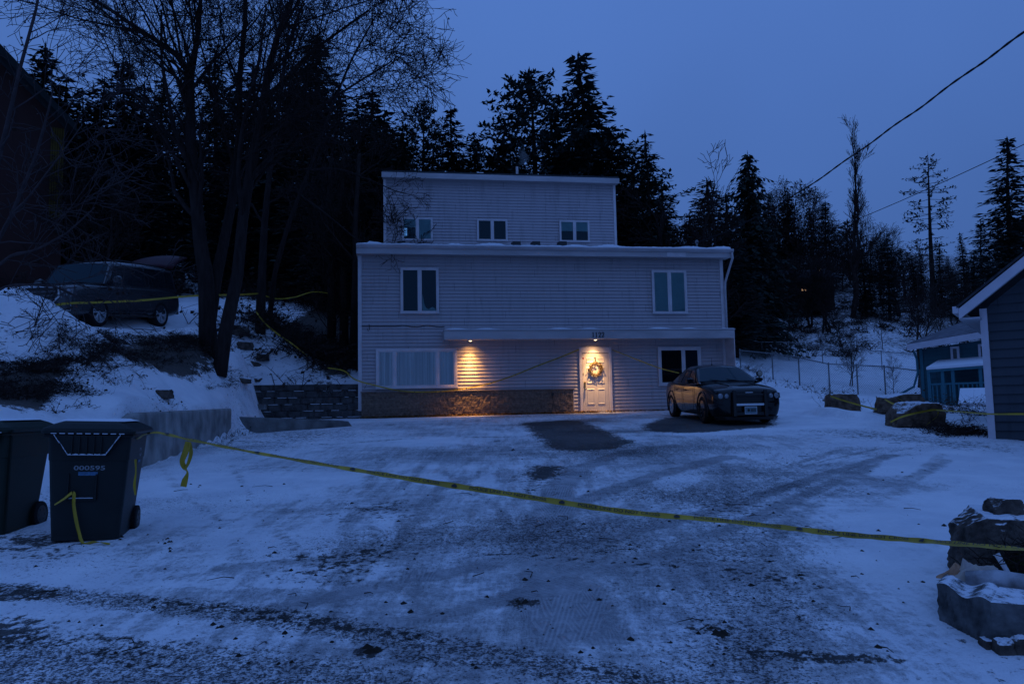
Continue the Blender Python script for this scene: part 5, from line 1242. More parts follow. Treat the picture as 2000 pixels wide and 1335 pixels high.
q = MB(); q.grid(rows); tg = q.build('tailgate', mat('tailgate_maroon_shine', (.05, .012, .018), .5, spec=.15), suv, smooth=True)  # maroon is a red lamp reflection put into the panel colour
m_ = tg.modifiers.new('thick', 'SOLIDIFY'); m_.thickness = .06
q = MB()
for y in (-.72, .72): q.tube([(-2.5, y, 1.45), (-3.0, y, 2.1)], .012, 6)
q.build('gas_strut', m_black, tg)
q = MB(); q.box(-2.66, -2.5, -.9, .9, .42, .62); q.build('rear_bumper', m_blackpl, suv, bevel=.02)

# --- two vehicles further back on the upper drive, only partly visible between the trunks
def far_car(label, px, py, Y, m_body, sc_, yaw):
    p = P(px, py, Y); t = thing('parked_car', label, 'car', (p[0], p[1], H(p[0], p[1])-.02), yaw, 'cars far back on the upper drive')
    t.scale = (sc_, sc_, sc_); c = Car(t, VB, VG, m_body); c.dirn = 1; c.build([(1.48, .40, .47, 1.02), (-1.47, .40, .47, 1.02)], 1); c.greenhouse(m_body); c.cross_pane(0, .1, .94, 'windscreen', m_wind, .94); c.dirn = -1; c.cross_pane(4, .0, .55, 'rear_window', m_gblack, .9)
    c.side_pane(1, .2, .97); c.side_pane(2, .03, .94); c.side_pane(3, .03, .94)
    q = MB(); q.hexa([(-2.66, -.70, 1.16), (-2.60, -.70, 1.16), (-2.60, .70, 1.16), (-2.66, .70, 1.16)], [(-2.56, -.62, 1.70), (-2.50, -.62, 1.70), (-2.50, .62, 1.70), (-2.56, .62, 1.70)]); q.build('rear_window', m_gblack, t)
    for sx_ in (1.48, -1.47):
        for y in (.88, -.88): wheel(t, sx_, y, .40, .40, .27, 6, m_alloy, .285)
    for sg in (1, -1):
        q = MB(); q.box(-2.64, -2.5, sg*.86-.06, sg*.86+.06, .85, 1.15); q.build('tail_light', m_tail, t)
        q = MB(); q.box(2.5, 2.6, sg*.8-.14, sg*.8+.14, .85, 1.0); q.build('headlight', m_lamp, t)
    q = MB(); q.box(-2.70, -2.52, -.9, .9, .45, .66); q.build('bumper', m_blackpl, t, bevel=.02); return t
far_car('white car behind the big SUV, seen past its raised tailgate', 356, 579, 53, mat('white_car_paint', (.62, .64, .66), .3, coat=.4), .82, R(98))
far_car('dark car far back on the drive, between the two leaning trunks', 440, 582, 53, mat('black_car_paint', (.018, .02, .024), .2, coat=.5), .80, R(-60))
# ------------------------------------------------------------------ neighbouring buildings
m_navy = siding_mat('slate_lap_siding', (.040, .050, .062), (.062, .072, .085), .17)
m_wtrim = mat('neighbour_white_trim', (.62, .58, .62), .55, noise=.1, nscale=4)
m_wsof = mat('neighbour_soffit', (.42, .42, .46), .6)
def frame_from(a, b):
    a, b = np.array(a), np.array(b); d = b-a; d[2] = 0; L = np.linalg.norm(d); d = d/L; return d, np.array((-d[1], d[0], 0)), L
# right-hand slate house: gable end towards us
nc_ = P(1935, 855, 14.6); zg = nc_[2]-.25
nh = thing('neighbour_house', 'slate grey house with white eaves at the right edge of the picture', 'house', (nc_[0], nc_[1], zg), R(-36))
def NU(px, py, off=0.0):
    o = Vector((nc_[0], nc_[1], zg)); a = R(-36); fx = Vector((math.cos(a), math.sin(a), 0)); fy = Vector((-math.sin(a), math.cos(a), 0))
    d = Vector(ray(px, py)); e = Vector(EYE); s = ((o+fy*off-e).dot(fy))/d.dot(fy); q = e+d*s-o; return q.dot(fx), q.z
xe, ze = NU(1872, 603, -.45); xr, zr = NU(2000, 500, -.45); slope = (zr-ze)/(xr-xe)
zw = ze+slope*(0-xe)-.30                 # wall height at the corner
q = MB(); WD = 8.0
n = int((zw+slope*WD/2+.2)/.17)+1; rows = []
for k in range(n+1):
    z = -.3+k*.17
    def xl(zz): return 0.02 if zz < zw else (zz-zw)/slope
    for dz, yy in ((0, .012), (.016, .012), (.012, -.022), (.03, -.02)):
        zz = z+dz; x0 = xl(zz); x1 = WD-x0 if zz > zw else WD; rows.append([(x0, yy, zz), (max(x0+.01, x1), yy, zz)])
q.grid(rows); q.box(0, .12, .03, 10, -.3, zw); q.box(0, WD, .03, .1, -.3, zw-.02); q.build('wall', m_navy, nh)
q = MB(); q.box(-.035, .085, -.05, .02, -.3, zw+.04); q.build('corner_board', m_wtrim, nh)
def rake(x0, z0, x1, z1, y0, y1, t_): return MB().hexa([(x0, y0, z0-t_), (x1, y0, z1-t_), (x1, y1, z1-t_), (x0, y1, z0-t_)], [(x0, y0, z0), (x1, y0, z1), (x1, y1, z1), (x0, y1, z0)])
zm = ze+slope*(WD/2-xe)
rake(xe, ze, WD/2, zm, -.45, -.41, .20).build('bargeboard', m_wtrim, nh)
rake(xe, ze-.12, WD/2, zm-.12, -.408, -.0, .03).build('soffit', m_wsof, nh)
rake(xe-.03, ze+.06, WD/2, zm+.06, -.47, 10, .05).build('roof', mat('dark_shingle', (.045, .047, .055), .9, noise=.4, bump=.4), nh)
rake(WD/2, zm+.06, WD-xe, ze+.06, -.47, 10, .05).build('roof', MATS['dark_shingle'], nh)
q = MB(); q.box(xe-.10, xe-.005, -.46, 10, ze-.08, ze+.05); q.build('gutter', m_wtrim, nh)
q = MB(); q.box(xe+.0, 0.0, -.41, 10, ze-.21, ze-.17); q.build('eave_soffit', m_wsof, nh)

# blue cottage with a porch, further up on the right
m_blue = siding_mat('blue_lap_siding', (.030, .10, .125), (.042, .13, .155), .2)
m_bluet = mat('blue_trim', (.05, .17, .21), .6)
ca = P(1803, 772, 33); cb = P(1990, 772, 30.5); cd, cn, cL = frame_from(ca, cb); cang = math.atan2(cd[1], cd[0]); cz = H(ca[0], ca[1])-.3
ct = thing('cottage', 'small blue cottage with a snowy porch, beyond the boulders and fence', 'cottage', (ca[0], ca[1], cz), cang)
def CU(px, py, off=0.0):
    o = np.array((ca[0], ca[1], cz)); d = ray(px, py); s = ((o+cn*off-EYE)@cn)/(d@cn); q_ = EYE+d*s-o; return float(q_@cd), float(q_[2])
hl_ = CU(1803, 682)[1]; hr_ = CU(1925, 663)[1]; sl2 = (hr_-hl_)/(CU(1925, 663)[0])
q = MB(); rows = []; n = int(hl_/.2)+8
CLn = cL+3
for k in range(n):
    z = k*.2
    if z > hl_-.0: break
    for dz, yy in ((0, .01), (.02, .01), (.016, -.03), (.03, -.03)): rows.append([(0.03, yy, z+dz), (CLn, yy, z+dz)])
rows.append([(0.03, 0, hl_), (CLn, 0, hl_+sl2*CLn)])
q.grid(rows); q.box(0, .1, .03, 7, 0, hl_); q.build('wall', m_blue, ct)
q = MB(); q.box(-.03, .10, -.055, .02, 0, hl_+.05); q.build('corner_board', m_bluet, ct)
rx, rz_ = CU(1772, 675, -.7); rx2, rz2 = CU(1921, 650, -.7); s3 = (rz2-rz_)/(rx2-rx); xe2 = CLn+1
def sheet(x0, x1, y0, y1, z0, sl_, th, yup=0.0):
    return MB().hexa([(x0, y0, z0-th), (x1, y0, z0-th+sl_*(x1-x0)), (x1, y1, z0-th+sl_*(x1-x0)+yup), (x0, y1, z0-th+yup)], [(x0, y0, z0), (x1, y0, z0+sl_*(x1-x0)), (x1, y1, z0+sl_*(x1-x0)+yup), (x0, y1, z0+yup)])
sheet(rx, xe2, -.65, 7, rz_+.10, s3, .10, 1.4).build('roof', mat('frosted_shingle', (.16, .16, .18), .9, noise=.5, nscale=3), ct)
sheet(rx-.02, xe2, -.72, -.655, rz_+.06, s3, .26).build('fascia', m_wtrim, ct)
def small_window(p0, p1, p2, p3):
    x0, z1 = CU(p0, p1); x1, z0 = CU(p2, p3); q = MB(); f = .09
    q.box(x0, x1, -.10, 0, z1-f, z1); q.box(x0, x1, -.10, 0, z0, z0+f); q.box(x0, x0+f, -.10, 0, z0+f, z1-f); q.box(x1-f, x1, -.10, 0, z0+f, z1-f); w = q.build('window', m_wtrim, ct)
    q = MB(); q.box(x0+f, x1-f, -.06, -.05, z0+f, z1-f); q.build('pane', m_gblack, w)
small_window(1857, 677, 1876, 706); small_window(1911, 672, 1935, 702)
px0, pz0 = CU(1811, 722, -1.6); px1, pz1 = CU(1930, 709, -1.6); sp_ = (pz1-pz0)/(px1-px0)
por = sheet(px0, xe2, -1.6, -.03, pz0, sp_*.5, .10, .35).build('porch_roof', m_bluet, ct)
sheet(px0-.03, xe2, -1.62, -.04, pz0+.10, sp_*.5, .095, .35).build('snow_cover', m_snow, por)
for px in (1815, 1842, 1862, 1916):
    x, z = CU(px, 740, -1.5); q = MB(); q.box(x-.06, x+.06, -1.55, -1.45, 0, pz0-.02+sp_*.5*(x-px0)); q.build('porch_post', m_bluet, ct)
xa, za2 = CU(1815, 751, -1.5); q = MB(); q.box(xa, xe2, -1.54, -1.47, za2-.02, za2+.05); q.box(xa, xe2, -1.53, -1.48, .12, .18)
x = xa+.1
while x < xe2: q.box(x, x+.05, -1.52, -1.49, .18, za2-.02); x += .16
q.build('railing', m_bluet, ct)
q = MB(); gx0, gz0 = CU(1805, 745, -.5); q.tube([(-.1, -.5, hl_-.1), (-.12, -.12, hl_-.4), (-.12, -.1, 1.5), (-.3, -.15, .9), (-1.6, -.5, .15)], .05, 8); q.build('downspout', m_bluet, ct)
q = MB(); q.box(px0, xe2, -1.5, -.05, 0, .12); q.build('porch_floor', m_bluet, ct)
# low snowy shed roof in front of the cottage
sp0 = P(1872, 790, 26); q = MB(); zz = sp0[2]
q.hexa([(0, 0, 0), (3.2, 0, 0), (3.2, 2.0, .5), (.9, 2.0, .5)], [(0, 0, .06), (3.2, 0, .06), (3.2, 2.0, .58), (.9, 2.0, .58)]); sh = thing('shed', 'low shed with a snow covered roof between the cottage and the slate house', 'shed', (sp0[0], sp0[1], zz-.0), R(-8))
q.build('roof_snow', m_snow, sh); q = MB(); q.box(.05, 3.15, .05, 1.9, -1.3, -.01); q.build('wall', m_bluet, sh); q = MB(); q.box(-.03, 3.2, -.03, .04, -.12, -.003); q.build('fascia', m_wtrim, sh)

# big dark building high on the left behind the branches
m_brn = siding_mat('red_brown_boards', (.028, .009, .007), (.042, .014, .010), .25)
br_ = P(121, 430, 31); bl = br_-9*np.array((math.cos(R(31)), math.sin(R(31)), 0)); bd, bn, bL = frame_from(bl, br_); bang = math.atan2(bd[1], bd[0]); bz = 6.0
lb = thing('brown_building', 'dark red-brown boarded building with a steep eave, high at the left edge', 'building', (bl[0], bl[1], bz), bang)
def BU(px, py, off=0.0):
    o = np.array((bl[0], bl[1], bz)); d = ray(px, py); s = ((o+bn*off-EYE)@bn)/(d@bn); q_ = EYE+d*s-o; return float(q_@bd), float(q_[2])
zt1 = BU(121, 250)[1]; xA, zA = BU(0, 85, -.8); xB, zB = BU(150, 243, -.8); s4 = (zB-zA)/(xB-xA)
q = MB(); q.add([(-12, 0, -2), (bL, 0, -2), (bL, 0, zt1), (-2, 0, zt1-s4*(bL+2)-.4), (-12, 0, zt1-s4*(bL+2)-.4)], [(0, 1, 2, 3, 4)])
rows = []
q.add([(bL, 0, -2), (bL, 9, -2), (bL, 9, zt1), (bL, 0, zt1)], [(0, 1, 2, 3)]); q.build('wall', m_brn, lb)
q = MB(); x0_ = BU(97, 330)[0]
for k in range(6): xx = x0_+(bL-x0_)*k/6; q.box(xx+.01, xx+(bL-x0_)/6-.01, -.09, -.01, BU(110, 428)[1], zt1-.05)
q.build('corner_panel', mat('mustard_boards', (.085, .055, .012), .8, noise=.4, nscale=3), lb)
MB().hexa([(xA-3, -.8, zA-s4*3-.5), (xB, -.8, zB-.30), (xB, 9, zB-.30), (xA-3, 9, zA-s4*3-.5)], [(xA-3, -.8, zA-s4*3), (xB, -.8, zB), (xB, 9, zB), (xA-3, 9, zA-s4*3)]).build('roof', mat('dark_green_eave', (.012, .018, .018), .8), lb)
# hint of a dwelling with two lit windows up on the right-hand hill
m_lit = emis('lit_window', (1.0, .55, .22), 1.6)
hp = P(1572, 572, 70); hh = thing('hill_house', 'dim brown house on the far slope with small lit lamps', 'house', (hp[0]-1.5, hp[1], hp[2]-1.6), 0)
q = MB(); q.box(-1.5, 4.2, 0, 5, 0, 3.0); q.build('wall', mat('hill_house_wall', (.022, .011, .009), .9, noise=.3, nscale=2), hh)
q = MB(); q.hexa([(-1.9, -.4, 3.0), (4.6, -.4, 3.0), (4.6, 5.4, 3.0), (-1.9, 5.4, 3.0)], [(-1.9, 2.2, 4.1), (4.6, 2.2, 4.1), (4.6, 2.8, 4.1), (-1.9, 2.8, 4.1)]); q.build('roof', MATS['dark_shingle'], hh)
for px, py in ((1567, 565.5), (1572.5, 565.5), (1600.5, 528)):
    c = P(px, py, 69.85); q = MB(); w_ = .09; q.box(c[0]-hp[0]+1.5-w_, c[0]-hp[0]+1.5+w_, -.12, -.02, c[2]-hp[2]+1.6-.07, c[2]-hp[2]+1.6+.07); q.build('lit_lamp', m_lit, hh)
hp2 = P(1785, 540, 100); q = MB(); q.box(-7, 9, 0, 8, -6, 0); h2 = q.build('far_house', MATS['hill_house_wall']); h2.location = (hp2[0], hp2[1], hp2[2]); tag(h2, 'far low building with a snowy roof line on the skyline between the trees', 'house')
q = MB(); q.hexa([(-8, -1, 0), (10, -1, 0), (10, 9, 0), (-8, 9, 0)], [(-8, -1, .8), (10, -1, .8), (10, 9, 2), (-8, 9, 2)]); q.build('snow_cover', m_snow, h2)
lp = P(532.5, 447.5, 52); q = MB(); q.lathe([(.10, -.12), (.14, 0), (.04, .12)], 10); lpo = q.build('lamp', emis('orange_lamp', (1, .45, .12), 1.2)); lpo.location = tuple(lp); tag(lpo, 'small orange lamp glowing through the wood, left of the house', 'lamp')
q = MB(); q.tube([(0, 0, -.12), (0, .1, -8)], .06, 6); q.build('lamp_post', m_black, lpo)

# ------------------------------------------------------------------ chain link fences
m_galv = mat('galvanised_steel', (.20, .21, .22), .45, metal=.6, noise=.2)
def fence(name, label, pts, h, gap=.11, extra_rail=False):
    """pts: world ground points of the posts in order"""
    t = thing(name, label, 'fence', pts[0]); o = Vector(pts[0])
    for p in pts:
        p = Vector(p)-o; q = MB(); q.tube([(p.x, p.y, p.z-.2), (p.x, p.y, p.z+h+.03)], .032, 8); q.lathe([(.04, h), (.04, h+.04), (.01, h+.07)], 8, 'z', (p.x, p.y, p.z)); q.build('post', m_galv, t)
    q = MB(); q.tube([(p[0]-o.x, p[1]-o.y, p[2]-o.z+h) for p in pts], .024, 6); q.build('top_rail', m_galv, t)
    q = MB(); r_ = .0045
    for a, b in zip(pts[:-1], pts[1:]):
        a, b = Vector(a)-o, Vector(b)-o; L = (b-a).length; n = int(L/gap); m_ = h-.06
        for k in range(-int(m_/gap)-1, n+1):
            for sg in (1, -1):
                u0, u1 = k*gap, k*gap+m_; v0, v1 = (0, m_) if sg > 0 else (m_, 0)
                if u0 < 0: v0 += (0-u0)*sg; u0 = 0
                if u1 > L: v1 -= (u1-L)*sg; u1 = L
                if u1-u0 < .02: continue
                p0 = a+(b-a)*(u0/L); p1 = a+(b-a)*(u1/L); q.tube([(p0.x, p0.y, p0.z+.04+v0), (p1.x, p1.y, p1.z+.04+v1)], r_, 3, False)
    q.build('wire_mesh', m_galv, t); return t
def gp_(px, py, Y): p = P(px, py, Y); return (p[0], p[1], H(p[0], p[1]))
fence('chain_link_fence', 'lower chain link fence running from the house corner down past the boulders', [gp_(1447, 728, 38), gp_(1510, 739, 36.3), gp_(1562, 750, 34.2), gp_(1621, 767, 32.6), gp_(1676, 769, 32.9), gp_(1730, 771, 33.4), gp_(1800, 772, 33.2)], 1.25)
fence('chain_link_fence', 'upper chain link fence across the far side of the snowy yard', [gp_(1440, 696, 54), gp_(1489, 699, 54), gp_(1541, 702, 54), gp_(1607, 709, 54), gp_(1663, 716, 54), gp_(1723, 721, 54), gp_(1800, 724, 54.5)], 1.25, .16)

# ------------------------------------------------------------------ overhead wires
m_wire = mat('black_cable', (.010, .010, .012), .7)
def cable(name, label, pix, r0, twist=0.0):
    pts = [P(*p) for p in pix]; out_ = []
    for i in range(len(pts)-1):
        for k in range(10):
            f = k/10; p = pts[i]*(1-f)+pts[i+1]*f; out_.append(p)
    out_.append(pts[-1]); q = MB()
    if twist:
        for j in range(2):
            q.tube([(p[0]+.3*r0*math.cos(i*1.25+j*3.14), p[1], p[2]+0.55*r0*math.sin(i*1.25+j*3.14)+.8*r0*math.sin(i*.5)) for i, p in enumerate(out_)], r0, 5)
    else: q.tube([tuple(p) for p in out_], r0, 6)
    return tag(q.build(name, m_wire), label, 'cable')
cable('service_cable', 'thick twisted overhead cable from the house roof to the upper right corner', [(1362, 474, 27.5), (1430, 448, 26), (1500, 413, 24), (1570, 370, 22), (1640, 322, 20), (1720, 265, 18), (1800, 208, 16.3), (1900, 135, 14.3), (2000, 64, 12.6), (2120, -25, 11)], .016, 1)
cable('overhead_wire', 'thin overhead wire sloping through the sparse pine at the right', [(1560, 478, 60), (1685, 424, 54), (1760, 392, 50), (1850, 352, 46), (1930, 315, 43), (2000, 282, 40), (2120, 224, 36)], .022)
mp_ = P(1361, 476, 27.6); q = MB(); q.tube([(mp_[0], mp_[1], mp_[2]-.5), (mp_[0], mp_[1], mp_[2]+.05)], .035, 8); q.lathe([(.06, .02), (.07, .09), (.02, .14)], 10, 'z', (mp_[0], mp_[1], mp_[2])); tag(q.build('service_mast', m_galv), 'short service mast holding the overhead cable on the house roof', 'mast')

# ------------------------------------------------------------------ police tape
m_tape = mat('yellow_tape', (.44, .30, .012), .5, noise=.3, nscale=3)
m_tink = mat('tape_ink', (.012, .012, .010), .5)
TW = .050
def tape(name, label, pts, tilt, text=True, parent=None, wid=TW, sub=14, wave=0.0, text_start=.3, group='police tapes', ref=(0, 0, 1)):
    """pts: world points of the middle line; tilt: per point angle in degrees of the band (0 upright, 90 flat)"""
    P_ = [Vector(p) for p in pts]; dens = []; tl = []
    for i in range(len(P_)-1):
        p0 = P_[max(0, i-1)]; p1 = P_[i]; p2 = P_[i+1]; p3 = P_[min(len(P_)-1, i+2)]
        for k in range(sub):
            f = k/sub; f2, f3 = f*f, f*f*f
            dens.append(.5*((2*p1)+(-p0+p2)*f+(2*p0-5*p1+4*p2-p3)*f2+(-p0+3*p1-3*p2+p3)*f3)); tl.append(tilt[i]+(tilt[i+1]-tilt[i])*f)
    dens.append(P_[-1]); tl.append(tilt[-1]); n = len(dens); side = []; s_ = [0]
    for i in range(n):
        d = (dens[min(n-1, i+1)]-dens[max(0, i-1)]).normalized(); h = Vector(ref); h = (h-d*h.dot(d))
        h = h.normalized() if h.length > .05 else Vector((1, 0, 0)).cross(d).normalized()
        b = d.cross(h); a = -R(tl[i]+wave*math.sin(i*.8)); side.append((h*math.cos(a)+b*math.sin(a)))
        if i: s_.append(s_[-1]+(dens[i]-dens[i-1]).length)
    q = MB(); rows = []
    for c in (-.5, -.17, .17, .5): rows.append([tuple(dens[i]+side[i]*(c*wid)+side[i].cross((dens[min(n-1, i+1)]-dens[max(0, i-1)]).normalized())*(.006*(1-4*c*c))) for i in range(n)])
    q.grid(rows); o = q.build(name, m_tape, parent, smooth=True); tag(o, label, 'tape', group)
    if text:
        L = s_[-1]; q = MB(); pos = text_start; words = 'POLICE LINE DO NOT CROSS'
        v, f, w_ = text2d(words, True); hh = wid*.52; tw_ = .62; gap = .25
        def at_(s, c, off):
            i = int(np.searchsorted(s_, s))-1; i = max(0, min(n-2, i)); f_ = (s-s_[i])/max(1e-6, s_[i+1]-s_[i]); p = dens[i].lerp(dens[i+1], f_); sd = side[i].lerp(side[i+1], f_).normalized(); d = (dens[i+1]-dens[i]).normalized(); nn = sd.cross(d).normalized()
            if nn.dot(Vector(EYE)-p) < 0: nn = -nn
            return p+sd*c+nn*off
        while pos+tw_ < L:
            q.add([tuple(at_(pos+p[0]/w_*tw_, (p[1]-.5)*hh, .0085)) for p in v], f)
            m0 = pos+tw_+gap*.5; q.add([tuple(at_(m0+x, y, .0085)) for x, y in ((-.022, -.016), (.022, -.016), (.022, .002), (.0, .016), (-.022, .002))], [(0, 1, 2, 3, 4)])
            pos += tw_+gap
        if q.f: q.build('lettering', m_tink, o)
    return o
def BL(x, y, z):                       # a point in the numbered bin's own frame
    a = R(15); o = BIN.location; return np.array((o.x+x*math.cos(a)-y*math.sin(a), o.y+x*math.sin(a)+y*math.cos(a), o.z+z-.038*x))
tape('police_tape', 'long yellow police tape stretched across the driveway from bin to tall stone', [BL(.37, -.02, .93), P(300, 844, 6.80), P(370, 858, 6.65), P(480, 880, 6.55), P(640, 908, 6.4), P(760, 928, 6.3), P(880, 947, 6.2), P(1000, 965, 6.1), P(1120, 984, 6.0), P(1240, 1001, 5.9), P(1400, 1015, 5.8), P(1520, 1028, 5.7), P(1640, 1042, 5.6), P(1760, 1052, 5.5), P(1880, 1062, 5.0), P(2040, 1075, 4.8)], [74, 75, 76, 74, 66, 52, 36, 44, 38, 42, 58, 56, 46, 52, 64, 78], wave=7)
def hang(label, pix, tl, text=True, **k): return tape('tape_end', label, [P(*p) if len(p) == 3 else p[0] for p in pix], tl, text, ref=(1, .3, 0), group='loose ends of police tape', **k)
def BF(px, py, off=.03):              # point just in front of the numbered bin's front face
    o = Vector(BIN.location); a = R(15); n_ = Vector((math.sin(a), -math.cos(a), 0)); d = Vector(ray(px, py)); e = Vector(EYE)
    s_ = ((o+n_*(.335+off)-e).dot(n_))/d.dot(n_); return (tuple(e+d*s_),)
hang('looped tape end hanging down from the long tape near the concrete wall', [(368, 862, 6.62), (363, 880, 6.60), (356, 900, 6.58), (361, 914, 6.6), (366, 922, 6.6), (361, 938, 6.6), (358, 950, 6.6)], [0, 20, 40, 60, 80, 20, 0], True, text_start=.02, wid=.05)
hang('second strand of the loop hanging at the left end of the long tape', [(370, 864, 6.63), (373, 884, 6.64), (368, 903, 6.63), (362, 914, 6.62)], [60, 50, 60, 70], False, wid=.045)
hang('tape end hanging under the side of the numbered bin', [(tuple(BL(*p)),) for p in ((.375, -.08, .74), (.378, -.07, .62), (.372, -.085, .50), (.38, -.07, .40))], [50, 75, 40, 70], False, wid=.03)
hang('tape knotted to the front of the numbered bin and trailing onto the snow', [BF(107, 985), BF(124, 974, .04), BF(143, 962, .045), BF(144, 985), BF(148, 1012), BF(154, 1038), BF(163, 1060, .05), tuple([tuple(np.array(G(188, 1064))+np.array((0, 0, .03)))]), tuple([tuple(np.array(G(214, 1066))+np.array((0, 0, .02)))])], [80, 60, 30, 40, 20, 40, 30, 40, 20], True, wid=.03, text_start=.9)
# upper drive
tape('police_tape', 'police tape strung before the SUV from snow pile to bare tree', [P(-30, 590, 15.4), P(40, 594, 15.6), P(90, 597, 15.8), P(135, 592, 16.6), P(200, 590, 17.2), P(280, 586, 18.0), P(345, 580, 18.8), P(388, 577, 19.2)], [8, 10, 15, 20, 10, 10, 25, 20], False)
tape('police_tape', 'police tape between the big bare tree and the slim trunk behind', [P(428, 576, 19.3), P(470, 575, 23), P(505, 573, 26.7)], [10, 15, 10], False)
tape('police_tape', 'slack police tape looping from the slim trunk to the dark wood by the house', [P(508, 574, 26.7), P(540, 583, 27.6), P(575, 580, 28.4), P(610, 570, 29.2), P(640, 572, 30)], [20, 15, 30, 40, 30], False, wid=.045)
tape('police_tape', 'police tape running down the dark bank from the slim trunk', [P(500, 608, 26.6), P(515, 628, 26.4), P(540, 650, 26.2), P(572, 672, 26.3), P(600, 695, 26.6)], [30, 10, 20, 30, 40], False)
tape('police_tape', 'police tape from the terrace past the window to the lit front door', [P(640, 718, 26.4), P(672, 724, 26.0), FW(-.1, -.3, FU(703, 741, -.3)[1])]+[FW(FU(px, py, -.22)[0], -.22, FU(px, py, -.22)[1]) for px, py in ((740, 754), (785, 763), (835, 765), (890, 761), (950, 750), (1000, 734), (1050, 714), (1095, 697), (1131, 682))], [30, 20, 20, 20, 25, 15, 20, 20, 20, 20, 20, 20], True, text_start=3.0, wid=.045)
tape('police_tape', 'police tape from the door frame to the dark sedan', [FW(FU(px, py, yy)[0], yy, FU(px, py, yy)[1]) for px, py, yy in ((1196, 683, -.12), (1222, 693, -.5), (1252, 705, -1.2), (1290, 719, -2.2), (1326, 728, -3.6))], [20, 30, 20, 30, 40], False, wid=.032)
# boulders and slate house
tape('police_tape', 'police tape slung from the fence boulder to the next boulders', [P(1622, 773, 21.7), P(1645, 781, 21.4), P(1680, 791, 20.6), P(1712, 799, 19.6)], [20, 20, 25, 20], False, wid=.042)
tape('police_tape', 'police tape wound over the boulder pair', [P(1728, 779, 19.35), P(1742, 787, 19.2), P(1756, 790, 18.8), P(1764, 784, 19.0), P(1750, 774, 19.4)], [60, 40, 30, 40, 60], False, wid=.042)
tape('police_tape', 'police tape across the face of the largest boulder', [P(1739, 824, 17.1), P(1760, 814, 16.95), P(1790, 806, 16.9), P(1828, 800, 17.1), P(1830, 812, 17.15), P(1808, 830, 17.0)], [20, 25, 20, 30, 40, 30], False, wid=.042)
tape('police_tape', 'police tape from the largest boulder across the slate house wall', [P(1828, 800, 17.1), P(1880, 804, 15.6), P(1933, 808, 14.45), P(1990, 808, 13.9), P(2060, 808, 13.3)], [40, 60, 50, 30, 30], False, wid=.042)
# ------------------------------------------------------------------ vegetation
m_bark = mat('grey_bark', (.030, .022, .020), .95, noise=.4, nscale=6, bump=.6, bscale=14, stretch=(2, 2, .4))
m_bark2 = mat('pale_twig_bark', (.06, .045, .046), .9, noise=.3, nscale=8)
m_barkd = mat('dark_bark', (.034, .025, .022), .95, noise=.3, nscale=6)
m_needle = mat('dark_needles', (.022, .034, .027), .8, noise=.5, nscale=.8, spec=.2)
m_needle2 = mat('blue_green_needles', (.025, .041, .038), .8, noise=.5, nscale=.8, spec=.2)
m_brownl = mat('brown_dead_leaves', (.038, .020, .013), .85, noise=.5, nscale=2, spec=.2)
m_weed = mat('dry_weeds', (.055, .042, .030), .9, noise=.4, nscale=9)

def grow(q, p, d, L, r, lvl, rnd, cfg, lf=None):
    """one branch and its children"""
    n = cfg['seg'][lvl]; pts = [p]; rad = [r]; dirs = [d]; cur = p; dd = d; tip = r*(.35 if lvl < cfg['max'] else .3)
    for i in range(n):
        dd = (dd+Vector((rnd.gauss(0, 1), rnd.gauss(0, 1), rnd.gauss(0, 1)))*cfg['wander'][lvl]+Vector((0, 0, cfg['up'][lvl]))).normalized()
        cur = cur+dd*(L/n); pts.append(cur); rad.append(max(cfg['rmin'], r+(tip-r)*(i+1)/n)); dirs.append(dd)
    q.tube(pts, rad, cfg['sides'][lvl], lvl == 0)
    if lvl < cfg['max']:
        kids(q, pts, rad, dirs, L, lvl, rnd, cfg, lf)
    elif lf is not None and rnd.random() < cfg['leaf']:
        leaf_(lf, cur, rnd, cfg['lsize'])
def leaf_(lf, c, rnd, s0):
    s = s0*rnd.uniform(.6, 1.2); a = Vector((rnd.uniform(-1, 1), rnd.uniform(-1, 1), rnd.uniform(-1, .2))).normalized()*s; b = a.orthogonal().normalized()*s*.45
    lf.add([c, c+a*.5+b, c+a, c+a*.5-b], [(0, 1, 2, 3)])
def kids(q, pts, rad, dirs, L, lvl, rnd, cfg, lf, t0=None):
    k = cfg['kids'][lvl]; k = int(k*rnd.uniform(.75, 1.25)+.5); t0 = cfg['t0'][lvl] if t0 is None else t0
    for j in range(k):
        t = t0+(1-t0)*(j+rnd.random())/k; x = min(t*(len(pts)-1), len(pts)-1.001); i = int(x); f = x-i
        p = pts[i].lerp(pts[i+1], f); d = dirs[i].lerp(dirs[i+1], f).normalized(); r = rad[i]+(rad[i+1]-rad[i])*f
        o = d.orthogonal().normalized(); o.rotate(Matrix.Rotation(rnd.random()*6.283, 3, d)); a = cfg['ang'][lvl]*rnd.uniform(.7, 1.3)
        nd = (d*math.cos(a)+o*math.sin(a)).normalized()
        LL = cfg['len'][lvl]*rnd.uniform(.6, 1.25)*(1.15-.65*t)
        grow(q, p, nd, LL, max(cfg['rmin'], r*cfg['rk'][lvl]), lvl+1, rnd, cfg, lf)
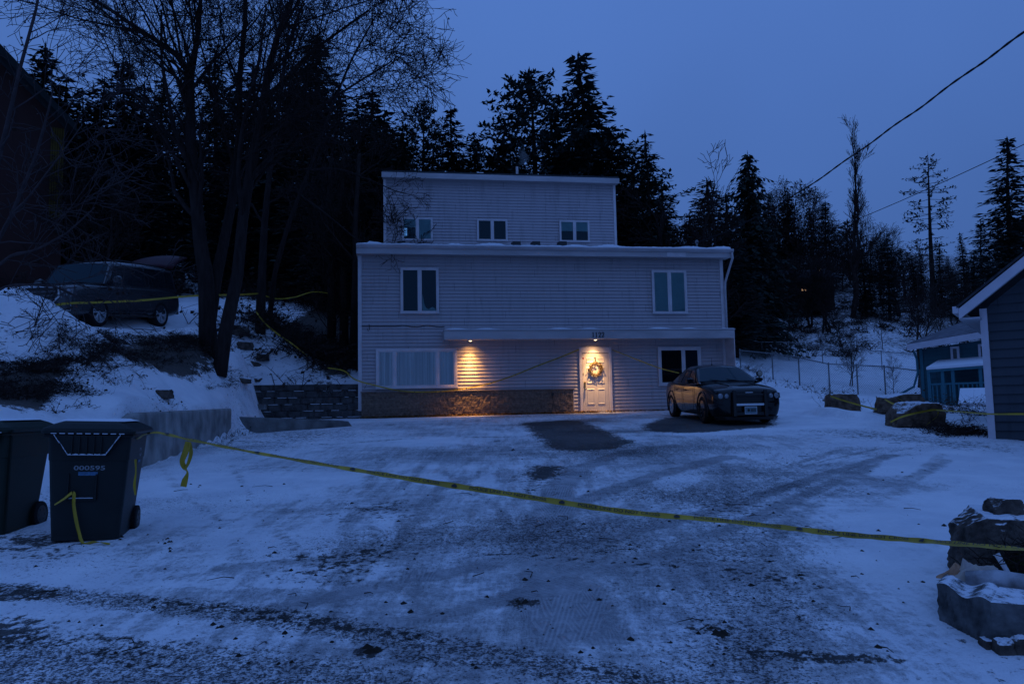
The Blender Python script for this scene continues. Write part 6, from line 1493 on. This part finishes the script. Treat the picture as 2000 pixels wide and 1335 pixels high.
def stem(q, pts, r0, r1, rnd, cfg, lf, t0=.3, sides=10):
    P_ = [Vector(p) for p in pts]; dense = []
    for i in range(len(P_)-1):
        a, b, c, e = P_[max(0, i-1)], P_[i], P_[i+1], P_[min(len(P_)-1, i+2)]
        for k in range(4):
            f = k/4; dense.append(.5*((2*b)+(c-a)*f+(2*a-5*b+4*c-e)*f*f+(-a+3*b-3*c+e)*f*f*f))
    dense.append(P_[-1]); n = len(dense); rad = [r0+(r1-r0)*(i/(n-1))**.8 for i in range(n)]
    q.tube(dense, rad, sides); dirs = [(dense[min(n-1, i+1)]-dense[max(0, i-1)]).normalized() for i in range(n)]
    kids(q, dense, rad, dirs, 0, 0, rnd, cfg, lf, t0)
CF = dict(max=4, seg=[6, 5, 4, 3, 2], wander=[.1, .13, .16, .2, .2], up=[.05, .07, .06, .03, .02], rmin=.0065, sides=[8, 5, 4, 3, 3], kids=[12, 6, 5, 3], t0=[.3, .2, .15, .1], ang=[.72, .7, .75, .8], len=[3.9, 2.0, 1.0, .5], rk=[.46, .5, .55, .6], leaf=.10, lsize=.07)
def bare_tree(name, label, stems, seed, cfg, m, cat='tree', group=None, leafm=None):
    """stems: list of (pixel path with distance, base radius, tip radius, first-branch fraction)"""
    rnd = random.Random(seed); base = P(*stems[0][0][0]); gz = H(base[0], base[1]); o = Vector((base[0], base[1], gz))
    t = thing(name, label, cat, o, 0, group); q = MB(); b = MB(); lf = MB()
    for k, (pix, r0, r1, t0) in enumerate(stems):
        pts = [Vector(P(*p))-o for p in pix]
        if k == 0: pts[0].z = -.15
        P_ = pts; trunk = q
        stem_q = MB(); stem(b, pts, r0, r1, rnd, cfg, lf, t0); 
    # the thick stems are the trunk, everything finer is the crown
    nb = MB(); q2 = MB()
    for pix, r0, r1, t0 in stems:
        pts = [Vector(P(*p))-o for p in pix]
        if pix is stems[0][0]: pts[0].z = -.15
        q2.tube([p for p in pts], [(r0+(r1-r0)*(i/(len(pts)-1))**.8)*1.015+.001 for i in range(len(pts))], 12)
    b.build('crown', m, t, smooth=True); q2.build('trunk', m, t, smooth=True)
    if lf.f: lf.build('leaves', leafm or m_brownl, t)
    return t
bare_tree('bare_tree', 'big bare tree with forked trunk on the bank between the SUV and the house', [
    ([(407, 695, 19.6), (405, 620, 19.6), (402, 540, 19.7), (392, 480, 19.7), (386, 420, 19.7), (378, 340, 19.6), (373, 270, 19.5), (371, 190, 19.4), (371, 140, 19.4)], .235, .10, .42),
    ([(371, 145, 19.4), (345, 108, 19.0), (318, 88, 18.7), (260, 50, 18.2), (205, 12, 17.8), (150, -20, 17.4)], .085, .03, .08),
    ([(371, 145, 19.4), (385, 80, 19.8), (392, 0, 20.1), (395, -70, 20.4)], .085, .035, .1),
    ([(378, 340, 19.6), (345, 270, 19.0), (330, 200, 18.6), (316, 120, 18.4), (315, 20, 18.3)], .07, .02, .1),
    ([(407, 640, 19.6), (422, 545, 20.0), (438, 470, 20.2), (452, 400, 20.4), (462, 330, 20.5), (468, 250, 20.6), (468, 150, 20.7), (478, 50, 20.8), (480, -50, 21)], .17, .05, .38)], 1, CF, m_bark)
CF2 = dict(CF); CF2['kids'] = [11, 6, 5, 3]; CF2['len'] = [3.0, 1.7, .9, .45]
bare_tree('bare_tree', 'bare tree leaning right beside the big forked one, its base lowest on the bank', [
    ([(428, 725, 19.0), (440, 650, 19.1), (456, 575, 19.3), (464, 534, 19.4), (474, 430, 19.6), (485, 360, 19.7), (500, 280, 19.8), (516, 200, 19.9), (524, 135, 20)], .18, .10, .55),
    ([(524, 140, 20), (545, 60, 20.1), (570, 0, 20.2), (595, -60, 20.3)], .09, .035, .1),
    ([(516, 200, 19.9), (560, 150, 19.2), (610, 100, 18.7), (665, 60, 18.3), (720, 20, 18)], .06, .02, .1),
    ([(500, 280, 19.8), (560, 240, 19.0), (630, 205, 18.4), (700, 160, 18.0), (765, 120, 17.7)], .06, .014, .25),
    ([(474, 430, 19.6), (465, 340, 19.0), (475, 240, 18.6), (505, 120, 18.4), (520, 10, 18.2)], .06, .02, .15)], 2, CF2, m_bark)
CF3 = dict(CF); CF3['kids'] = [9, 5, 4, 3]; CF3['len'] = [2.4, 1.4, .8, .4]
CF6 = dict(CF3); CF6['kids'] = [6, 4, 3, 2]; CF6['len'] = [1.3, .8, .5, .3]
bare_tree('bare_tree', 'slim upright bare tree with police tape tied to it, behind the leaning one', [
    ([(508, 640, 26.8), (510, 580, 26.8), (512, 534, 26.8), (516, 450, 26.9), (522, 380, 27.0), (532, 290, 27.1), (546, 200, 27.2), (560, 100, 27.4), (590, 10, 27.6)], .19, .035, .35)], 3, CF3, m_bark)
bare_tree('bare_tree', 'slim bare tree slanting towards the house roof', [
    ([(524, 622, 27.4), (537, 534, 27.2), (560, 450, 27.0), (585, 380, 26.8), (604, 332, 26.7), (630, 260, 26.5), (660, 180, 26.3), (690, 110, 26.2), (735, 30, 26.0)], .10, .02, .3),
    ([(604, 332, 26.7), (660, 330, 26.2), (720, 350, 25.8), (770, 372, 25.6), (800, 380, 25.5)], .035, .008, .2),
    ([(585, 380, 26.8), (640, 420, 26.3), (700, 470, 25.9), (745, 490, 25.7), (770, 478, 25.6)], .03, .008, .4)], 4, CF6, m_bark)
CF4 = dict(CF); CF4['kids'] = [6, 3, 3, 2]; CF4['len'] = [2.0, 1.1, .6, .3]; CF4['rmin'] = .0055; CF4['up'] = [.03, .03, 0, 0, 0]
bare_tree('bare_tree', 'pale thin-branched bare tree reaching in from the left edge', [
    ([(-110, 760, 13), (-60, 600, 13), (-20, 500, 13), (20, 425, 13), (68, 310, 12.9), (95, 215, 12.8), (104, 172, 12.8)], .055, .010, .3),
    ([(-60, 600, 13), (-30, 420, 12.6), (10, 260, 12.4), (40, 130, 12.2), (70, 20, 12), (84, -60, 12)], .05, .014, .25),
    ([(-40, 550, 13), (20, 500, 12.5), (70, 488, 12.2), (130, 455, 12), (185, 405, 11.9)], .028, .007, .2),
    ([(-60, 600, 13), (10, 560, 12.4), (60, 556, 12.0), (110, 560, 11.8), (150, 578, 11.8)], .022, .006, .15),
    ([(-50, 580, 13), (10, 440, 12.3), (60, 380, 12.0), (120, 300, 11.8), (160, 245, 11.7)], .026, .006, .2)], 5, CF4, m_bark2)
CF5 = dict(CF); CF5['kids'] = [7, 4, 3, 2]; CF5['max'] = 3; CF5['len'] = [.45, .25, .15, .1]; CF5['rmin'] = .0035
bare_tree('sapling', 'thin leafless sapling on the snow pile in front of the SUV', [([(62, 668, 14.4), (70, 630, 14.4), (80, 600, 14.4), (92, 570, 14.3)], .016, .005, .25), ([(80, 600, 14.4), (60, 585, 14.3), (40, 560, 14.2)], .007, .003, .2)], 6, CF5, m_barkd)
for k, (bp_, tp_, lab) in enumerate((((648, 640, 31), (640, 430, 31), 'dark trunk nearest the slim trees in the wood beside the house'), ((672, 655, 31), (664, 420, 31), 'dark trunk in the middle of the three beside the house'), ((690, 655, 30), (694, 440, 30), 'dark trunk closest to the house corner'))):
    bare_tree('bare_tree', lab, [([bp_, ((bp_[0]+tp_[0])/2+3, (bp_[1]+tp_[1])/2, bp_[2]), tp_, (tp_[0]+8, 300, bp_[2])], .20, .06, .3)], 20+k, CF3, m_barkd, group='dark trunks beside the house')

# --- conifers: boughs made of many small needle sprays
def conifer_mesh(kind, seed):
    """returns crown and trunk meshes of a tree 16 m tall"""
    r = random.Random(seed); h = 16.0; q = MB(); tr = MB()
    K = dict(spruce=dict(r=2.6, b=.10, n=52, droop=.22, up=.10, sl=.46, dens=1.0), fir=dict(r=3.1, b=.08, n=44, droop=.10, up=.22, sl=.52, dens=1.0), cedar=dict(r=2.5, b=.04, n=60, droop=.55, up=.0, sl=.55, dens=1.1),
             pine=dict(r=3.2, b=.16, n=36, droop=-.06, up=.28, sl=.46, dens=1.6), sparse=dict(r=2.4, b=.36, n=17, droop=.0, up=.25, sl=.40, dens=.85))[kind]
    bend = [r.uniform(-.25, .25), r.uniform(-.25, .25)]; cx = lambda t: bend[0]*math.sin(t*3); cy = lambda t: bend[1]*math.sin(t*2.6+1)
    tr.tube([(cx(t), cy(t), h*t-.3*(t == 0)) for t in (0, .15, .3, .5, .7, .85, .97)], [.24, .21, .18, .13, .085, .05, .02], 7)
    for i in range(K['n']):
        t = K['b']+(1-K['b'])*(i+r.random()*.8)/K['n']
        if kind in ('spruce', 'fir'): prof = (1-t)**.80*(.55+.45*min(1, (t-K['b'])/.12))+.03
        elif kind == 'cedar': prof = (1-t)**.65*.95+.02
        elif kind == 'pine': prof = max(.10, math.sin(min(1, (t-K['b'])/(1-K['b'])*.9+.12)*math.pi)**.6*.9)
        else: prof = max(.12, .75*math.sin(min(1, (t-K['b'])/(1-K['b'])*.85+.12)*math.pi)**.5)
        R0 = K['r']*prof; nb = max(3, int((5 if kind == 'sparse' else 7 if kind == 'pine' else 8)*r.uniform(.7, 1.2)*(.55+.6*prof))); a0 = r.random()*6.28
        for b in range(nb):
            a = a0+6.283*b/nb+r.uniform(-.35, .35); l = R0*r.uniform(.55, 1.25)*(1.25 if r.random() < .1 else 1); d = Vector((math.cos(a), math.sin(a), 0)); sd = Vector((-d.y, d.x, 0)); o = Vector((cx(t), cy(t), h*t))
            dr = K['droop']*r.uniform(.6, 1.4); up = K['up']*r.uniform(.5, 1.3)
            pt = lambda s: o+d*(l*s)+Vector((0, 0, -dr*l*s*s*1.2+up*l*max(0, s-.45)-.02*l))
            if l > .5: tr.tube([pt(0), pt(.5), pt(.95)], [.03, .022, .008], 3, False)
            s = .12 if kind in ('spruce', 'fir', 'cedar') else .45
            step = K['sl']*.55/max(l, .3)/K['dens']
            while s < 1.03:
                c = pt(min(s, 1)); ns = 3 if kind in ('spruce', 'fir', 'cedar') else 5
                for m in range(ns):
                    side = r.choice((-1, 1)); ln = K['sl']*r.uniform(.6, 1.25)*(1.05-.35*s)
                    if kind in ('pine', 'sparse'): v = Vector((r.gauss(0, 1), r.gauss(0, 1), r.gauss(.35, .8))).normalized()*ln
                    elif kind == 'cedar': v = (d*r.uniform(.1, .8)+sd*side*r.uniform(0, .8)+Vector((0, 0, r.uniform(-1.3, -.2)))).normalized()*ln
                    else: v = (d*r.uniform(.35, 1)+sd*side*r.uniform(.1, 1.0)+Vector((0, 0, r.uniform(-.55, .12)))).normalized()*ln
                    w = v.cross(Vector((r.gauss(0, .5), r.gauss(0, .5), 1))).normalized()*ln*r.uniform(.13, .24)
                    j = Vector((r.uniform(-.1, .1), r.uniform(-.1, .1), r.uniform(-.12, .08)))
                    q.add([c+j, c+j+v*.45+w, c+j+v, c+j+v*.5-w], [(0, 1, 2, 3)])
                s += step*r.uniform(.7, 1.3)
    for k in range(10):                 # leader shoots
        z = h*(1-.012*k); q.add([(cx(1), cy(1), z-.25), (cx(1)+.05+.012*k, cy(1), z), (cx(1), cy(1)+.02, z+.35-.03*k), (cx(1)-.05-.012*k, cy(1), z)], [(0, 1, 2, 3)])
    return q, tr
PROTO = {}
def proto(kind, seed, m):
    q, tr = conifer_mesh(kind, seed); t = thing('conifer', 'x', 'tree'); q.build('crown', m, t); tr.build('trunk', m_barkd, t); PROTO[(kind, seed)] = [t, False]; return t
def place(key, x, y, ztop, label, group=None, wide=1.0, rz=0.0, base_h=16.0, name=None, sink=.3):
    t, used = PROTO[key][:2]; z = H(x, y)-sink; s = (ztop-z)/base_h
    if used:
        r = t.copy(); COL.objects.link(r)
        for c in t.children:
            d = c.copy(); COL.objects.link(d); d.parent = r
    else: r = t; PROTO[key][1] = True
    r.location = (x, y, z); r.scale = (s*wide, s*wide, s); r.rotation_euler = (0, 0, rz); r['label'] = label
    if group: r['group'] = group
    elif 'group' in r: del r['group']
    if name: r.name = name
    return r
for kind, seed, m in (('spruce', 1, m_needle2), ('spruce', 2, m_needle), ('spruce', 3, m_needle), ('fir', 1, m_needle2), ('fir', 2, m_needle), ('cedar', 1, m_needle), ('pine', 1, m_needle2), ('pine', 2, m_needle), ('sparse', 1, m_needle2)): proto(kind, seed, m)
def ptree(key, px, py, Y, label, group=None, wide=1.0, **k):
    p = P(px, py, Y); return place(key, p[0], p[1], p[2], label, group, wide, rz=(px*7 % 628)/100, **k)
# named ones on the skyline
ptree(('pine', 1), 1033, 138, 50, 'broad tufted pine on the skyline just left of the tallest spruce', wide=1.45)
ptree(('spruce', 1), 1131, 108, 50, 'tallest dark spruce behind the house, centred over its right half', wide=1.75)
ptree(('fir', 1), 882, 212, 52, 'dark pointed fir above the upper roof, left of the tufted pine', wide=1.4)
ptree(('pine', 2), 825, 196, 55, 'pine with a leaning open top above the left end of the upper roof', wide=1.1)
ptree(('spruce', 2), 788, 232, 50, 'dark spruce rising at the left corner of the upper storey', wide=1.3)
ptree(('fir', 2), 1258, 262, 47, 'layered fir just right of the upper storey', wide=1.15)
ptree(('cedar', 1), 1457, 300, 57, 'tall drooping cedar with a bent tip right of the house', wide=1.6)
ptree(('sparse', 1), 1810, 300, 76, 'lone sparse pine with a long bare trunk against the sky', wide=1.25)
ptree(('spruce', 1), 1968, 274, 66, 'large tiered spruce at the right edge above the slate house roof', wide=1.7)
ptree(('spruce', 2), 1874, 456, 76, 'small dark spruce between the sparse pine and the large tiered spruce', wide=1.2)
ptree(('fir', 2), 1915, 430, 80, 'low fir at the left foot of the large tiered spruce', wide=1.3)
GW = 'dark conifers of the wood above the upper drive'
rr_ = random.Random(17)
keys = [('spruce', 1), ('spruce', 2), ('spruce', 3), ('fir', 1), ('fir', 2), ('pine', 2)]
LABW = 'dark conifer of the dense wood behind the bare trees on the left'
for px, py in [(60, 150), (90, 90), (128, 150), (165, 175), (202, 152), (240, 116), (282, 165), (322, 158), (360, 150), (424, 92), (462, 150), (492, 128), (530, 185), (562, 150), (620, 66), (600, 130), (660, 160), (700, 190), (728, 178), (752, 250), (-30, 120), (15, 170)]:
    ptree(rr_.choice(keys[:5]), px, py, rr_.uniform(40, 50)+(17 if 275 < px < 440 else 0), LABW, GW, wide=rr_.uniform(1.25, 1.7))
for k in range(26):
    px = -60+840*k/25+rr_.uniform(-12, 12)
    if 312 < px < 640: continue
    ptree(rr_.choice(keys), px, rr_.uniform(215, 330), rr_.uniform(35, 44), LABW, GW, wide=rr_.uniform(1.4, 2.0))
for k in range(20):
    px = -60+830*k/19+rr_.uniform(-12, 12); ptree(rr_.choice(keys), px, rr_.uniform(330, 430), rr_.uniform(43, 56)+(15 if 275 < px < 480 else 0), LABW, GW, wide=rr_.uniform(1.6, 2.2))
GH = 'conifers in the gap behind the house'
LABH = 'dark conifer in the row standing directly behind the house roof'
for px, py in [(760, 262), (845, 285), (925, 268), (955, 300), (985, 270), (1075, 230), (1095, 290), (1180, 250), (1205, 300), (1215, 380), (905, 300), (1000, 320), (1140, 250)]:
    ptree(rr_.choice(keys), px, py, rr_.uniform(46, 58), LABH, GH, wide=rr_.uniform(1.2, 1.9))
GR = 'conifers on the slope right of the house'
LABR = 'dark bushy conifer in the mass between the house and the twin poplar'
for px, py in [(1232, 330), (1290, 360), (1378, 352), (1420, 380), (1500, 395), (1535, 372), (1410, 440), (1470, 420), (1345, 420), (1300, 440), (1580, 405), (1612, 395), (1655, 430)]:
    ptree(rr_.choice(keys), px, py, rr_.uniform(50, 60) if px < 1480 else rr_.uniform(80, 92), LABR, GR, wide=rr_.uniform(1.3, 2.0))
LABF = 'distant low conifer on the right-hand skyline ridge'
for px, py in [(1700, 470), (1730, 455), (1760, 485), (1795, 490), (1835, 480), (1850, 500), (1900, 490), (1950, 450), (1990, 430), (1680, 480), (2020, 400), (1720, 500), (1780, 505), (1930, 500), (1860, 520)]:
    ptree(rr_.choice(keys), px, py, rr_.uniform(72, 92), LABF, 'conifers on the far right ridge', wide=rr_.uniform(1.3, 1.9))
for k, o in PROTO.items():
    if not o[1]:
        for c in list(o[0].children): bpy.data.objects.remove(c)
        bpy.data.objects.remove(o[0])

# --- smaller bare trees: a few prototypes, copied
BP = {}
def bproto(key, h, cfg, seed, m, leafm=None, stems=1, fast=False, lean=.1):
    rnd = random.Random(seed); t = thing('bare_tree', 'x', 'tree'); b = MB(); lf = MB(); tr = MB()
    for s in range(stems):
        a = rnd.random()*6.28; l = lean*(1 if stems > 1 else .4); pts = [Vector((0, 0, -.3))]; n = 7
        for i in range(1, n+1):
            f = i/n; pts.append(Vector((math.cos(a)*l*h*f**(.7 if fast else 1.2)+rnd.gauss(0, .01)*h, math.sin(a)*l*h*f**(.7 if fast else 1.2)+rnd.gauss(0, .01)*h, h*f*(1 if s == 0 else rnd.uniform(.75, .95)))))
        r0 = h*.013; stem(b, pts, r0*.98, r0*.15, rnd, cfg, lf, cfg.get('st', .25), 6); tr.tube(pts, [r0*(1-.85*(i/n)**.8)*1.02 for i in range(n+1)], 7)
    b.build('crown', m, t); tr.build('trunk', m, t)
    if lf.f: lf.build('leaves', leafm or m_brownl, t)
    BP[key] = t; PROTO[key] = [t, False, max(v[2] for v in b.v+tr.v+lf.v)]
C1 = dict(CF); C1.update(max=3, kids=[18, 7, 5, 4], len=[3.0, 1.5, .8, .4], rmin=.012, leaf=.15, lsize=.10, sides=[6, 4, 3, 3, 3])
C2 = dict(C1); C2.update(kids=[17, 7, 4, 3], ang=[.28, .3, .4, .5], len=[2.6, 1.2, .6, .3], up=[.12, .16, .14, .1, 0], st=.12)
C3 = dict(C1); C3.update(kids=[8, 4, 3, 2], len=[3.6, 1.6, .9, .4], ang=[.6, .6, .6, .6], leaf=0, rmin=.016, wander=[.12, .2, .2, .2, .2], st=.45)
C4 = dict(C1); C4.update(kids=[24, 9, 6, 5], leaf=.7, lsize=.15, len=[2.6, 1.5, .8, .4], st=.12)
bproto('spread', 9.0, C1, 61, m_barkd); bproto('spread2', 9.0, C1, 62, m_barkd, stems=2, lean=.2); bproto('poplar', 14.0, C2, 63, m_barkd, stems=2, lean=.07, fast=True); bproto('snag', 10.0, C3, 64, m_bark, stems=3, lean=.28); bproto('leafy', 8.0, C4, 65, m_barkd)
def btree(key, px, py, Y, label, group=None, wide=1.0, rz=None):
    p = P(px, py, Y); return place(key, p[0], p[1], p[2], label, group, wide, rz=(px*3 % 628)/100 if rz is None else rz, base_h=PROTO[key][2])
btree('poplar', 1640, 226, 72, 'tall twin-stemmed bare poplar standing above the trees on the right', wide=1.0, rz=3.3)
btree('snag', 1332, 300, 46, 'dead crooked tree with bare forked limbs right of the house roof', wide=.9)
btree('leafy', 1378, 372, 48, 'bushy tree holding its dead leaves beside the drooping cedar', wide=1.2)
btree('spread', 1690, 375, 76, 'small bare tree with upswept twigs just right of the poplar', wide=.8)
btree('spread2', 1745, 428, 74, 'pale bare tree in front of the ridge, left of the sparse pine')
btree('spread', 1775, 470, 44, 'leafless tree in the yard behind the far fence, left of the cottage', wide=1.1)
btree('spread2', 1655, 640, 40, 'small leafless tree by the corner post of the lower fence', wide=1.0)
btree('spread', 1740, 690, 37, 'low bare shrub-like tree inside the fence left of the cottage', wide=1.0)
btree('leafy', 1715, 455, 78, 'leafy dark tree under the poplar on its right side', wide=1.2)
btree('leafy', 1545, 345, 82, 'tall reddish tree with clinging leaves left of the poplar', wide=1.1)
GB = 'brown leafless trees on the right slope'
LB_ = 'brown twiggy tree in the thicket on the slope right of the house'
rb = random.Random(23)
for px, py in [(1270, 400), (1320, 440), (1355, 400), (1395, 450), (1440, 430), (1490, 400), (1515, 350), (1565, 360), (1590, 385), (1610, 420), (1640, 440), (1490, 480), (1530, 470), (1560, 460), (1460, 500), (1590, 480), (1675, 470), (1240, 420), (1220, 350), (1622, 500), (1500, 440), (1550, 420)]:
    btree(rb.choice(('spread', 'spread2', 'leafy')), px, py+rb.uniform(-8, 12), rb.uniform(50, 60) if px < 1430 else rb.uniform(78, 92), LB_, GB, wide=rb.uniform(.9, 1.5), rz=rb.random()*6)
for px, py in [(1535, 505), (1575, 490), (1612, 495), (1552, 520), (1598, 505)]:
    btree(rb.choice(('spread', 'spread2', 'leafy')), px, py, rb.uniform(64, 67), LB_, GB, wide=rb.uniform(1.2, 1.7), rz=rb.random()*6)
GL_ = 'twiggy trees in the wood left of the house'
for k in range(22):
    px = 20+690*k/21+rb.uniform(-15, 15)
    if 290 < px < 640: continue
    btree(rb.choice(('spread', 'spread2', 'leafy')), px, rb.uniform(260, 470), rb.uniform(31, 40), 'thin leafless tree lost in the dark wood above the upper drive', GL_, wide=rb.uniform(.9, 1.4), rz=rb.random()*6)
for px, py in [(1570, 640), (1600, 655), (1690, 600), (1720, 610), (1760, 600), (1830, 590), (1860, 600), (1890, 570), (1800, 560), (1640, 600), (1540, 600), (1480, 560), (1500, 600), (1450, 590), (1880, 520), (1830, 530)]:
    btree(rb.choice(('spread', 'spread2')), px, py-rb.uniform(0, 25), rb.uniform(58, 76), 'bare shrub-sized tree scattered on the snowy hillside above the far fence', 'small bare trees on the snowy hillside', wide=rb.uniform(1.0, 1.5), rz=rb.random()*6)
for k in BP:
    if not PROTO[k][1]: print('unused', k)

# --- brush, weeds and ground litter that nobody could count
def brush(name, label, spots, m, size, seed, flat=.5, thick=.006, n=14):
    r = random.Random(seed); q = MB()
    for (x, y) in spots:
        if 318 < 1000+1500*x/y < 470 and 26 < y < 56: continue      # the open drive
        z = H(x, y)-.03
        for k in range(n):
            a = r.random()*6.28; el = r.uniform(.15, 1.3)*(1-flat*.5); L = size*r.uniform(.4, 1.3); d = Vector((math.cos(a)*math.cos(el), math.sin(a)*math.cos(el), math.sin(el))); p = Vector((x+r.gauss(0, size*.35), y+r.gauss(0, size*.35), z))
            e = p+d*L+Vector((0, 0, -flat*L*.3)); mid_ = p+d*L*.55+Vector((r.gauss(0, .08), r.gauss(0, .08), .05))*size
            q.tube([p, mid_, e], [thick, thick*.8, thick*.4], 3, False)
            for j in range(3):
                b = p.lerp(e, r.uniform(.3, .9)); q.tube([b, b+Vector((r.gauss(0, 1), r.gauss(0, 1), r.gauss(.2, .7)))*L*.28], [thick*.6, thick*.3], 3, False)
            if r.random() < .5: leaf_(q, e, r, size*.16); leaf_(q, mid_, r, size*.14)
    o = q.build(name, m); o['kind'] = 'stuff'; o['label'] = label; return o
rs_ = random.Random(31)
def along(pl, n, jit_):
    pl = [(G(p[0], p[1], 9.0) if len(p) == 2 else P(*p))[:2] for p in pl]; L = [0]
    for a, b in zip(pl[:-1], pl[1:]): L.append(L[-1]+np.hypot(*(b-a)))
    o = []
    for k in range(n):
        s = rs_.random()*L[-1]; i = min(len(pl)-2, int(np.searchsorted(L, s)-1)); i = max(0, i); f = (s-L[i])/(L[i+1]-L[i]+1e-9); p = pl[i]*(1-f)+pl[i+1]*f; o.append((p[0]+rs_.gauss(0, jit_), p[1]+rs_.gauss(0, jit_)))
    return o
brush('undergrowth', 'dark brush on the cut bank below the upper drive', along([(-40, 745, 12.4), (60, 740, 12.6), (120, 712, 13.6), (230, 690, 16.4), (330, 690, 17.6), (400, 690, 19.3)], 120, .38)+along([(-40, 775), (60, 772), (108, 752)], 60, .3)+along([(-40, 730), (60, 728), (150, 705), (240, 690)], 90, .3)+along([(250, 672), (330, 668), (385, 660), (410, 720)], 90, .3), m_barkd, .26, 41, thick=.004)
brush('undergrowth', 'dark brush and stems on the slope beside the house', along([(520, 640, 26.5), (580, 680, 28.2), (640, 690, 30), (700, 680, 31)], 130, 1.1)+along([(600, 610, 37), (660, 610, 40), (700, 600, 42)], 70, 1.5), m_barkd, 1.0, 42, thick=.014)
brush('undergrowth', 'twiggy floor of the wood behind the upper drive', along([(0, 540, 34), (200, 560, 36), (400, 560, 44), (560, 570, 46), (690, 570, 48)], 240, 2.5), m_barkd, 1.8, 43, thick=.025)
brush('undergrowth', 'scrub scattered over the snowy hillside on the right', along([(1450, 660, 60), (1540, 650, 62), (1640, 640, 66), (1760, 650, 66), (1880, 660, 64)], 60, 4)+along([(1450, 590, 72), (1560, 590, 76), (1700, 590, 80), (1850, 590, 80)], 90, 5)+along([(1440, 560, 66), (1500, 600, 62)], 40, 3), m_barkd, .9, 44, thick=.03)
brush('undergrowth', 'snowy scrub and dead stalks between the boulders and the slate house', along([(1830, 835, 16.5), (1880, 845, 15.6), (1925, 850, 15)], 34, .25)+along([(1850, 800, 21), (1900, 815, 19)], 16, .8), m_barkd, .34, 45, thick=.005)
brush('weeds', 'dry weed stalks along the fence and boulders', along([(1470, 740, 34), (1560, 760, 31), (1640, 775, 27), (1700, 790, 23)], 26, .6)+along([(1780, 770, 26), (1860, 790, 24), (1910, 800, 22)], 40, 1.0)+along([(1450, 700, 40), (1480, 700, 42)], 20, .6), m_weed, .55, 46, flat=0, thick=.005, n=5)
brush('weeds', 'dead weed stalks poking from the snow above the concrete wall', along([(180, 790, 11.9), (300, 790, 14.4), (430, 790, 18), (520, 800, 22.5)], 26, .35)+[P(120, 735, 13)[:2], P(190, 770, 12.5)[:2]], m_weed, .28, 47, flat=0, thick=.003, n=5)
# clods, twigs and leaf scraps lying on the drive
q = MB(); rc = random.Random(55)
def clod(x, y, s):
    z = float(HT(np.array([x]), np.array([y]))[0]); c = Vector((x, y, z+s*.15)); ring = [(x+s*rc.uniform(.6, 1.2)*math.cos(k*1.047), y+s*rc.uniform(.6, 1.2)*math.sin(k*1.047), z-.004) for k in range(6)]; o = len(q.v)
    q.v.extend(ring+[(x, y, z+s*rc.uniform(.35, .7))]); q.f.extend([(o+k, o+(k+1) % 6, o+6) for k in range(6)]); q.mi.extend([0]*6)
for k in range(420):
    px, py = rc.uniform(60, 1900), 845+460*rc.random()**1.3; x, y = GL(px, py)
    if abs(x) < 9 and y > 3.2: clod(x, y, abs(rc.gauss(0, .012))+.006)
for px, py, s, n in ((245, 1049, .035, 4), (325, 1055, .03, 8), (335, 1072, .025, 5), (680, 985, .03, 5), (428, 1222, .04, 3), (348, 1214, .02, 2), (560, 1238, .03, 4), (725, 1268, .05, 9), (1018, 1178, .035, 6), (1410, 1238, .05, 7), (1262, 966, .02, 1), (380, 948, .03, 4), (1000, 880, .05, 4)):
    for k in range(n): x, y = GL(px+rc.gauss(0, 8), py+rc.gauss(0, 3)); clod(x, y, s*rc.uniform(.4, 1))
for k in range(46):
    px, py = rc.uniform(100, 1800), 860+430*rc.random(); x, y = GL(px, py); a = rc.random()*6.28; L = rc.uniform(.05, .28); z = float(HT(np.array([x]), np.array([y]))[0])+.008
    q.tube([(x, y, z), (x+math.cos(a)*L*.5+.02, y+math.sin(a)*L*.5, z+.012), (x+math.cos(a+.3)*L, y+math.sin(a+.3)*L, z+.004)], [.004, .003, .002], 4, False)
db_ = q.build('debris', mat('mud_clods', (.035, .028, .022), .95, noise=.4, nscale=30)); db_['kind'] = 'stuff'; db_['label'] = 'clods, twigs and leaf scraps scattered over the snowy drive'
